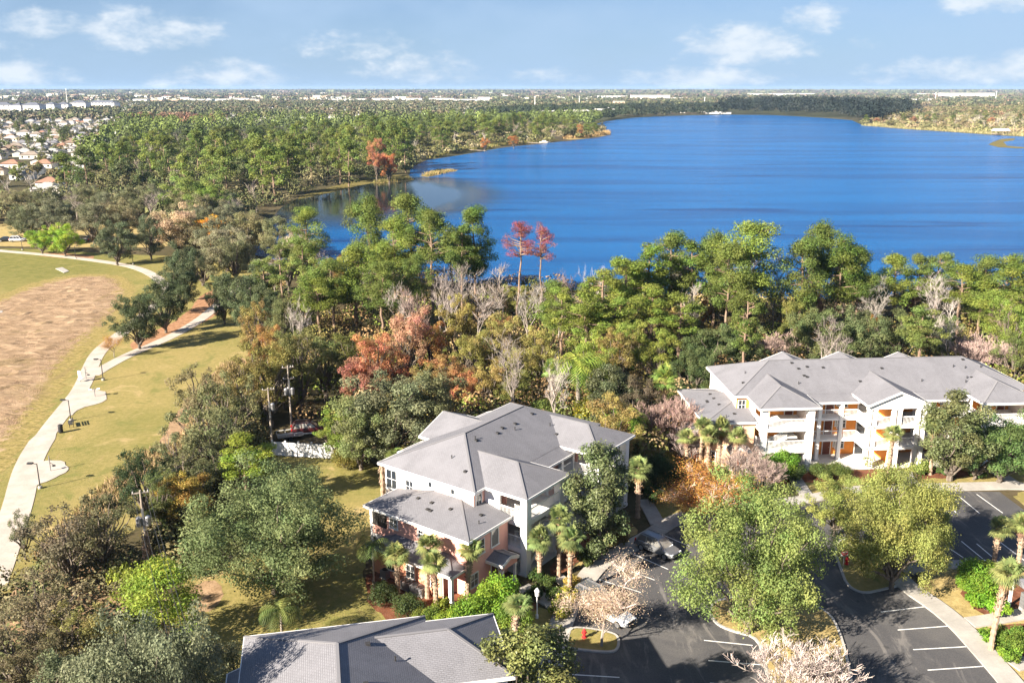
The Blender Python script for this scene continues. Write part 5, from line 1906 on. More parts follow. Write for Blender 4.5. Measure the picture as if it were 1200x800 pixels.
# ---------------------------------------------------------------- the wood behind the buildings
for px, yt, yb, w, c, kd, nm, lab in (
        # left group of pines
        (358, 247, 338, 10, PINEL, 'pine', 'pine_tree', 'rounded bright green pine at the water gap of the bay'),
        (432, 234, 352, 10.5, PINE, 'pine', 'pine_tree', 'tall pine against the water, first of the high group'),
        (458, 258, 372, 10, PINEL, 'pine', 'pine_tree', 'bright pine below the first tall pine of the high group'),
        (484, 234, 366, 11.5, PINE, 'pine', 'pine_tree', 'tallest and broadest pine of the high group against the water'),
        (505, 246, 378, 9.5, PINE, 'pine', 'pine_tree', 'tall pine on the far side of the broadest pine'),
        (556, 247, 372, 9.5, (.125, .18, .036), 'pine', 'pine_tree', 'tall dark crowned pine standing next to the red topped pair'),
        (540, 262, 380, 7, (.12, .17, .04), 'pine_open', 'pine_tree', 'narrow pine beside the dark crowned tall pine'),
        (415, 292, 392, 12, PINEL, 'pine', 'pine_tree', 'broad bright green pine above the red maple'),
        (390, 305, 398, 10, PINE, 'pine', 'pine_tree', 'bright green pine above the olive tree of the pole belt'),
        (442, 310, 405, 9, PINE, 'pine', 'pine_tree', 'green pine right above the salmon maple'),
        (372, 325, 405, 9, PINEL, 'pine', 'pine_tree', 'bright pine facing the far path bend'),
        # red topped pair and pale dead trees
        (606, 263, 395, 6.4, (.27, .075, .07), 'pine_thin', 'pine_tree', 'tall bare trunked tree with a red crown, broader of the two'),
        (634, 265, 396, 5.2, (.29, .09, .08), 'pine_thin', 'pine_tree', 'tall bare trunked tree with a red crown, narrower of the two'),
        (531, 300, 402, 8, GREYT, 'bare', 'bare_tree', 'pale leafless tree below the tall dark crowned pine'),
        (560, 322, 410, 8, (.46, .40, .37), 'bare', 'bare_tree', 'pale leafless tree with spreading white limbs above the autumn trees'),
        (588, 305, 405, 8, (.40, .34, .29), 'bare', 'bare_tree', 'leafless tree left of the red topped trunks'),
        (620, 325, 415, 7, (.44, .40, .37), 'bare', 'bare_tree', 'white leafless tree between the red topped trunks'),
        (664, 312, 398, 7, PINKT, 'bare', 'bare_tree', 'leafless pinkish tree against the water beside the red topped trunks'),
        (696, 308, 396, 6, (.47, .43, .42), 'bare_snag', 'bare_tree', 'white dead snag against the water'),
        (655, 345, 430, 6, GREYT, 'bare_snag', 'bare_tree', 'grey dead trunk leaning below the water gap'),
        (515, 318, 415, 6, (.44, .38, .35), 'bare', 'bare_tree', 'pale leafless tree nearest the tallest pine trunk'),
        # autumn trees
        (437, 386, 482, 8.5, (.36, .17, .085), 'broad', 'maple_tree', 'orange red maple above the grey green oaks'),
        (420, 415, 490, 6.0, (.32, .155, .11), 'broad', 'maple_tree', 'red maple at the dark gap beside the oaks'),
        (478, 356, 455, 8.5, (.36, .21, .14), 'broad', 'maple_tree', 'salmon coloured maple in the middle of the autumn trees'),
        (505, 375, 450, 7.0, (.36, .19, .075), 'broad', 'maple_tree', 'rust coloured maple beside the salmon one'),
        (535, 345, 440, 7.0, (.24, .20, .06), 'broad', 'maple_tree', 'olive and orange maple below the pale leafless trees'),
        (552, 385, 455, 7.0, (.20, .185, .055), 'broad', 'broadleaf_tree', 'olive tree in the centre of the autumn mix'),
        (590, 365, 450, 8.0, (.23, .20, .07), 'broad', 'broadleaf_tree', 'yellowish tree below the red topped trunks'),
        (525, 415, 480, 6.5, (.28, .165, .07), 'broad', 'maple_tree', 'brown orange maple above the pink building ridge'),
        (570, 420, 490, 7.0, (.24, .185, .065), 'broad', 'broadleaf_tree', 'yellow brown tree just above the pink building back gable'),
        (460, 405, 475, 6.0, (.34, .16, .08), 'broad', 'maple_tree', 'rust maple wedged between the red and the salmon maple'),
        (495, 425, 490, 6.5, (.21, .165, .06), 'broad', 'broadleaf_tree', 'brownish tree right behind the grey green oaks'),
        (610, 400, 475, 7.0, (.205, .19, .055), 'broad', 'broadleaf_tree', 'yellow green tree behind the high ridge of the pink roof'),
        (632, 380, 462, 6.5, (.26, .235, .075), 'broad', 'broadleaf_tree', 'pale yellow tree below the narrower red crown'),
        (600, 430, 492, 6.0, (.16, .165, .045), 'broad', 'broadleaf_tree', 'green vine covered tree behind the pink roof'),
        (545, 432, 492, 5.0, (.31, .14, .07), 'broad', 'maple_tree', 'small rusty maple peeping over the pink building gable'),
        # oaks behind the pink building
        (455, 438, 545, 13.5, (.115, .125, .068), 'oak', 'oak_tree', 'broad grey green oak touching the back of the pink building'),
        (505, 436, 530, 10.0, (.120, .125, .060), 'oak', 'oak_tree', 'grey green oak behind the back gable of the pink building'),
        (418, 462, 550, 9.5, (.130, .150, .060), 'oak', 'oak_tree', 'green oak beside the end of the white fence'),
        (398, 478, 545, 6.5, (.16, .21, .04), 'broad', 'broadleaf_tree', 'bright green small tree leaning out to the dark gap'),
        (718, 428, 510, 7.5, (.055, .065, .03), 'magnolia', 'magnolia_tree', 'dark magnolia behind the far tower of the pink building'),
        (750, 440, 515, 6.5, (.105, .085, .055), 'broad', 'broadleaf_tree', 'brownish tree left of the lone tall palm'),
        # right rank of pines above the water line
        (660, 340, 440, 7, PINEL, 'pine_open', 'pine_tree', 'open bright pine right of the water gap'),
        (690, 345, 450, 8, PINEL, 'pine_open', 'pine_tree', 'open bright pine above the arching feather palm'),
        (706, 318, 432, 8.5, PINEL, 'pine_open', 'pine_tree', 'bright pine at the near end of the right rank'),
        (733, 300, 425, 8.5, PINEL, 'pine_open', 'pine_tree', 'tall open pine at the start of the right rank'),
        (760, 290, 415, 9, (.15, .21, .035), 'pine_open', 'pine_tree', 'tall open pine, third of the right rank'),
        (790, 277, 405, 9.5, PINE, 'pine', 'pine_tree', 'tall pine with layered crown left of the broad one'),
        (816, 286, 408, 8, (.13, .185, .036), 'pine_open', 'pine_tree', 'narrow pine between two taller ones in the right rank'),
        (840, 277, 405, 8.5, PINE, 'pine', 'pine_tree', 'pine just left of the highest crown of the right rank'),
        (881, 261, 410, 12, PINEL, 'pine', 'pine_tree', 'highest and broadest bright crown of the right rank'),
        (858, 290, 418, 8, PINE, 'pine', 'pine_tree', 'pine under the shoulder of the highest crown'),
        (963, 263, 398, 9, (.135, .18, .042), 'pine', 'pine_tree', 'high pointed pine right of the pinkish bare crown'),
        (945, 285, 410, 10, PINE, 'pine', 'pine_tree', 'full green pine in front of the high pointed pine'),
        (988, 282, 404, 10, (.12, .17, .035), 'pine', 'pine_tree', 'dense dark pine on the water side of the pointed pine'),
        (1012, 292, 405, 8, (.10, .145, .033), 'pine', 'pine_tree', 'dark pine ending the tall group above the orange building'),
        (1056, 303, 400, 8, PINEL, 'pine', 'pine_tree', 'small round topped pine, first after the gap to the water'),
        (1080, 300, 398, 6.5, PINE, 'pine_open', 'pine_tree', 'slim pine with a tufted top against the water'),
        (1104, 296, 398, 7.5, (.15, .19, .05), 'pine_open', 'pine_tree', 'slim pine above the white leafless tree'),
        (1132, 310, 404, 9, PINEL, 'pine', 'pine_tree', 'bright pine right of the white leafless tree'),
        (1158, 304, 402, 9, PINE, 'pine', 'pine_tree', 'pine next to last before the photo edge'),
        (1188, 303, 402, 10, PINEL, 'pine', 'pine_tree', 'bright broad pine at the photo edge'),
        (1172, 340, 420, 9, PINEL, 'pine', 'pine_tree', 'bright lower pine at the photo edge'),
        (1100, 318, 410, 8.5, (.49, .44, .41), 'bare', 'bare_tree', 'white leafless tree in the right rank'),
        (912, 284, 402, 8, (.46, .34, .30), 'bare', 'bare_tree', 'pinkish leafless crown beside the highest pine'),
        (1035, 320, 410, 7, (.40, .37, .33), 'bare', 'bare_tree', 'grey leafless tree behind the orange building roof'),
        (690, 385, 462, 7.5, (.21, .255, .05), 'broad', 'broadleaf_tree', 'yellow green tree behind the arching feather palm'),
        (738, 372, 460, 7.5, (.20, .235, .05), 'broad', 'broadleaf_tree', 'yellow green tree above the dark magnolia'),
        (770, 385, 465, 7.0, (.19, .215, .045), 'broad', 'broadleaf_tree', 'yellow green tree left of the dark oaks'),
        (720, 350, 445, 8, PINEL, 'pine_open', 'pine_tree', 'bright lower pine in front of the right rank start'),
        (765, 340, 440, 8, PINEL, 'pine_open', 'pine_tree', 'bright lower pine below the third tall pine'),
        (800, 345, 440, 8.5, (.15, .20, .04), 'pine_open', 'pine_tree', 'lower pine above the dark oaks'),
        (700, 405, 480, 7.0, (.17, .20, .045), 'broad', 'broadleaf_tree', 'green tree between the feather palm and the dark magnolia'),
        # low oaks right behind the orange building
        (832, 385, 448, 10.5, (.080, .105, .040), 'oak', 'oak_tree', 'dark oak behind the wing of the orange building'),
        (866, 378, 442, 9.0, (.085, .11, .045), 'oak', 'oak_tree', 'dark oak right of the one behind the orange wing'),
        (962, 362, 440, 12.0, (.095, .115, .045), 'oak', 'oak_tree', 'broad oak directly behind the first back gable'),
        (1012, 360, 438, 11.0, (.095, .115, .050), 'oak', 'oak_tree', 'oak between the two back gables of the orange building'),
        (1060, 365, 436, 12.0, (.085, .105, .042), 'oak', 'oak_tree', 'dark oak behind the second back gable'),
        (1105, 368, 436, 9.0, (.10, .125, .045), 'oak', 'oak_tree', 'oak behind the far half of the orange building'),
        (815, 405, 470, 7.0, (.07, .095, .036), 'oak', 'oak_tree', 'dark low oak nearest the peach end wing'),
        (913, 388, 436, 7.5, (.45, .33, .29), 'bare_shrub', 'bare_tree', 'low leafless pinkish tree behind the orange building ridge'),
        (1145, 385, 446, 8.5, (.45, .335, .30), 'bare_shrub', 'bare_tree', 'low leafless pinkish tree behind the far end of the orange roof'),
        (1170, 395, 452, 7.0, (.44, .33, .295), 'bare_shrub', 'bare_tree', 'leafless pinkish tree at the far hip of the orange roof'),
        (1192, 350, 445, 7.0, (.17, .22, .045), 'broad', 'broadleaf_tree', 'yellow green tree with a pale trunk at the photo edge')):
    P(kd, px, yt, yb, w, c, lab, nm, 'tree')

# woods between the named trees
RW = random.Random(31)
NPR = np.random.default_rng(5)
TAKEN = []
for o in list(COL.objects):
    if o.type == 'EMPTY' and o.get('category') in ('tree', 'palm'):
        TAKEN.append((o.location.x, o.location.y))


def foot(o3, az, pts):
    a = R(az)
    return [(o3[0] + p[0] * math.cos(a) - p[1] * math.sin(a), o3[1] + p[0] * math.sin(a) + p[1] * math.cos(a)) for p in pts]


KEEP = [foot(OC, 53.9, [(-10, -3), (23, -3), (23, 20), (-10, 20)]), foot(OR, 4.0, [(-10, -6), (39, -6), (39, 20.5), (-10, 18)]), [G(*q) for q in ((316, 552), (316, 505), (345, 465), (396, 436), (404, 500), (404, 552))]]


def to_px(X, Y, Z):
    Z -= CAM_H
    dd = Y * CP - Z * SP
    return 600 + FPX * X / dd, 400 - FPX * (Y * SP + Z * CP) / dd


SKYLINE = [(0, 190), (100, 175), (150, 152), (200, 146), (300, 148), (400, 140), (440, 134), (480, 135), (640, 134), (690, 140), (715, 150)]


def lerp_tab(tab, x):
    if x <= tab[0][0]:
        return tab[0][1]
    for (a, b), (c, e) in zip(tab, tab[1:]):
        if x <= c:
            return b + (e - b) * (x - a) / (c - a)
    return tab[-1][1]


LANDMARKS = [(615, 285, 'the red crowned pair'), (484, 250, 'the tallest pine of the high group'), (437, 410, 'the orange red maple'), (478, 380, 'the salmon maple'), (610, 480, 'the pink building ridge'),
             (881, 280, 'the highest crown of the right rank'), (963, 275, 'the high pointed pine'), (1100, 330, 'the white leafless tree'), (700, 320, 'the white dead snag'), (779, 435, 'the lone tall palm'),
             (983, 410, 'the first back gable'), (1060, 412, 'the second back gable'), (835, 400, 'the dark oak behind the orange wing'), (560, 335, 'the tree with white limbs'), (358, 265, 'the rounded pine at the bay'),
             (325, 320, 'the far path bend'), (228, 225, 'the big bright round tree'), (248, 265, 'the bright orange trees'), (205, 262, 'the tan leaved tree'), (60, 280, 'the pair of bright park trees'),
             (448, 180, 'the rusty bay trees'), (516, 202, 'the tan shoal'), (568, 170, 'the first orange cypress'), (602, 165, 'the second orange cypress'), (554, 163, 'the point house'),
             (638, 167, 'the moored white boat'), (700, 158, 'the wooded tip'), (200, 148, 'the russet woods'), (400, 165, 'the mid bay woods'), (330, 200, 'the dark bay shore'),
             (120, 180, 'the suburb edge'), (40, 215, 'the near suburb houses'), (60, 150, 'the mid suburb'), (60, 130, 'the white apartment blocks'), (1172, 158, 'the stilted boathouse'), (1135, 118, 'the largest white block'),
             (1050, 150, 'the far bank end'), (1110, 152, 'the middle of the far bank'), (1200, 330, 'the pines at the photo edge'), (150, 230, 'the tan grey oak'), (300, 160, 'the back of the bay woods'), (280, 190, 'the front of the bay woods')]
USED = {}


def singled(base, x, y, h, w, wide, tall):
    """a label that says which one: size and the nearest thing one can find"""
    px, py = to_px(x, y, h * .7)
    best = min(LANDMARKS, key=lambda q: (q[0] - px) ** 2 + (1.6 * (q[1] - py)) ** 2)
    dx, dy = px - best[0], (py - best[1]) * 1.6
    dist = math.hypot(dx, dy)
    if dist < 14:
        wd = 'beside'
    elif abs(dx) > abs(dy) * 2:
        wd = 'right of' if dx > 0 else 'left of'
    elif abs(dy) > abs(dx) * 2:
        wd = 'below' if dy > 0 else 'above'
    else:
        wd = ('below ' if dy > 0 else 'above ') + ('right of' if dx > 0 else 'left of')
    if dist > 45:
        wd = 'well ' + wd
    sz = 'tall' if tall > 1.03 else ('low' if tall < .86 else 'medium')
    br = 'broad' if wide > 1.07 else ('slim' if wide < .93 else 'rounded')
    l = f'{sz} {br} {base} {wd} {best[2]}'
    k = USED.get(l, 0)
    USED[l] = k + 1
    order = ('', ', nearer twin', ', third there', ', fourth there', ', fifth there', ', sixth there', ', seventh there', ', eighth there')
    if k < 8 and len((l + order[k]).split()) > 16:
        l = l.replace(' and ', ' ', 1).replace('well ', '', 1)
    return l + (order[k] if k < 8 else ', densely grouped')


def scatter(poly, n, mind, mix, group, sky=None, hr=(.8, 1.1), far=False, extra_avoid=(), tries=40):
    """fill a piece of ground with trees; mix: (weight, kind, name, colours, height, width, label)"""
    xs, ys = [p[0] for p in poly], [p[1] for p in poly]
    made = 0
    tot = sum(m[0] for m in mix)
    for _ in range(n * tries):
        if made >= n:
            break
        x, y = RW.uniform(min(xs), max(xs)), RW.uniform(min(ys), max(ys))
        if not inside((x, y), poly) or inside((x, y), LAKE) or any(inside((x, y), k) for k in KEEP) or any(inside((x, y), k) for k in extra_avoid):
            continue
        if any((x - a) ** 2 + (y - b) ** 2 < mind * mind for a, b in TAKEN):
            continue
        r = RW.uniform(0, tot)
        for m in mix:
            r -= m[0]
            if r <= 0:
                break
        h = m[4] * RW.uniform(*hr)
        if sky:
            px, py = to_px(x, y, h)
            lim = lerp_tab(sky, px) + RW.uniform(-4, 9)
            if py < lim:
                while h > 3 and to_px(x, y, h)[1] < lim:
                    h *= .93
                if h < m[4] * .38:
                    continue
        c = RW.choice(m[3])
        f = RW.uniform(.8, 1.2)
        wd_ = RW.uniform(.8, 1.2)
        plant(m[1], x, y, h, m[5] * wd_, tuple(v * f for v in c), singled(m[6], x, y, h, m[5] * wd_, wd_, h / m[4]), m[2], 'tree', group)
        TAKEN.append((x, y))
        made += 1
    return made


SKY_NEAR = [(300, 300), (340, 262), (390, 290), (420, 255), (520, 260), (580, 290), (600, 330), (645, 335), (700, 330), (740, 310), (780, 295), (850, 290), (880, 275), (1000, 295), (1030, 335), (1090, 325), (1120, 320), (1200, 318), (1300, 318)]
WOOD = [(-38, 128), (-30, 118), (-22, 112), (-12, 103), (0, 104), (14, 100), (21, 106), (21, 124), (32, 126), (75, 126), (120, 124), (135, 150), (135, 192), (60, 192), (20, 198), (-10, 206), (-30, 216), (-55, 228), (-52, 190), (-44, 155)]
scatter(WOOD, 110, 4.2, (
    (1.0, 'pine', 'pine_tree', (PINE, PINEL), 17, 7.0, 'green pine'),
    (2, 'pine_open', 'pine_tree', (PINE, PINEL, (.17, .215, .06)), 16, 6.0, 'open crowned pine'),
    (4, 'broad', 'broadleaf_tree', (OLIVE, (.18, .185, .05), (.12, .14, .045), (.22, .17, .06)), 11, 6.5, 'olive tree'),
    (3.0, 'bare', 'bare_tree', (GREYT, PINKT, (.48, .43, .39)), 13, 6, 'leafless tree'),
    (2.0, 'broad', 'maple_tree', (ORA, SALM, (.28, .16, .06), RED), 10, 5.5, 'rust coloured maple')),
    'trees of the lakeside wood', SKY_NEAR, extra_avoid=([(-16, 118), (-30, 104), (-26, 98), (-12, 104)],))
# undergrowth shrubs of the wood edge
EDGE = [(-14, 106), (-12, 101), (0, 101), (14, 97), (20, 100), (21, 122), (34, 125), (75, 125), (75, 131), (30, 134), (14, 128), (8, 112), (-12, 110), (-26, 118)]
RW2 = random.Random(9)
for i in range(60):
    for _ in range(60):
        x, y = RW2.uniform(-34, 75), RW2.uniform(95, 134)
        if inside((x, y), EDGE) and not any(inside((x, y), k) for k in KEEP):
            break
    else:
        continue
    plant('shrub_big', x, y, RW2.uniform(2.2, 4.4), RW2.uniform(3.4, 6), RW2.choice(((.10, .12, .035), (.15, .16, .04), (.075, .095, .03), (.20, .17, .05), (.14, .19, .035))),
          singled('wood edge shrub', x, y, 2, 4, 1.0 + RW2.uniform(-.15, .15), RW2.uniform(.8, 1.1)), 'shrub', 'shrub', 'undergrowth at the wood edge')

# ---------------------------------------------------------------- middle distance: bay woods, suburb, far shore
BAYW = [G(*q) for q in ((-60, 268), (40, 262), (110, 258), (170, 262), (215, 285), (330, 300), (318, 256), (330, 243), (348, 233), (398, 222), (440, 213), (478, 208), (480, 190), (470, 168), (420, 160), (330, 158), (250, 162), (190, 168), (140, 185), (100, 215), (20, 240), (-60, 245))]
PARKW = [G(*q) for q in ((200, 318), (225, 290), (215, 275), (160, 268), (60, 268), (-40, 268), (-40, 255), (110, 250), (240, 255), (330, 268), (345, 290), (338, 306), (300, 300), (290, 330), (250, 330))]
GO = (.135, .140, .085)
for px, yt, yb, w, c, kd, nm, lab in (
        (205, 240, 300, 17, (.36, .28, .18), 'oak', 'oak_tree', 'tan leaved half bare tree left of the orange one by the park'),
        (238, 254, 300, 9, (.50, .25, .035), 'broad', 'maple_tree', 'bright orange autumn tree in front of the bay woods'),
        (254, 250, 302, 8, (.46, .25, .04), 'broad', 'maple_tree', 'orange autumn tree, neighbour of the brightest one'),
        (262, 268, 318, 15, (.20, .19, .12), 'oak', 'oak_tree', 'moss hung grey oak below the orange trees'),
        (290, 246, 302, 15, (.165, .155, .075), 'oak', 'oak_tree', 'brown green oak beside the dark water of the bay'),
        (322, 254, 306, 12, (.145, .15, .075), 'oak', 'oak_tree', 'grey green oak at the water edge of the bay'),
        (235, 285, 335, 13, (.17, .165, .095), 'oak', 'oak_tree', 'moss hung oak above the upper path bend'),
        (60, 232, 285, 15, GO, 'oak', 'oak_tree', 'grey oak behind the pair of bright park trees'),
        (28, 238, 284, 14, (.10, .11, .06), 'oak', 'oak_tree', 'dark oak by the parked cars at the photo edge'),
        (105, 238, 286, 15, (.145, .145, .085), 'oak', 'oak_tree', 'grey brown oak behind the upper path oak'),
        (140, 232, 282, 15, (.17, .155, .085), 'oak', 'oak_tree', 'tan grey oak at the edge of the bay woods'),
        (345, 268, 318, 9, (.33, .28, .22), 'oak', 'oak_tree', 'pale thin leaved oak beside the far path bend'),
        (365, 285, 330, 8, (.38, .31, .26), 'bare', 'bare_tree', 'pale leafless tree beside the far path bend'),
        (228, 203, 262, 24, (.145, .185, .05), 'oak', 'oak_tree', 'big bright green round tree in the bay woods'),
        (243, 219, 266, 13, (.15, .20, .042), 'oak', 'oak_tree', 'vivid green round tree in front of the big bright one'),
        (455, 178, 216, 10, (.42, .17, .075), 'broad', 'maple_tree', 'rusty red tree at the water edge of the bay woods'),
        (440, 160, 214, 12, (.34, .17, .09), 'broad', 'maple_tree', 'rust brown tall tree on the point of the bay woods'),
        (568, 161, 178, 9, (.35, .15, .05), 'broad', 'maple_tree', 'orange brown cypress on the far shore lawn'),
        (602, 158, 174, 10, (.33, .145, .05), 'broad', 'maple_tree', 'orange brown cypress beside the boat dock shore'),
        (680, 145, 162, 9, (.33, .17, .06), 'broad', 'maple_tree', 'rust coloured tree near the tip of the wooded point')):
    P(kd, px, yt, yb, w, c, lab, nm, 'tree')
scatter(PARKW, 26, 8.5, ((3, 'oak', 'oak_tree', (GO, (.12, .125, .065), (.165, .155, .085)), 11, 13, 'grey green park edge oak'),
                         (1, 'bare', 'bare_tree', (GREYT,), 11, 9, 'leafless park edge tree')), 'oaks along the park edge', None)
GRN = ((.125, .165, .042), (.15, .195, .045), (.105, .14, .045), (.17, .205, .05))
scatter(BAYW, 165, 9.0, ((5, 'pine_far', 'pine_tree', GRN, 23, 13, 'green pine'),
                         (3, 'oak_far', 'broadleaf_tree', ((.13, .135, .06), (.155, .15, .065), (.10, .12, .05)), 13, 12, 'olive tree'),
                         (1.5, 'bare_far', 'bare_tree', ((.40, .36, .32), (.36, .30, .26)), 15, 8, 'leafless tree')), 'woods round the dark bay', SKYLINE)
POINT = [G(*q) for q in ((478, 208), (482, 195), (500, 186), (545, 179), (590, 171), (640, 166), (700, 160), (708, 154), (690, 150), (640, 149), (560, 152), (480, 158), (440, 164), (450, 190))]
scatter(POINT, 105, 10, ((5, 'pine_far', 'pine_tree', GRN, 21, 14, 'green pine'),
                          (2, 'oak_far', 'broadleaf_tree', ((.12, .13, .055), (.15, .145, .06)), 11, 12, 'olive tree'),
                          (1.2, 'bare_far', 'bare_tree', ((.42, .37, .34), (.38, .31, .28)), 13, 8, 'leafless tree')), 'trees of the wooded point', SKYLINE)
RBANK = [G(*q) for q in ((1012, 146), (1060, 150.5), (1110, 153.5), (1165, 157), (1240, 160), (1240, 138), (1130, 136), (1040, 138), (1010, 141))]
scatter(RBANK, 110, 10, ((4, 'bare_far', 'bare_tree', ((.50, .45, .36), (.44, .39, .30)), 13, 9, 'pale cypress'),
                         (3, 'oak_far', 'broadleaf_tree', ((.21, .20, .10), (.17, .17, .075), (.25, .21, .11)), 9, 13, 'olive tree'),
                         (1, 'oak_far', 'maple_tree', ((.27, .15, .085),), 10, 10, 'russet tree'),
                         (1, 'pine_far', 'pine_tree', GRN, 15, 9, 'green pine')), 'trees of the bank across the lake', [(1000, 137), (1100, 132), (1240, 128)])

# ---- far woods, too many to count: one mass per stretch, built of leaf sprays on every crown


def mass(name, polys, n, h, w, cols, label, seed, q=26, leafs=2.6, weights=None):
    rng = np.random.default_rng(seed)
    pts = []
    for poly in polys:
        xs, ys = [p[0] for p in poly], [p[1] for p in poly]
        k = 0
        cnt = n // len(polys)
        for _ in range(cnt * 30):
            if k >= cnt:
                break
            # denser towards the near side, where single crowns show
            x = rng.uniform(min(xs), max(xs))
            y = min(ys) + (max(ys) - min(ys)) * rng.random() ** 1.6
            if inside((x, y), poly) and not inside((x, y), LAKE):
                pts.append((x, y))
                k += 1
    pts = np.array(pts)
    m = len(pts)
    hh = h * rng.uniform(.55, 1.15, m)
    ww = w * rng.uniform(.7, 1.3, m)
    a = rng.uniform(0, 2 * math.pi, (m, q))
    zz = rng.uniform(-.55, 1, (m, q))
    rr = np.sqrt(1 - zz ** 2) * rng.uniform(.55, 1.0, (m, q))
    Pp = np.stack([pts[:, :1] + np.cos(a) * rr * ww[:, None] / 2, pts[:, 1:2] + np.sin(a) * rr * ww[:, None] / 2, hh[:, None] * (.62 + .36 * zz)], -1).reshape(-1, 3)
    Nn = np.stack([np.cos(a) * rr, np.sin(a) * rr, zz + .35], -1).reshape(-1, 3) + rng.normal(size=(m * q, 3)) * .5
    t = np.ones((m * q, 4))
    ci = rng.choice(len(cols), m, p=weights)
    v = rng.uniform(.7, 1.25, m)
    cc = np.array(cols)[ci] * v[:, None]
    t[:, :3] = np.repeat(cc, q, 0) * rng.uniform(.75, 1.3, (m * q, 1))
    V, F, T = leaf_quads(Pp, Nn, leafs * rng.uniform(.7, 1.4, m * q) * np.repeat(ww / w, q), leafs * .75 * np.repeat(ww / w, q), rng, t)
    # trunks
    me = np_mesh(name, V, F, T, ['leaf_mass'])
    o = put(name, me)
    tag(o, label, 'woods', None, 'stuff')
    return o


def mass_mat():
    m = bpy.data.materials.new('leaf_mass')
    m.use_nodes = True
    MATS['leaf_mass'] = m
    t = NT(m)
    at = t.n('ShaderNodeAttribute', attribute_name='tint')
    t.base(at.outputs['Color'])
    t.b.inputs['Roughness'].default_value = .8
    t.b.inputs['Specular IOR Level'].default_value = .15


mass_mat()
gw = lambda *q: [G(*p) for p in q]
FG = [(.09, .105, .05), (.12, .13, .06), (.14, .135, .075), (.17, .14, .09), (.07, .085, .045)]
mass('woods', [gw((100, 215), (150, 182), (200, 166), (330, 157), (440, 163), (450, 150), (300, 146), (150, 150), (90, 185))], 260, 18, 11, [(.125, .165, .045), (.145, .185, .05), (.10, .13, .05)], 'green pine woods behind the bay reaching the suburb', 3, 120, 1.7)
mass('woods', [gw((450, 160), (560, 151), (690, 149), (712, 144), (690, 141), (560, 143), (430, 148))], 320, 17, 11, [(.125, .165, .045), (.14, .18, .05), (.10, .13, .05)], 'green woods behind the wooded point', 4, 100, 1.7)
mass('woods', [gw((150, 150), (260, 147), (262, 141), (200, 139), (150, 141))], 110, 11, 13, [(.27, .13, .09), (.24, .14, .09)], 'russet bare topped woods beyond the green pines', 5, 110, 1.7)
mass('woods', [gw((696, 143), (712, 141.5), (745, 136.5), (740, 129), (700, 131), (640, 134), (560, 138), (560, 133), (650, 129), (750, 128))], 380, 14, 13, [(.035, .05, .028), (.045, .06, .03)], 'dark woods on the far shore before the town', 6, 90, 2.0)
mass('woods', [gw((838, 134.5), (905, 134.9), (960, 137.8), (1000, 140.8), (1012, 146), (1080, 137), (1060, 128), (1000, 124), (900, 123.5), (850, 126))], 900, 25, 15, [(.014, .022, .020), (.019, .027, .022), (.026, .032, .028)], 'dark woods across the lake, cloud shade painted into their leaves', 7, 55, 2.6)  # a cloud's shadow is painted into these near-black leaf colours
mass('woods', [gw((738, 138.2), (770, 136.5), (800, 135.5), (850, 134.5), (850, 125.5), (790, 123.5), (735, 126))], 520, 12, 12, [(.022, .032, .022), (.03, .042, .026), (.05, .055, .032)], 'dark woods between the far marina and the town, leaf colour holding cloud shade', 14, 45, 2.4)  # leaf colours darkened to carry the same cloud shadow
mass('woods', [gw((1012, 142), (1080, 138), (1240, 138), (1240, 126), (1130, 127), (1060, 131))], 700, 9, 12, [(.17, .155, .075), (.14, .14, .065), (.20, .15, .09), (.11, .12, .05)], 'olive scrub woods behind the far bank', 8, 50, 2.2)
mass('woods', [gw((-60, 146), (130, 142), (330, 141), (560, 137), (560, 119), (330, 119), (130, 121), (-60, 124))], 3600, 9, 13, FG, 'tree cover between the roofs of the far suburb', 9, 22, 3.8)
mass('woods', [gw((560, 130), (760, 126), (1000, 124), (1250, 127), (1250, 116), (1000, 115), (760, 116), (560, 119))], 3500, 10, 17, FG, 'tree cover between the roofs of the far town', 10, 20, 4.6)
mass('woods', [gw((-80, 120), (300, 118), (700, 117), (1280, 116), (1280, 108.5), (700, 108.5), (300, 108.5), (-80, 108.5))], 4200, 12, 42, FG + [(.16, .105, .085)], 'flat wooded country in the distance', 11, 20, 8.5)
mass('woods', [gw((-80, 109.5), (600, 109.5), (1280, 109.5), (1280, 106.1), (600, 106.1), (-80, 106.1))], 3600, 18, 110, FG[:3] + [(.13, .10, .085)], 'wooded country fading at the horizon', 12, 16, 27.0)

# ---- houses of the suburb


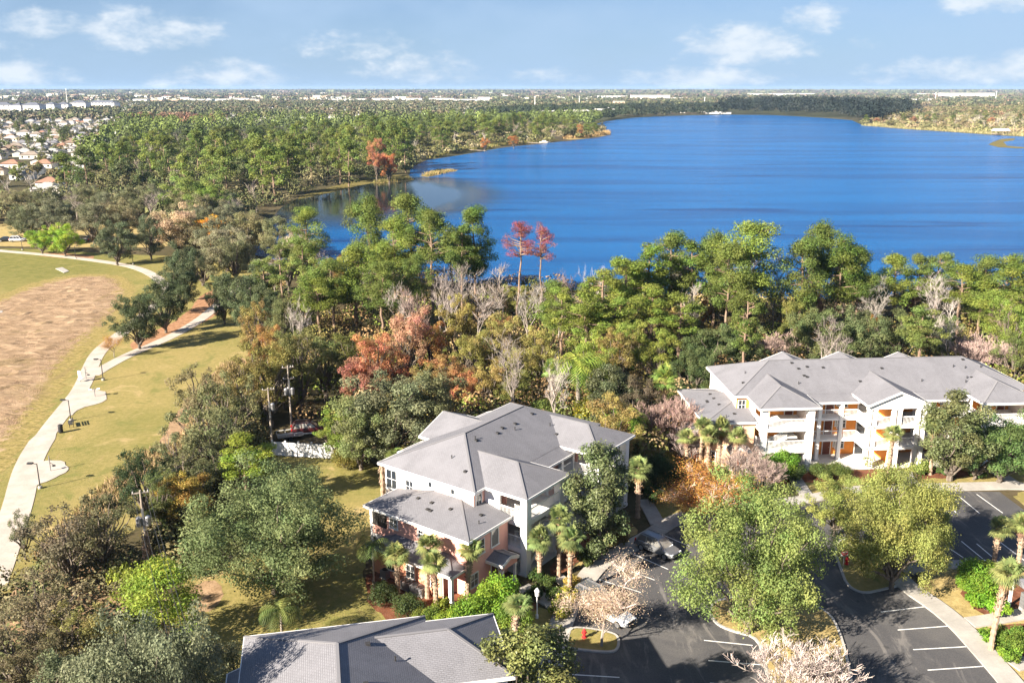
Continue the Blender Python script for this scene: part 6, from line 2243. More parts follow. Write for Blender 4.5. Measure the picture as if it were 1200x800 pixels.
def make_house(w, dpt, h, wall, roof, seed, ell=False):
    rg_ = random.Random(seed)
    wb = MB().box(-w / 2, w / 2, -dpt / 2, dpt / 2, 0, h)
    if ell:
        wb.box(-w / 2 + .4, -w / 2 + w * .42, -dpt / 2 - 4, -dpt / 2, 0, h - .02)
    for s in (-1, 1):                                     # windows and garage door as thin inset panels
        for k in range(3):
            x = -w / 2 + w * (k + .5) / 3
            wb.box(x - .7, x + .7, s * dpt / 2 - .03, s * dpt / 2 + .03, .9, 2.2, 1)
    o = .5
    mb = MB()
    hw = dpt / 2 + o
    zr = h + .45 * hw
    x0, x1, y0, y1 = -w / 2 - o, w / 2 + o, -dpt / 2 - o, dpt / 2 + o
    a, b = x0 + hw, x1 - hw
    if b < a:
        a = b = 0
    mb.face([(x0, y0, h), (x1, y0, h), (b, 0, zr), (a, 0, zr)]).face([(x1, y1, h), (x0, y1, h), (a, 0, zr), (b, 0, zr)])
    mb.face([(x0, y1, h), (x0, y0, h), (a, 0, zr)]).face([(x1, y0, h), (x1, y1, h), (b, 0, zr)])
    if ell:
        xa, xb, ya = -w / 2 - .1, -w / 2 + w * .42 + o, -dpt / 2 - 4 - o
        xm = (xa + xb) / 2
        hz = h + .45 * (xm - xa)
        mb.face([(xa, 0, h), (xa, ya, h), (xm, ya, hz), (xm, 0, hz)]).face([(xb, ya, h), (xb, 0, h), (xm, 0, hz), (xm, ya, hz)])
        mb.face([(xa, ya + .5, h), (xb, ya + .5, h), (xm, ya + .5, hz)])
    mb.face([(x0, y0, h - .05), (x0, y1, h - .05), (x1, y1, h - .05), (x1, y0, h - .05)])
    return wb.mesh('wall', [wall, 'glass']), mb.mesh('roof', [roof], uv=True)


HOUSES = []
for i, (w, dp, h, wl, rf, el) in enumerate(((14, 10, 3.0, 'house_wall_a', 'shingle_tan', True), (12, 9, 3.0, 'house_wall_c', 'shingle_light', False), (15, 10, 3.1, 'house_wall_b', 'shingle_brown', True),
                                           (13, 10, 3.0, 'house_wall_c', 'shingle', True), (11, 9, 5.6, 'house_wall_c', 'shingle_tan', False), (14, 11, 3.0, 'house_wall_a', 'shingle_light', True),
                                           (13, 9, 3.0, 'house_wall_c', 'shingle_slate', False), (12, 10, 3.0, 'house_wall_a', 'tile_red', False))):
    HOUSES.append(make_house(w, dp, h, wl, rf, i, el))
HNAME = ('tan roofed', 'pale roofed', 'brown roofed', 'grey roofed', 'two storey tan', 'broad pale roofed', 'slate roofed', 'red tiled')


def house(x, y, rz, k, label, group):
    o = thing('house', label, 'house', (x, y, 0), rz, group)
    o.scale = (.86, .86, .9)
    put('wall', HOUSES[k][0], o)
    put('roof', HOUSES[k][1], o)


RH = random.Random(12)
hcnt = 0
for row in range(40):                                     # streets run roughly across the view
    y = 400 + row * 27 + (row // 2) * 14
    if y > 1750:
        break
    for c in range(120):
        x = -900 + c * 19 + RH.uniform(-2.5, 2.5) + (row % 3) * 6
        px, py = to_px(x, y, 2)
        if not (-25 < px < 560) or RH.random() < .12:
            continue
        # the suburb lies left of the bay woods, then spreads behind them
        lim = lerp_tab([(-30, 250), (20, 243), (60, 222), (85, 210), (110, 180), (135, 155), (160, 146), (300, 141), (420, 138), (470, 131), (560, 128)], px)
        if py > lim or py < 127:
            continue
        if py < 139 and RH.random() < .5:
            continue
        if hcnt >= 268:
            break
        if inside((x, y), LAKE):
            continue
        k = RH.choice((0, 1, 1, 2, 3, 4, 5, 5, 0, 6, 7))
        lb = singled(HNAME[k] + ' house', x, y, 3, 14, 1.0, 1.0).replace('medium rounded ', '')
        house(x, y + RH.uniform(-2, 2), RH.choice((0, math.pi)) + RH.uniform(-.12, .12) + .12, k, lb, 'houses of the suburb')
        hcnt += 1
# street trees of the near suburb
SUB = [G(*q) for q in ((-40, 252), (20, 243), (75, 216), (100, 190), (125, 160), (150, 147), (-60, 146))]
scatter(SUB, 95, 8.0, ((3, 'oak_far', 'oak_tree', ((.10, .11, .055), (.125, .125, .06), (.085, .10, .045)), 8.5, 10, 'garden oak'),
                        (2, 'oak_far', 'broadleaf_tree', ((.16, .155, .06), (.14, .16, .045)), 7, 7, 'olive garden tree'),
                        (1.4, 'pine_far', 'pine_tree', ((.12, .145, .05),), 13, 6, 'garden pine'),
                        (.5, 'bare_far', 'bare_tree', ((.40, .34, .28),), 9, 7, 'leafless garden tree')), 'trees in the suburb gardens', None)

mass('garden_trees', [SUB], 110, 6.5, 7, [(.10, .115, .05), (.13, .13, .055), (.085, .10, .04), (.17, .14, .07)], 'small garden trees and hedges between the suburb houses', 33, 60, 1.3)
# far shore house on the point, boat houses, docks
for (px, py, k, lb) in ((554, 163, 1, 'pale house among the trees on the wooded point'), (610, 160.5, 0, 'house with a lawn on the far shore of the point'), (528, 170, 3, 'grey roofed house half hidden on the point shore')):
    x, y = G(px, py)
    house(x, y, .2, k, lb, None)


def block(name, px0, px1, yb, h, dep, wall, roof, label, floors=0, az=0.0, bands=True, group=None, flat=True):
    """long far building with window rows and a roof of its own"""
    a, b = G(px0, yb), G(px1, yb)
    w = b[0] - a[0]
    o = thing(name, label, 'building', ((a[0] + b[0]) / 2, a[1] + dep / 2, 0), R(az), group)
    MB().box(-w / 2, w / 2, -dep / 2, dep / 2, 0, h).build('wall', wall, o)
    if flat:
        rb = MB().box(-w / 2 - .4, w / 2 + .4, -dep / 2 - .4, dep / 2 + .4, h, h + .7)
    else:
        hw = dep / 2 + .6
        rb = MB()
        x0, x1, y0, y1, zr = -w / 2 - .6, w / 2 + .6, -hw, hw, h + .42 * hw
        p, q = x0 + hw, x1 - hw
        rb.face([(x0, y0, h), (x1, y0, h), (q, 0, zr), (p, 0, zr)]).face([(x1, y1, h), (x0, y1, h), (p, 0, zr), (q, 0, zr)]).face([(x0, y1, h), (x0, y0, h), (p, 0, zr)]).face([(x1, y0, h), (x1, y1, h), (q, 0, zr)])
    rb.build('roof', roof, o, uv=True)
    if floors:
        n = max(2, int(w / 7.5))
        key = ('farwin', floors)
        if key not in SHARED:
            SHARED[key] = MB().box(-1.1, 1.1, -.12, .05, 0, 1.7).mesh('window', ['glass'])
        for f in range(floors):
            for i in range(n):
                put('window', SHARED[key], o, (-w / 2 + w * (i + .5) / n, -dep / 2, 1.0 + f * h / floors))
    return o


for a, b, yb, h, fl, lb in ((-20, 12, 132.5, 14, 4, 'white four storey block at the photo edge in the far suburb'), (14, 26, 133, 14, 4, 'short white block, second from the photo edge'), (25, 48, 133, 14, 4, 'white four storey block, third from the photo edge'),
                            (52, 66, 132, 14, 4, 'narrow white block in the middle of the far row'), (66, 80, 131.5, 14, 4, 'bluish white block behind the tan garage'), (82, 102, 129, 14, 4, 'long white block at the back of the far row'), (103, 137, 128, 13, 4, 'white block ending the far row')):
    block('apartment_block', a, b, yb, h, 22, 'block_white', 'shingle_slate', lb, fl, RW.uniform(-14, 10), flat=False)
for a, b, yb, h, wl, lb in ((740, 785, 117.2, 17, 'block_white', 'long white block on the town rim left of the low cloud'), (776, 800, 117.6, 9, 'block_white', 'low white block attached to the end of the long one'), (701, 718, 115.6, 11, 'block_white', 'white block standing among trees on the town rim'), (720, 735, 115.6, 11, 'block_white', 'second white block among the trees on the town rim'),
                            (560, 574, 121, 17, 'block_white', 'tall white block behind the wooded point'), (530, 560, 120.5, 10, 'block_white', 'pale low block left of the tall white one'), (503, 527, 119.5, 11, 'block_white', 'pale block farther along the town rim'), (470, 494, 119.5, 11, 'block_white', 'pale block above the middle of the bay woods'), (436, 462, 119.5, 11, 'block_white', 'pale block at the near end of the pale row'),
                            (720, 732, 125, 12, 'block_tan', 'cream block above the far marina'), (793, 880, 116.5, 7, 'block_tan', 'long low tan building behind the far shore'), (878, 955, 112.4, 13, 'block_white', 'very long white block on the horizon above the dark woods'), (1104, 1165, 115.5, 22, 'block_white', 'largest white block across the lake'),
                            (1078, 1100, 111.8, 10, 'block_white', 'white block behind the largest one across the lake'), (1066, 1092, 119.5, 9, 'block_white', 'low white building beside the dark woods'), (1095, 1192, 120.3, 7, 'block_salmon', 'long salmon roofed building across the lake'), (225, 248, 120, 9, 'block_white', 'white shed building in the far suburb'),
                            (252, 300, 119.6, 9, 'block_white', 'long white warehouse in the far suburb'), (286, 304, 120.6, 9, 'block_tan', 'tan shed at the end of the white warehouse'), (156, 172, 119.3, 8, 'block_white', 'small white store in the far suburb'), (176, 190, 119.6, 7, 'block_tan', 'tan store beside the small white one'),
                            (350, 372, 119.4, 8, 'block_tan', 'tan store right of the white warehouse'), (385, 415, 119.4, 8, 'block_white', 'white store above the green pines')):
    block('far_building', a, b, yb, h, 40, wl, 'tile_red' if wl == 'block_salmon' else 'shingle_light', lb, 3 if h > 10 else 0)
RM = random.Random(8)
town = MB()
for i in range(620):                                       # roofs of the far town, white to tan, among the trees
    px, py = RM.uniform(140, 838), RM.uniform(118.5, 133)
    if 560 < px < 700 and py > 131 or px > 735 and py > 127 and RM.random() < .55 or px < 480 and py > 131:
        continue
    x, y = G(px, py)
    if inside((x, y), LAKE):
        continue
    if i > 34:                                             # the smallest roofs cannot be told apart
        w_, d_, a_ = RM.uniform(5, 8), RM.uniform(4, 6), RM.uniform(-.3, .3)
        q_ = [(x + w_ * sx * math.cos(a_) - d_ * sy * math.sin(a_), y + w_ * sx * math.sin(a_) + d_ * sy * math.cos(a_)) for sx, sy in ((-1, -1), (1, -1), (1, 1), (-1, 1))]
        town.prism(q_, 0, 2.8, 0)
        for k_ in range(4):
            town.face([(*q_[k_], 2.8), (*q_[(k_ + 1) % 4], 2.8), (x, y, 4.8)], 1)
        continue
    house(x, y, RM.uniform(-.3, .3), RM.choice((1, 5, 5, 1, 3, 0, 6)), singled('pale far town house', x, y, 3, 14, 1.0, 1.0).replace('medium rounded', 'tiny'), 'houses of the far town')
for i in range(170):                                       # sheds, stores and blocks of the far town
    px, py = RM.uniform(-20, 700), RM.uniform(109, 118.5)
    x, y = G(px, py)
    w_, d_, h_ = RM.uniform(14, 55), RM.uniform(8, 20), RM.uniform(5, 11)
    town.box(x - w_ / 2, x + w_ / 2, y, y + d_, 0, h_, RM.choice((0, 0, 2, 3)))
tag(town.build('distant_town', ['house_wall_c', 'shingle_light', 'block_tan', 'house_wall_a'], uv=True), 'pale roofs of the distant town among trees', 'town', None, 'stuff')
# marina on the far shore
x, y = G(840, 133.5)
mo = thing('boat_house', 'white boat house buildings at the far shore marina', 'boathouse', (x, y, 0))
mo.scale = (.7, .7, .5)
MB().box(-26, -4, -8, 8, 0, 6).box(-4, 12, -10, 6, 0, 10).box(12, 34, -8, 8, 0, 5).build('wall', 'block_white', mo)
MB().prism(ccw([(-27, -9), (-4, -9), (-4, 9), (-27, 9)]), 6, 6.8).prism(ccw([(-5, -11), (13, -11), (13, 7), (-5, 7)]), 10, 11).prism(ccw([(13, -9), (35, -9), (35, 9), (13, 9)]), 5, 5.8).build('roof', 'shingle_light', mo)
x, y = G(1172, 158.2)
bt = thing('boathouse', 'small white roofed boathouse on stilts at the bank across the lake', 'boathouse', (x, y, 0))
MB().face([(-7, -5, 4), (7, -5, 4), (7, 0, 6), (-7, 0, 6)]).face([(7, 5, 4), (-7, 5, 4), (-7, 0, 6), (7, 0, 6)]).face([(-7, 5, 4), (-7, -5, 4), (-7, 0, 6)]).face([(7, -5, 4), (7, 5, 4), (7, 0, 6)]).face([(-7, -5, 3.9), (-7, 5, 3.9), (7, 5, 3.9), (7, -5, 3.9)]).build('roof', 'block_white', bt)
for sx in (-6, 0, 6):
    for sy in (-4, 4):
        MB().tube([(sx, sy, -.5), (sx, sy, 4.1)], .18, 6).build('post', 'pole_wood', bt)
MB().box(-6.5, 6.5, -4.5, 4.5, .7, 1.0).build('deck', 'pole_wood', bt)
x, y = G(638, 167.2)
bo = thing('boat', 'white boat moored at the far shore of the wooded point', 'boat', (x, y, 0), .2)
MB().prism([(-4, -1.3), (2.4, -1.4), (5, 0), (2.4, 1.4), (-4, 1.3)], -.1, .9).build('hull', 'house_wall_a', bo)
MB().box(-2, 1.2, -.9, .9, .9, 1.9).build('cabin', 'house_wall_a', bo)
for a, b, w in (((545, 176.5), (570, 178), 2.0), ((618, 168), (634, 169), 2.0), ((1180, 158), (1225, 157.5), 2.4)):
    p, q = G(*a), G(*b)
    dk = thing('dock', {545: 'wooden dock by the far shore lawn', 618: 'wooden dock beside the moored white boat', 1180: 'long pale dock leading to the stilted boathouse'}[a[0]], 'dock', (p[0], p[1], 0))
    v = Vector((q[0] - p[0], q[1] - p[1], 0))
    MB().bar((0, 0, .8), (v.x, v.y, .8), w, .2).build('deck', 'pole_wood', dk)
    for t in (0, .33, .66, 1):
        MB().tube([(v.x * t, v.y * t, -.6), (v.x * t, v.y * t, .75)], .15, 5).build('post', 'pole_wood', dk)
# far masts and tall pylons
for px, yt, yb, lb in ((1168, 107, 118, 'tall thin mast right of the largest white block'), (1097, 108, 119, 'thin mast left of the largest white block'), (627, 113, 128, 'mast above the far town roofs'), (679, 112.5, 124, 'pale mast beside the white blocks'), (826, 114, 124, 'pale mast behind the far marina'), (77, 104, 124, 'thin white mast above the white apartment blocks')):
    x, y, h = upto(px, yt, yb)
    m_ = thing('mast', lb, 'mast', (x, y, 0))
    MB().tube([(0, 0, 0), (0, 0, h)], [1.1, .5], 6).build('pole', 'block_white', m_)
    MB().bar((-2.2, 0, h * .96), (2.2, 0, h * .96), .6).build('crossarm', 'block_white', m_)

# ---------------------------------------------------------------- vehicles and street furniture
shader('rubber', (.018, .018, .019), .8, .3)
shader('alloy', (.55, .56, .58), .3, .5, .9)
shader('lamp_red', (.45, .02, .02), .25, .5)
shader('lamp_clear', (.7, .72, .75), .15, .6)
shader('sign_red', (.55, .02, .025), .45, .4)
shader('sign_white', (.8, .8, .8), .5, .4)
shader('hydrant_red', (.48, .03, .03), .45, .4)
shader('bin_black', (.02, .02, .022), .55, .4)
shader('fence_white', (.80, .80, .80), .45, .4)
shader('fence_green', (.06, .22, .16), .5, .4)


def car_paint(name, col, metal=.5):
    t = NT(shader(name, col, .28, .5, metal))
    t.b.inputs['Coat Weight'].default_value = .6
    t.b.inputs['Coat Roughness'].default_value = .06


car_paint('paint_grey', (.20, .21, .225))  # lightened to stand in for sunlight on the estate car
car_paint('paint_white', (.72, .72, .72), 0.0)
car_paint('paint_dark', (.03, .033, .04))
car_paint('paint_red_shaded', (.075, .016, .016), .2)  # red darkened so the paint itself carries the shade behind the fence
car_paint('paint_blue', (.25, .34, .42), .4)


def loft(sections, m=0):
    """closed skin through rings of equal length"""
    mb = MB()
    n = len(sections[0])
    for s in sections:
        mb.v += [tuple(p) for p in s]
    for k in range(len(sections) - 1):
        for j in range(n):
            a, b = k * n + j, k * n + (j + 1) % n
            mb.f.append((a, b, b + n, a + n))
            mb.m.append(m)
    mb.f.append(tuple(range(n))[::-1])
    mb.f.append(tuple((len(sections) - 1) * n + j for j in range(n)))
    mb.m += [m, m]
    return mb


def make_car(name, label, loc, az, paint, suv=True, group=None):
    """x forward; body skinned through cross sections, glasshouse, wheels, lamps, mirrors"""
    L_, Wd, Ht = (4.55, 1.84, 1.68) if suv else (4.5, 1.8, 1.45)
    root = thing(name, label, 'car', (*loc, .03), R(az), group)
    z0, belt = .30, .98 if suv else .90
    xs = [-L_ / 2, -L_ / 2 + .12, -L_ / 2 + .55, -.9, 0, .75, 1.25, L_ / 2 - .45, L_ / 2 - .12, L_ / 2]
    tops = [belt - .28, belt - .04, belt + .02, belt + .02, belt, belt - .01, belt - .03, belt - .14, belt - .26, belt - .42]
    hws = [.74, .86, .91, .92, .92, .92, .915, .88, .78, .62]
    bots = [z0 + .14, z0 + .04, z0, z0 - .02, z0 - .02, z0 - .02, z0, z0, z0 + .05, z0 + .12]
    if not suv:
        tops = [belt - .22, belt + .04, belt + .05, belt + .03, belt, belt - .01, belt - .05, belt - .16, belt - .26, belt - .4]
    sec = []
    for x, t, w, b in zip(xs, tops, hws, bots):
        w *= Wd / 1.84
        m_ = (t + b) / 2
        sec.append([(x, -w * .9, b), (x, -w, b + .12), (x, -w, m_ + .12), (x, -w * .95, t - .05), (x, -w * .84, t), (x, w * .84, t), (x, w * .95, t - .05), (x, w, m_ + .12), (x, w, b + .12), (x, w * .9, b)])
    loft(sec).build('body', paint, root, smooth=False)
    # cabin: glass volume with a painted roof and pillars
    rx0, rx1, fx0, fx1 = (-L_ / 2 + .18, -L_ / 2 + .55, 1.15, .35) if suv else (-1.75, -1.0, 1.1, .25)
    hb, ht = .80, .62
    g = MB()
    lo = [(rx0, -hb, belt - .03), (fx0, -hb, belt - .05), (fx0, hb, belt - .05), (rx0, hb, belt - .03)]
    hi = [(rx1, -ht, Ht - .09), (fx1, -ht, Ht - .09), (fx1, ht, Ht - .09), (rx1, ht, Ht - .09)]
    names = ('side_window', 'windshield', 'side_window', 'rear_window')
    for k in range(4):
        j = (k + 1) % 4
        p = [Vector(lo[k]), Vector(lo[j]), Vector(hi[j]), Vector(hi[k])]
        c = sum(p, Vector()) / 4
        n = (p[1] - p[0]).cross(p[3] - p[0]).normalized()
        MB().face([c + (q - c) * .985 + n * .0 for q in p]).build(names[k], 'glass', root)
    rf = MB()
    r1 = [(rx1 - .06, -ht - .03, Ht - .10), (fx1 + .06, -ht - .03, Ht - .10), (fx1 + .06, ht + .03, Ht - .10), (rx1 - .06, ht + .03, Ht - .10)]
    r2 = [(rx1 + .1, -ht + .1, Ht), (fx1 - .15, -ht + .1, Ht), (fx1 - .15, ht - .1, Ht), (rx1 + .1, ht - .1, Ht)]
    rf.face(r2)
    for k in range(4):
        j = (k + 1) % 4
        rf.face([r1[k], r1[j], r2[j], r2[k]])
    rf.face(r1[::-1])
    rf.build('roof', paint, root)
    pb = MB()
    for k in range(4):
        pb.bar(Vector(lo[k]), Vector(hi[k]), .09, .09)
    for s in (-1, 1):
        for t in (.36, .68):
            a = Vector((rx0 + (fx0 - rx0) * t, s * hb, belt - .04))
            b = Vector((rx1 + (fx1 - rx1) * t, s * ht, Ht - .09))
            pb.bar(a, b, .10, .05)
    pb.build('pillars', paint, root)
    if suv:
        for s in (-1, 1):
            MB().bar((rx1 + .1, s * .55, Ht + .05), (fx1 - .2, s * .55, Ht + .05), .05, .05).build('roof_rail', 'metal_grey', root)
    for x in (-1.38, 1.38):
        for s in (-1, 1):
            y = s * (Wd / 2 - .10)
            w = MB().tube([(x, y - .11, .34), (x, y + .11, .34)], .345, 18).build('wheel', 'rubber', root)
            q = MB().tube([(x, y + s * .10, .34), (x, y + s * .125, .34)], .235, 14)
            q.build('rim', 'alloy', w)
    for s in (-1, 1):
        MB().box(L_ / 2 - .30, L_ / 2 - .06, s * .62 - .14, s * .62 + .14, belt - .42, belt - .24).build('headlight', 'lamp_clear', root)
        MB().box(-L_ / 2 - .02, -L_ / 2 + .16, s * .72 - .1, s * .72 + .1, belt - .30, belt + .02).build('taillight', 'lamp_red', root)
        MB().box(.85, 1.02, s * (Wd / 2 + .02) - .09, s * (Wd / 2 + .02) + .09, belt - .02, belt + .14).build('mirror', paint, root)
    MB().box(L_ / 2 - .06, L_ / 2 + .02, -.5, .5, z0 + .18, z0 + .38).build('grille', 'metal_dark', root)
    MB().box(-L_ / 2 - .04, -L_ / 2 + .04, -.85, .85, z0 + .12, z0 + .32).build('bumper', 'metal_dark', root)
    MB().box(-L_ / 2 - .02, -L_ / 2 + .01, -.26, .26, z0 + .38, z0 + .5).build('number_plate', 'sign_white', root)
    return root


a, b = G(737.5, 647), G(783, 667)
saz = math.degrees(math.atan2(b[1] - a[1], b[0] - a[0]))
make_car('parked_car', 'grey estate car parked in the row before the pink building', G(771, 647), saz, 'paint_grey')
make_car('parked_car', 'white car half hidden under the peach leaved tree', G(716, 724), saz, 'paint_white', False)
make_car('parked_car', 'silver car hidden behind the first car under the peach leaved tree', G(699, 709), saz, 'paint_grey')
make_car('parked_car', 'white car parked beneath the dark oaks at the photo edge', G(21, 283), 10, 'paint_white')
make_car('parked_car', 'dark car parked behind the bright park trees', G(97, 283.5), 175, 'paint_dark')
make_car('parked_car', 'dark car deep in the shade at the photo edge', G(8, 283), 10, 'paint_dark', False)
make_car('parked_car', 'pale blue car under the oaks by the far path bend', G(300, 316), 120, 'paint_blue', False)
make_car('parked_car', 'red car behind the white fence, deep shade painted into its colour', G(362, 507), 15, 'paint_red_shaded')
# trailer in the shade
tr = thing('utility_trailer', 'empty utility trailer frame beside the red car behind the fence', 'trailer', (*G(340, 514), 0), R(20))
MB().box(-1.6, 1.6, -.8, .8, .5, .6).build('bed', 'metal_grey', tr)
fr = MB()
for s in (-.8, .8):
    fr.bar((-1.6, s, 1.0), (1.6, s, 1.0), .06)
    for x in (-1.6, -.5, .5, 1.6):
        fr.bar((x, s, .6), (x, s, 1.0), .05)
fr.bar((1.6, 0, .5), (2.8, 0, .45), .1)
fr.build('frame', 'rail_white', tr)
for s in (-1, 1):
    MB().tube([(0, s * .9 - .08, .3), (0, s * .9 + .08, .3)], .3, 14).build('wheel', 'rubber', tr)

# utility poles and wires


def pole(px, yt, yb, label, arms, cans, lean=0.0):
    x, y, h = upto(px, yt, yb)
    o = thing('utility_pole', label, 'pole', (x, y, 0), R(20))
    MB().tube([(0, 0, -.5), (0, 0, h * .5), (lean, 0, h)], [.15, .125, .095], 9).build('pole', 'pole_wood', o)
    for z in arms:
        MB().bar((-.75 + lean, 0, z * h), (.75 + lean, 0, z * h), .12, .1).build('crossarm', 'pole_wood', o)
        for k in (-.65, .35, .65):
            MB().tube([(k + lean, 0, z * h + .05), (k + lean, 0, z * h + .22)], .04, 6).build('insulator', 'ceramic', o)
    for k, (dx, dy, z) in enumerate(cans):
        MB().lathe([(.05, -.02), (.26, 0), (.28, .1), (.28, .8), (.2, .92), (.08, .98)], 12, 0, (dx, dy, z * h)).build('transformer', 'metal_grey', o)
    MB().bar((0, -.12, h * .55), (0, -.12, h * .8), .2, .12).build('switch_box', 'metal_grey', o)
    return o, Vector((x, y, h))


p1_, t1_ = pole(164, 574, 676, 'wooden power pole with pale hardware and vines below', (.97,), ((.38, 0, .60), (-.38, 0, .60)))
p2_, t2_ = pole(314, 454, 532, 'slim power pole with one grey transformer before the white fence', (.97,), ((.38, 0, .66),))
p3_, t3_ = pole(337, 428, 505, 'power pole with a cluster of transformers rising from the trees', (.97, .8), ((.4, 0, .56), (-.4, 0, .56), (0, .4, .56)))
vb = MB()
rg = random.Random(3)
for i in range(200):
    a, zz = rg.uniform(0, 6.28), rg.uniform(.2, t1_.z * .52)
    r_ = .2 + rg.random() * .18
    vb.bar((math.cos(a) * r_, math.sin(a) * r_, zz), (math.cos(a + .4) * (r_ + .12), math.sin(a + .4) * (r_ + .12), zz - .5), .05, .03)
vb.build('vines', 'bark_pine', p1_)


def wire(a, b, off, dz, label, sag=.9):
    o = off
    pts = []
    for i in range(13):
        t = i / 12
        p = a.lerp(b, t) + Vector((o * .94, o * .34, dz))
        p.z -= sag * 4 * t * (1 - t)
        pts.append(p)
    w = MB().tube(pts, .018, 4).build('power_line', 'metal_dark')
    tag(w, label, 'wire', 'power lines between the poles')


for (a, b, nm) in ((t1_, t2_, 'between the vine pole and the slim pole'), (t2_, t3_, 'between the slim pole and the transformer pole'), (Vector((-14, 38, 9.5)), t1_, 'from the vine pole out of the bottom of the photo')):
    for o_, wd in ((-.65, 'outer'), (0.35, 'inner'), (.65, 'second outer')):
        wire(a, b, o_, .2, wd + ' power line ' + nm)
    wire(a, b, 0, -2.0, 'lower slack cable ' + nm, 1.3)

# white fence
fx0, fx1 = Vector((*G(320, 533.5), 0)), Vector((*G(397, 538), 0))
fd = (fx1 - fx0).normalized()
fn = thing('fence', 'white vinyl panel fence between lawn and dark wood edge', 'fence', fx0, math.atan2(fd.y, fd.x))
FL = (fx1 - fx0).length
n = 5
for i in range(n + 1):
    x = FL * i / n
    MB().box(x - .07, x + .07, -.07, .07, -.2, 1.95).box(x - .1, x + .1, -.1, .1, 1.95, 2.03).build('post', 'fence_white', fn)
for i in range(n):
    a, b = FL * i / n + .07, FL * (i + 1) / n - .07
    MB().box(a, b, -.03, .03, .08, .2).build('rail', 'fence_white', fn)
    MB().box(a, b, -.03, .03, 1.7, 1.82).build('rail', 'fence_white', fn)
    k = 9
    for j in range(k):
        u0, u1 = a + (b - a) * j / k + .008, a + (b - a) * (j + 1) / k - .008
        MB().box(u0, u1, -.018, .018, .2, 1.7).build('board', 'fence_white', fn)
gf = thing('gate_panel', 'green mesh panel at the end of the white fence', 'fence panel', (*G(402, 539), 0), math.atan2(fd.y, fd.x))
gm = MB()
for i in range(9):
    gm.bar((i * .14, 0, 0), (i * .14, 0, 1.8), .02)
for z in (.1, .6, 1.2, 1.8):
    gm.bar((0, 0, z), (1.12, 0, z), .03)
gm.build('mesh_panel', 'fence_green', gf)
MB().box(-.05, .05, -.05, .05, 0, 1.9).build('post', 'fence_green', gf)

# park lamps


def park_lamp(px, yt, yb, label, head=-1):
    x, y, h = upto(px, yt, yb)
    h = max(h, 3.0)
    o = thing('park_lamp', label, 'lamp', (x, y, 0), 0, 'lamps along the park paths')
    MB().lathe([(.24, -.1), (.24, .25), (.2, .3)], 12).build('footing', 'concrete', o)
    MB().tube([(0, 0, .25), (0, 0, h)], [.075, .05], 8).build('pole', 'metal_dark', o)
    MB().bar((0, 0, h - .05), (head * .45, 0, h + .02), .06).build('arm', 'metal_dark', o)
    MB().box(head * .75 - .32, head * .75 + .32, -.17, .17, h - .02, h + .12).box(head * .75 - .24, head * .75 + .24, -.13, .13, h - .06, h - .02).build('lamp_head', 'metal_dark', o)


park_lamp(118, 421, 445.5, 'dark lamp post at the fork of the park paths')
park_lamp(80, 469, 493, 'lamp post beside the bench on the lower path')
park_lamp(43, 543, 572, 'lamp post at the lowest pad of the path')
park_lamp(25, 283, 293, 'lamp post at the upper path near the photo edge', 1)
park_lamp(87, 288, 303, 'lamp post beside the pair of bright park trees', 1)
park_lamp(305, 307, 317, 'lamp post at the far path bend nearer the pale blue car', 1)
park_lamp(331, 307, 316, 'lamp post at the far path bend nearer the water', 1)
park_lamp(155, 300, 310, 'lamp post behind the upper path oak', 1)


def bin_(px, py, label):
    o = thing('litter_bin', label, 'bin', (*G(px, py), .05))
    MB().lathe([(.27, 0), (.3, .1), (.3, .92), (.27, .98)], 14).build('barrel', 'bin_black', o)
    MB().lathe([(.31, .98), (.33, 1.02), (.22, 1.12), (.1, 1.14)], 14).build('lid', 'bin_black', o)
    return o


bin_(71.5, 507, 'black litter bin beside the lower path')
bin_(318, 322, 'black litter bin at the far path bend, on the grass side')
bin_(352, 332, 'black litter bin on the grass beyond the far path bend')
bin_(342, 328, 'second black litter bin beyond the far path bend')


def bench(px, py, rz, label):
    o = thing('bench', label, 'bench', (*G(px, py), .05), rz)
    for i in range(3):
        MB().box(-.9, .9, -.25 + i * .17, -.11 + i * .17, .42, .46).build('seat_slat', 'metal_dark', o)
    for i in range(3):
        MB().box(-.9, .9, .29 + i * .04, .32 + i * .04, .52 + i * .15, .63 + i * .15).build('back_slat', 'metal_dark', o)
    for s in (-.75, .75):
        MB().bar((s, -.2, 0), (s, -.2, .42), .06).bar((s, .25, 0), (s, .38, .98), .06).bar((s, -.22, .39), (s, .28, .39), .06).build('leg', 'metal_dark', o)


bench(83, 499, R(-60), 'dark slatted bench beside the lower path lamp')


def fitness(px, py, rz, label, kind):
    o = thing('exercise_station', label, 'exercise station', (*G(px, py), .06), rz, 'exercise stations on the path pads')
    MB().tube([(0, 0, 0), (0, 0, 1.9 if kind else 1.3)], .06, 8).build('post', 'metal_grey', o)
    if kind == 0:
        for s in (-1, 1):
            MB().bar((0, 0, 1.15), (s * .55, 0, 1.15), .06).build('arm', 'metal_grey', o)
            MB().box(s * .55 - .22, s * .55 + .22, -.25, .25, 1.1, 1.2).build('seat', 'sign_white', o)
    elif kind == 1:
        MB().bar((0, 0, 1.1), (.45, 0, .6), .06).bar((0, 0, 1.5), (.3, 0, 1.3), .05).build('arm', 'metal_grey', o)
        MB().box(.25, .6, -.2, .2, .5, .58).build('seat', 'metal_dark', o)
    else:
        MB().box(-.35, .35, -.05, .05, .8, 1.7).build('panel', 'sign_white', o)
        MB().box(-.3, .3, -.2, .5, .4, .48).build('seat', 'sign_white', o)


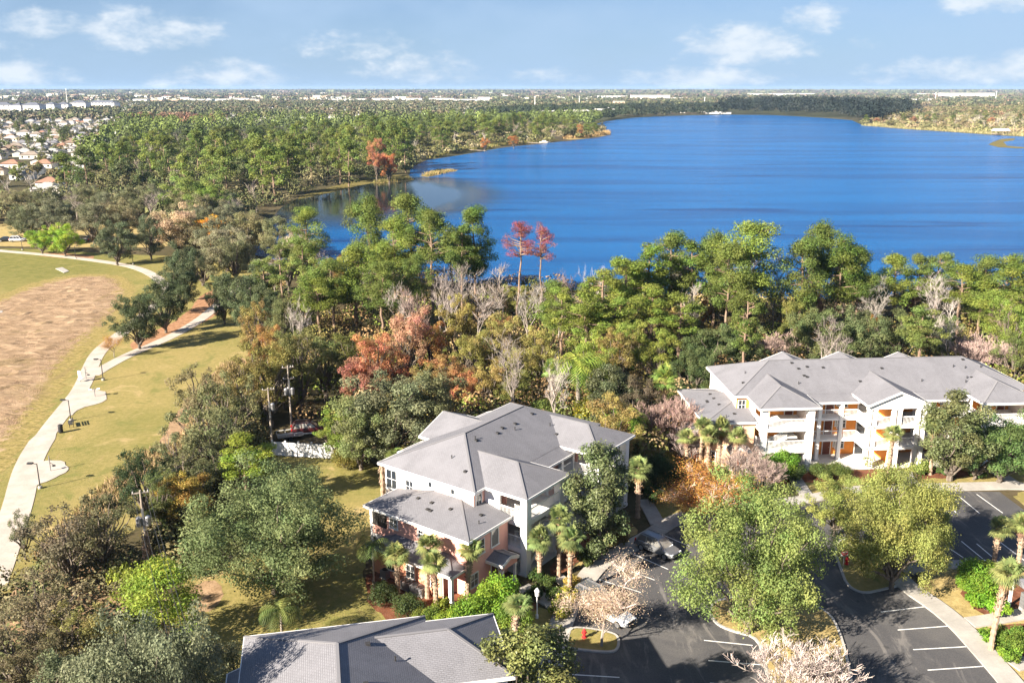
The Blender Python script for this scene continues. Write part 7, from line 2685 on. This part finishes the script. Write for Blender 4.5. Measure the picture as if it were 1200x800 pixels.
fitness(111.5, 465, .3, 'exercise station with two white seats on its pad', 0)
fitness(59.5, 552, .8, 'grey exercise post with a step on the lowest pad', 1)
fitness(94.5, 447.5, -.5, 'white exercise board at the edge of the path fork', 2)
fitness(101, 444, .9, 'small white exercise post on the path fork', 1)


def hydrant(px, py, label):
    o = thing('fire_hydrant', label, 'hydrant', (*G(px, py), .12))
    MB().lathe([(.2, 0), (.2, .06), (.13, .08), (.13, .55), (.18, .57), (.18, .62), (.12, .64), (.1, .76), (.04, .82)], 12).build('barrel', 'hydrant_red', o)
    for s in (-1, 1):
        MB().tube([(s * .1, 0, .45), (s * .22, 0, .45)], .07, 8).build('nozzle', 'hydrant_red', o)
    MB().tube([(0, -.1, .42), (0, -.24, .42)], .09, 8).build('pumper_nozzle', 'hydrant_red', o)


hydrant(684.5, 748, 'red fire hydrant on the island of the peach leaved tree')
hydrant(992, 662, 'red fire hydrant on the island under the yellow green oak')

# do-not-enter sign
x, y = G(987, 672)
sg = thing('do_not_enter_sign', 'round red no entry sign with a white bar beside the hydrant', 'sign', (x, y, .1), R(12))
MB().tube([(0, 0, 0), (0, 0, 2.55)], .035, 6).build('post', 'metal_grey', sg)
MB().box(-.38, .38, -.05, -.035, 1.8, 2.56).build('plate', 'sign_white', sg)
MB().tube([(0, -.052, 2.18), (0, -.064, 2.18)], .36, 28).build('red_disc', 'sign_red', sg)
MB().box(-.26, .26, -.075, -.066, 2.12, 2.24).build('white_bar', 'sign_white', sg)
for txt, zz in (('DO NOT', 2.29), ('ENTER', 1.97)):
    cu = bpy.data.curves.new('lettering', 'FONT')
    cu.body = txt
    cu.size = .12
    cu.align_x = 'CENTER'
    cu.extrude = .002
    t_ = bpy.data.objects.new('lettering', cu)
    COL.objects.link(t_)
    t_.parent = sg
    t_.location = (0, -.068, zz)
    t_.rotation_euler = (math.pi / 2, 0, 0)
    cu.materials.append(MATS['sign_white'])
    me_ = bpy.data.meshes.new_from_object(t_)
    put('lettering', me_, sg, (0, -.068, zz)).rotation_euler = (math.pi / 2, 0, 0)
    bpy.data.objects.remove(t_)

# post lantern on the lawn
x, y, h = upto(686.5 - 57, 690, 724)
pl = thing('post_lantern', 'white lamp post with a lantern on the lawn before the entrance walk', 'lamp', (x, y, 0))
MB().lathe([(.13, -.05), (.13, .35), (.07, .45), (.06, h - .75), (.1, h - .7)], 10).build('post', 'rail_white', pl)
MB().lathe([(.1, h - .7), (.17, h - .62), (.2, h - .2), (.18, h - .18)], 8).build('lantern_glass', 'lamp_clear', pl)
MB().lathe([(.24, h - .18), (.16, h - .02), (.05, h + .12)], 8).build('cap', 'rail_white', pl)

# air conditioners beside the lean-to
for i, (px, py, lb) in enumerate(((452, 676, 'air conditioner closest to the slender feather palm'), (470, 686, 'air conditioner second in the row at the lean-to'), (478, 690, 'air conditioner third in the row at the lean-to'), (487, 694, 'air conditioner fourth in the row at the lean-to'), (494, 697, 'air conditioner nearest the porch column'))):
    o = thing('air_conditioner', lb, 'air conditioner', (*G(px, py), 0), R(53.9), 'air conditioners along the lean-to')
    MB().box(-.42, .42, -.42, .42, 0, .1).build('pad', 'concrete', o)
    c = MB().box(-.36, .36, -.36, .36, .1, .82)
    for k in range(6):
        c.box(-.375, .375, -.375, .375, .18 + k * .1, .22 + k * .1)
    c.build('cabinet', 'metal_grey', o)
    MB().lathe([(.3, .82), (.3, .86), (.24, .88)], 14).build('fan_guard', 'metal_dark', o)

# mail kiosk at the photo edge
x, y = G(1208, 716)
k_ = thing('mail_kiosk', 'grey roofed kiosk on a post at the photo edge', 'kiosk', (x, y, 0), R(10))
MB().face([(-1.6, -1.4, 2.7), (1.6, -1.4, 2.7), (1.6, 0, 3.3), (-1.6, 0, 3.3)]).face([(1.6, 1.4, 2.7), (-1.6, 1.4, 2.7), (-1.6, 0, 3.3), (1.6, 0, 3.3)]).face([(-1.6, 1.4, 2.7), (-1.6, -1.4, 2.7), (-1.6, 0, 3.3)]).face([(1.6, -1.4, 2.7), (1.6, 1.4, 2.7), (1.6, 0, 3.3)]).face([(-1.6, -1.4, 2.68), (-1.6, 1.4, 2.68), (1.6, 1.4, 2.68), (1.6, -1.4, 2.68)]).build('roof', 'shingle', k_, uv=True)
for sx in (-1.3, 1.3):
    for sy in (-1.1, 1.1):
        MB().box(sx - .1, sx + .1, sy - .1, sy + .1, 0, 2.68).build('post', 'rail_white', k_)
for r_ in range(4):
    for c in range(6):
        MB().box(-1.05 + c * .35, -.73 + c * .35, -.25, .25, .5 + r_ * .35, .82 + r_ * .35).build('mailbox', 'metal_grey', k_)
MB().box(-1.1, 1.1, -.2, .2, .1, .5).build('pedestal', 'concrete', k_)

# wheel stops and a bollard light near the shrubs
# ---------------------------------------------------------------- dry grass of the meadow: tufts nobody could count


def tufts(name, poly, n, h, cols, label, seed, blades=7, spread=.25, wd=.09):
    rng = np.random.default_rng(seed)
    xs, ys = [p[0] for p in poly], [p[1] for p in poly]
    pts = []
    while len(pts) < n:
        q = (rng.uniform(min(xs), max(xs)), rng.uniform(min(ys), max(ys)))
        if inside(q, poly):
            pts.append(q)
    pts = np.repeat(np.array(pts), blades, 0)
    m = len(pts)
    base = np.concatenate([pts + rng.normal(size=(m, 2)) * spread, np.zeros((m, 1))], 1)
    hh = h * rng.uniform(.5, 1.3, m)
    tip = base + np.stack([rng.normal(size=m) * hh * .45, rng.normal(size=m) * hh * .45, hh], 1)
    a = rng.uniform(0, 6.28, m)
    w = np.stack([np.cos(a), np.sin(a), np.zeros(m)], 1) * (h * wd)
    V = np.stack([base - w, base + w, tip + w * .25, tip - w * .25], 1).reshape(-1, 3)
    F = np.arange(4 * m).reshape(m, 4)
    c = np.array(cols)[rng.integers(0, len(cols), m)] * rng.uniform(.75, 1.2, (m, 1))
    t = np.ones((m, 4))
    t[:, :3] = c
    o = put(name, np_mesh(name, V, F, np.repeat(t, 4, 0), ['leaf_mass']))
    tag(o, label, 'grass', None, 'stuff')


MW = [G(*q) for q in ((0, 356), (30, 342), (62, 331), (100, 325), (135, 327), (143, 340), (138, 358), (122, 376), (94, 400), (70, 426), (58, 446), (40, 476), (18, 506), (-10, 540), (-40, 560), (-40, 370))]
tufts('dry_grass', MW, 4000, .22, [(.44, .30, .21), (.40, .27, .19), (.50, .36, .26), (.34, .23, .15)], 'dry brown grass tufts of the meadow inside the path loop', 2)
tufts('dry_grass', [G(*q) for q in ((208, 520), (262, 425), (300, 435), (270, 470), (225, 525), (150, 570), (120, 620), (60, 665), (40, 650), (110, 580), (170, 530))], 2600, .6, [(.36, .26, .14), (.27, .20, .09), (.18, .17, .06), (.42, .30, .18)], 'rough dry grass along the edge of the scrub belt', 3)
tufts('reeds', [G(*q) for q in ((494, 206.4), (512, 200.8), (536, 199.8), (520, 203), (500, 207.2))], 260, 1.3, [(.36, .26, .12), (.22, .20, .07)], 'tan reeds on the shoal off the bay point', 8, 8, .8)
tufts('reeds', [G(*q) for q in ((440, 214), (460, 211), (485, 210), (462, 213), (442, 215))], 260, 1.3, [(.30, .24, .10), (.20, .20, .07)], 'tan reeds on the spit of the dark bay', 9, 8, .8)
tufts('reeds', [G(*q) for q in ((662, 163), (690, 161), (712, 158), (712, 155), (690, 156), (662, 160))], 900, 2.4, [(.40, .27, .13), (.33, .23, .10)], 'tan reeds on the tip of the wooded point', 4, 9, 1.2)
tufts('reeds', [G(*q) for q in ((503, 186), (530, 178), (560, 176), (590, 170), (640, 166.5), (640, 164), (560, 171), (505, 182))], 1600, 1.8, [(.20, .19, .06), (.27, .22, .09), (.15, .16, .05)], 'green and tan reeds along the shore of the point', 5, 9, 1.2)
tufts('reeds', [G(*q) for q in ((1012, 147.2), (1060, 151.2), (1110, 154.2), (1165, 158), (1225, 161), (1225, 157), (1110, 151), (1030, 146))], 1800, 2.2, [(.33, .28, .16), (.26, .24, .11), (.20, .20, .08)], 'pale reeds along the bank across the lake', 6, 7, 1.6)
for nm, poly, n, h, w, cols, lab, sd, q, lf in (
        ('undergrowth', WOOD, 820, 5.0, 5.0, [(.15, .15, .045), (.20, .165, .055), (.24, .155, .075), (.10, .12, .04), (.30, .22, .12), (.16, .20, .04)], 'mixed green and rust undergrowth of the lakeside wood', 21, 150, .42),
        ('undergrowth', BAYW, 1050, 7.0, 9.0, [(.10, .11, .045), (.12, .12, .05), (.085, .10, .04), (.14, .125, .065)], 'olive undergrowth of the woods round the bay', 22, 80, .95),
        ('undergrowth', POINT, 700, 6.0, 8.0, [(.11, .125, .05), (.15, .145, .06), (.22, .19, .11)], 'olive undergrowth of the wooded point', 23, 60, 1.4),
        ('undergrowth', RBANK, 500, 5.0, 10.0, [(.24, .22, .10), (.19, .19, .08), (.28, .22, .13)], 'pale scrub of the bank across the lake', 24, 60, 1.5),
        ('undergrowth', [G(*p) for p in ((205, 585), (240, 520), (275, 470), (300, 440), (335, 428), (322, 455), (312, 490), (300, 530), (270, 585), (240, 640), (205, 680), (180, 640))], 240, 3.2, 3.6, [(.11, .115, .045), (.14, .125, .055), (.085, .095, .035), (.18, .15, .07)], 'tangled undergrowth of the scrub belt by the power poles', 25, 130, .36),
        ('undergrowth', [G(*p) for p in ((-20, 690), (40, 655), (100, 640), (160, 660), (170, 700), (130, 760), (100, 840), (-20, 840))], 90, 2.4, 3.2, [(.13, .12, .06), (.11, .12, .05), (.16, .14, .075), (.09, .10, .04)], 'brown undergrowth at the bottom corner by the dirt', 26, 150, .28)):
    o = mass(nm, [poly], n, h, w, cols, lab, sd, q, lf)
    o['category'] = 'undergrowth'

# ---------------------------------------------------------------- the air: thin even haze
hm_ = bpy.data.materials.new('haze')
hm_.use_nodes = True
ht_ = hm_.node_tree
for n_ in list(ht_.nodes):
    ht_.nodes.remove(n_)
ho_ = ht_.nodes.new('ShaderNodeOutputMaterial')
hv_ = ht_.nodes.new('ShaderNodeVolumePrincipled')
hv_.inputs['Color'].default_value = (.42, .60, .86, 1)
hv_.inputs['Density'].default_value = HAZE
hv_.inputs['Anisotropy'].default_value = .0
ht_.links.new(hv_.outputs[0], ho_.inputs['Volume'])
MATS['haze'] = hm_
hz = MB().box(-23000, 23000, -600, 16600, -1.5, 62).build('haze', 'haze')
hz['kind'] = 'stuff'
hz['label'] = 'thin blue haze over the distant country'
hz['category'] = 'haze'
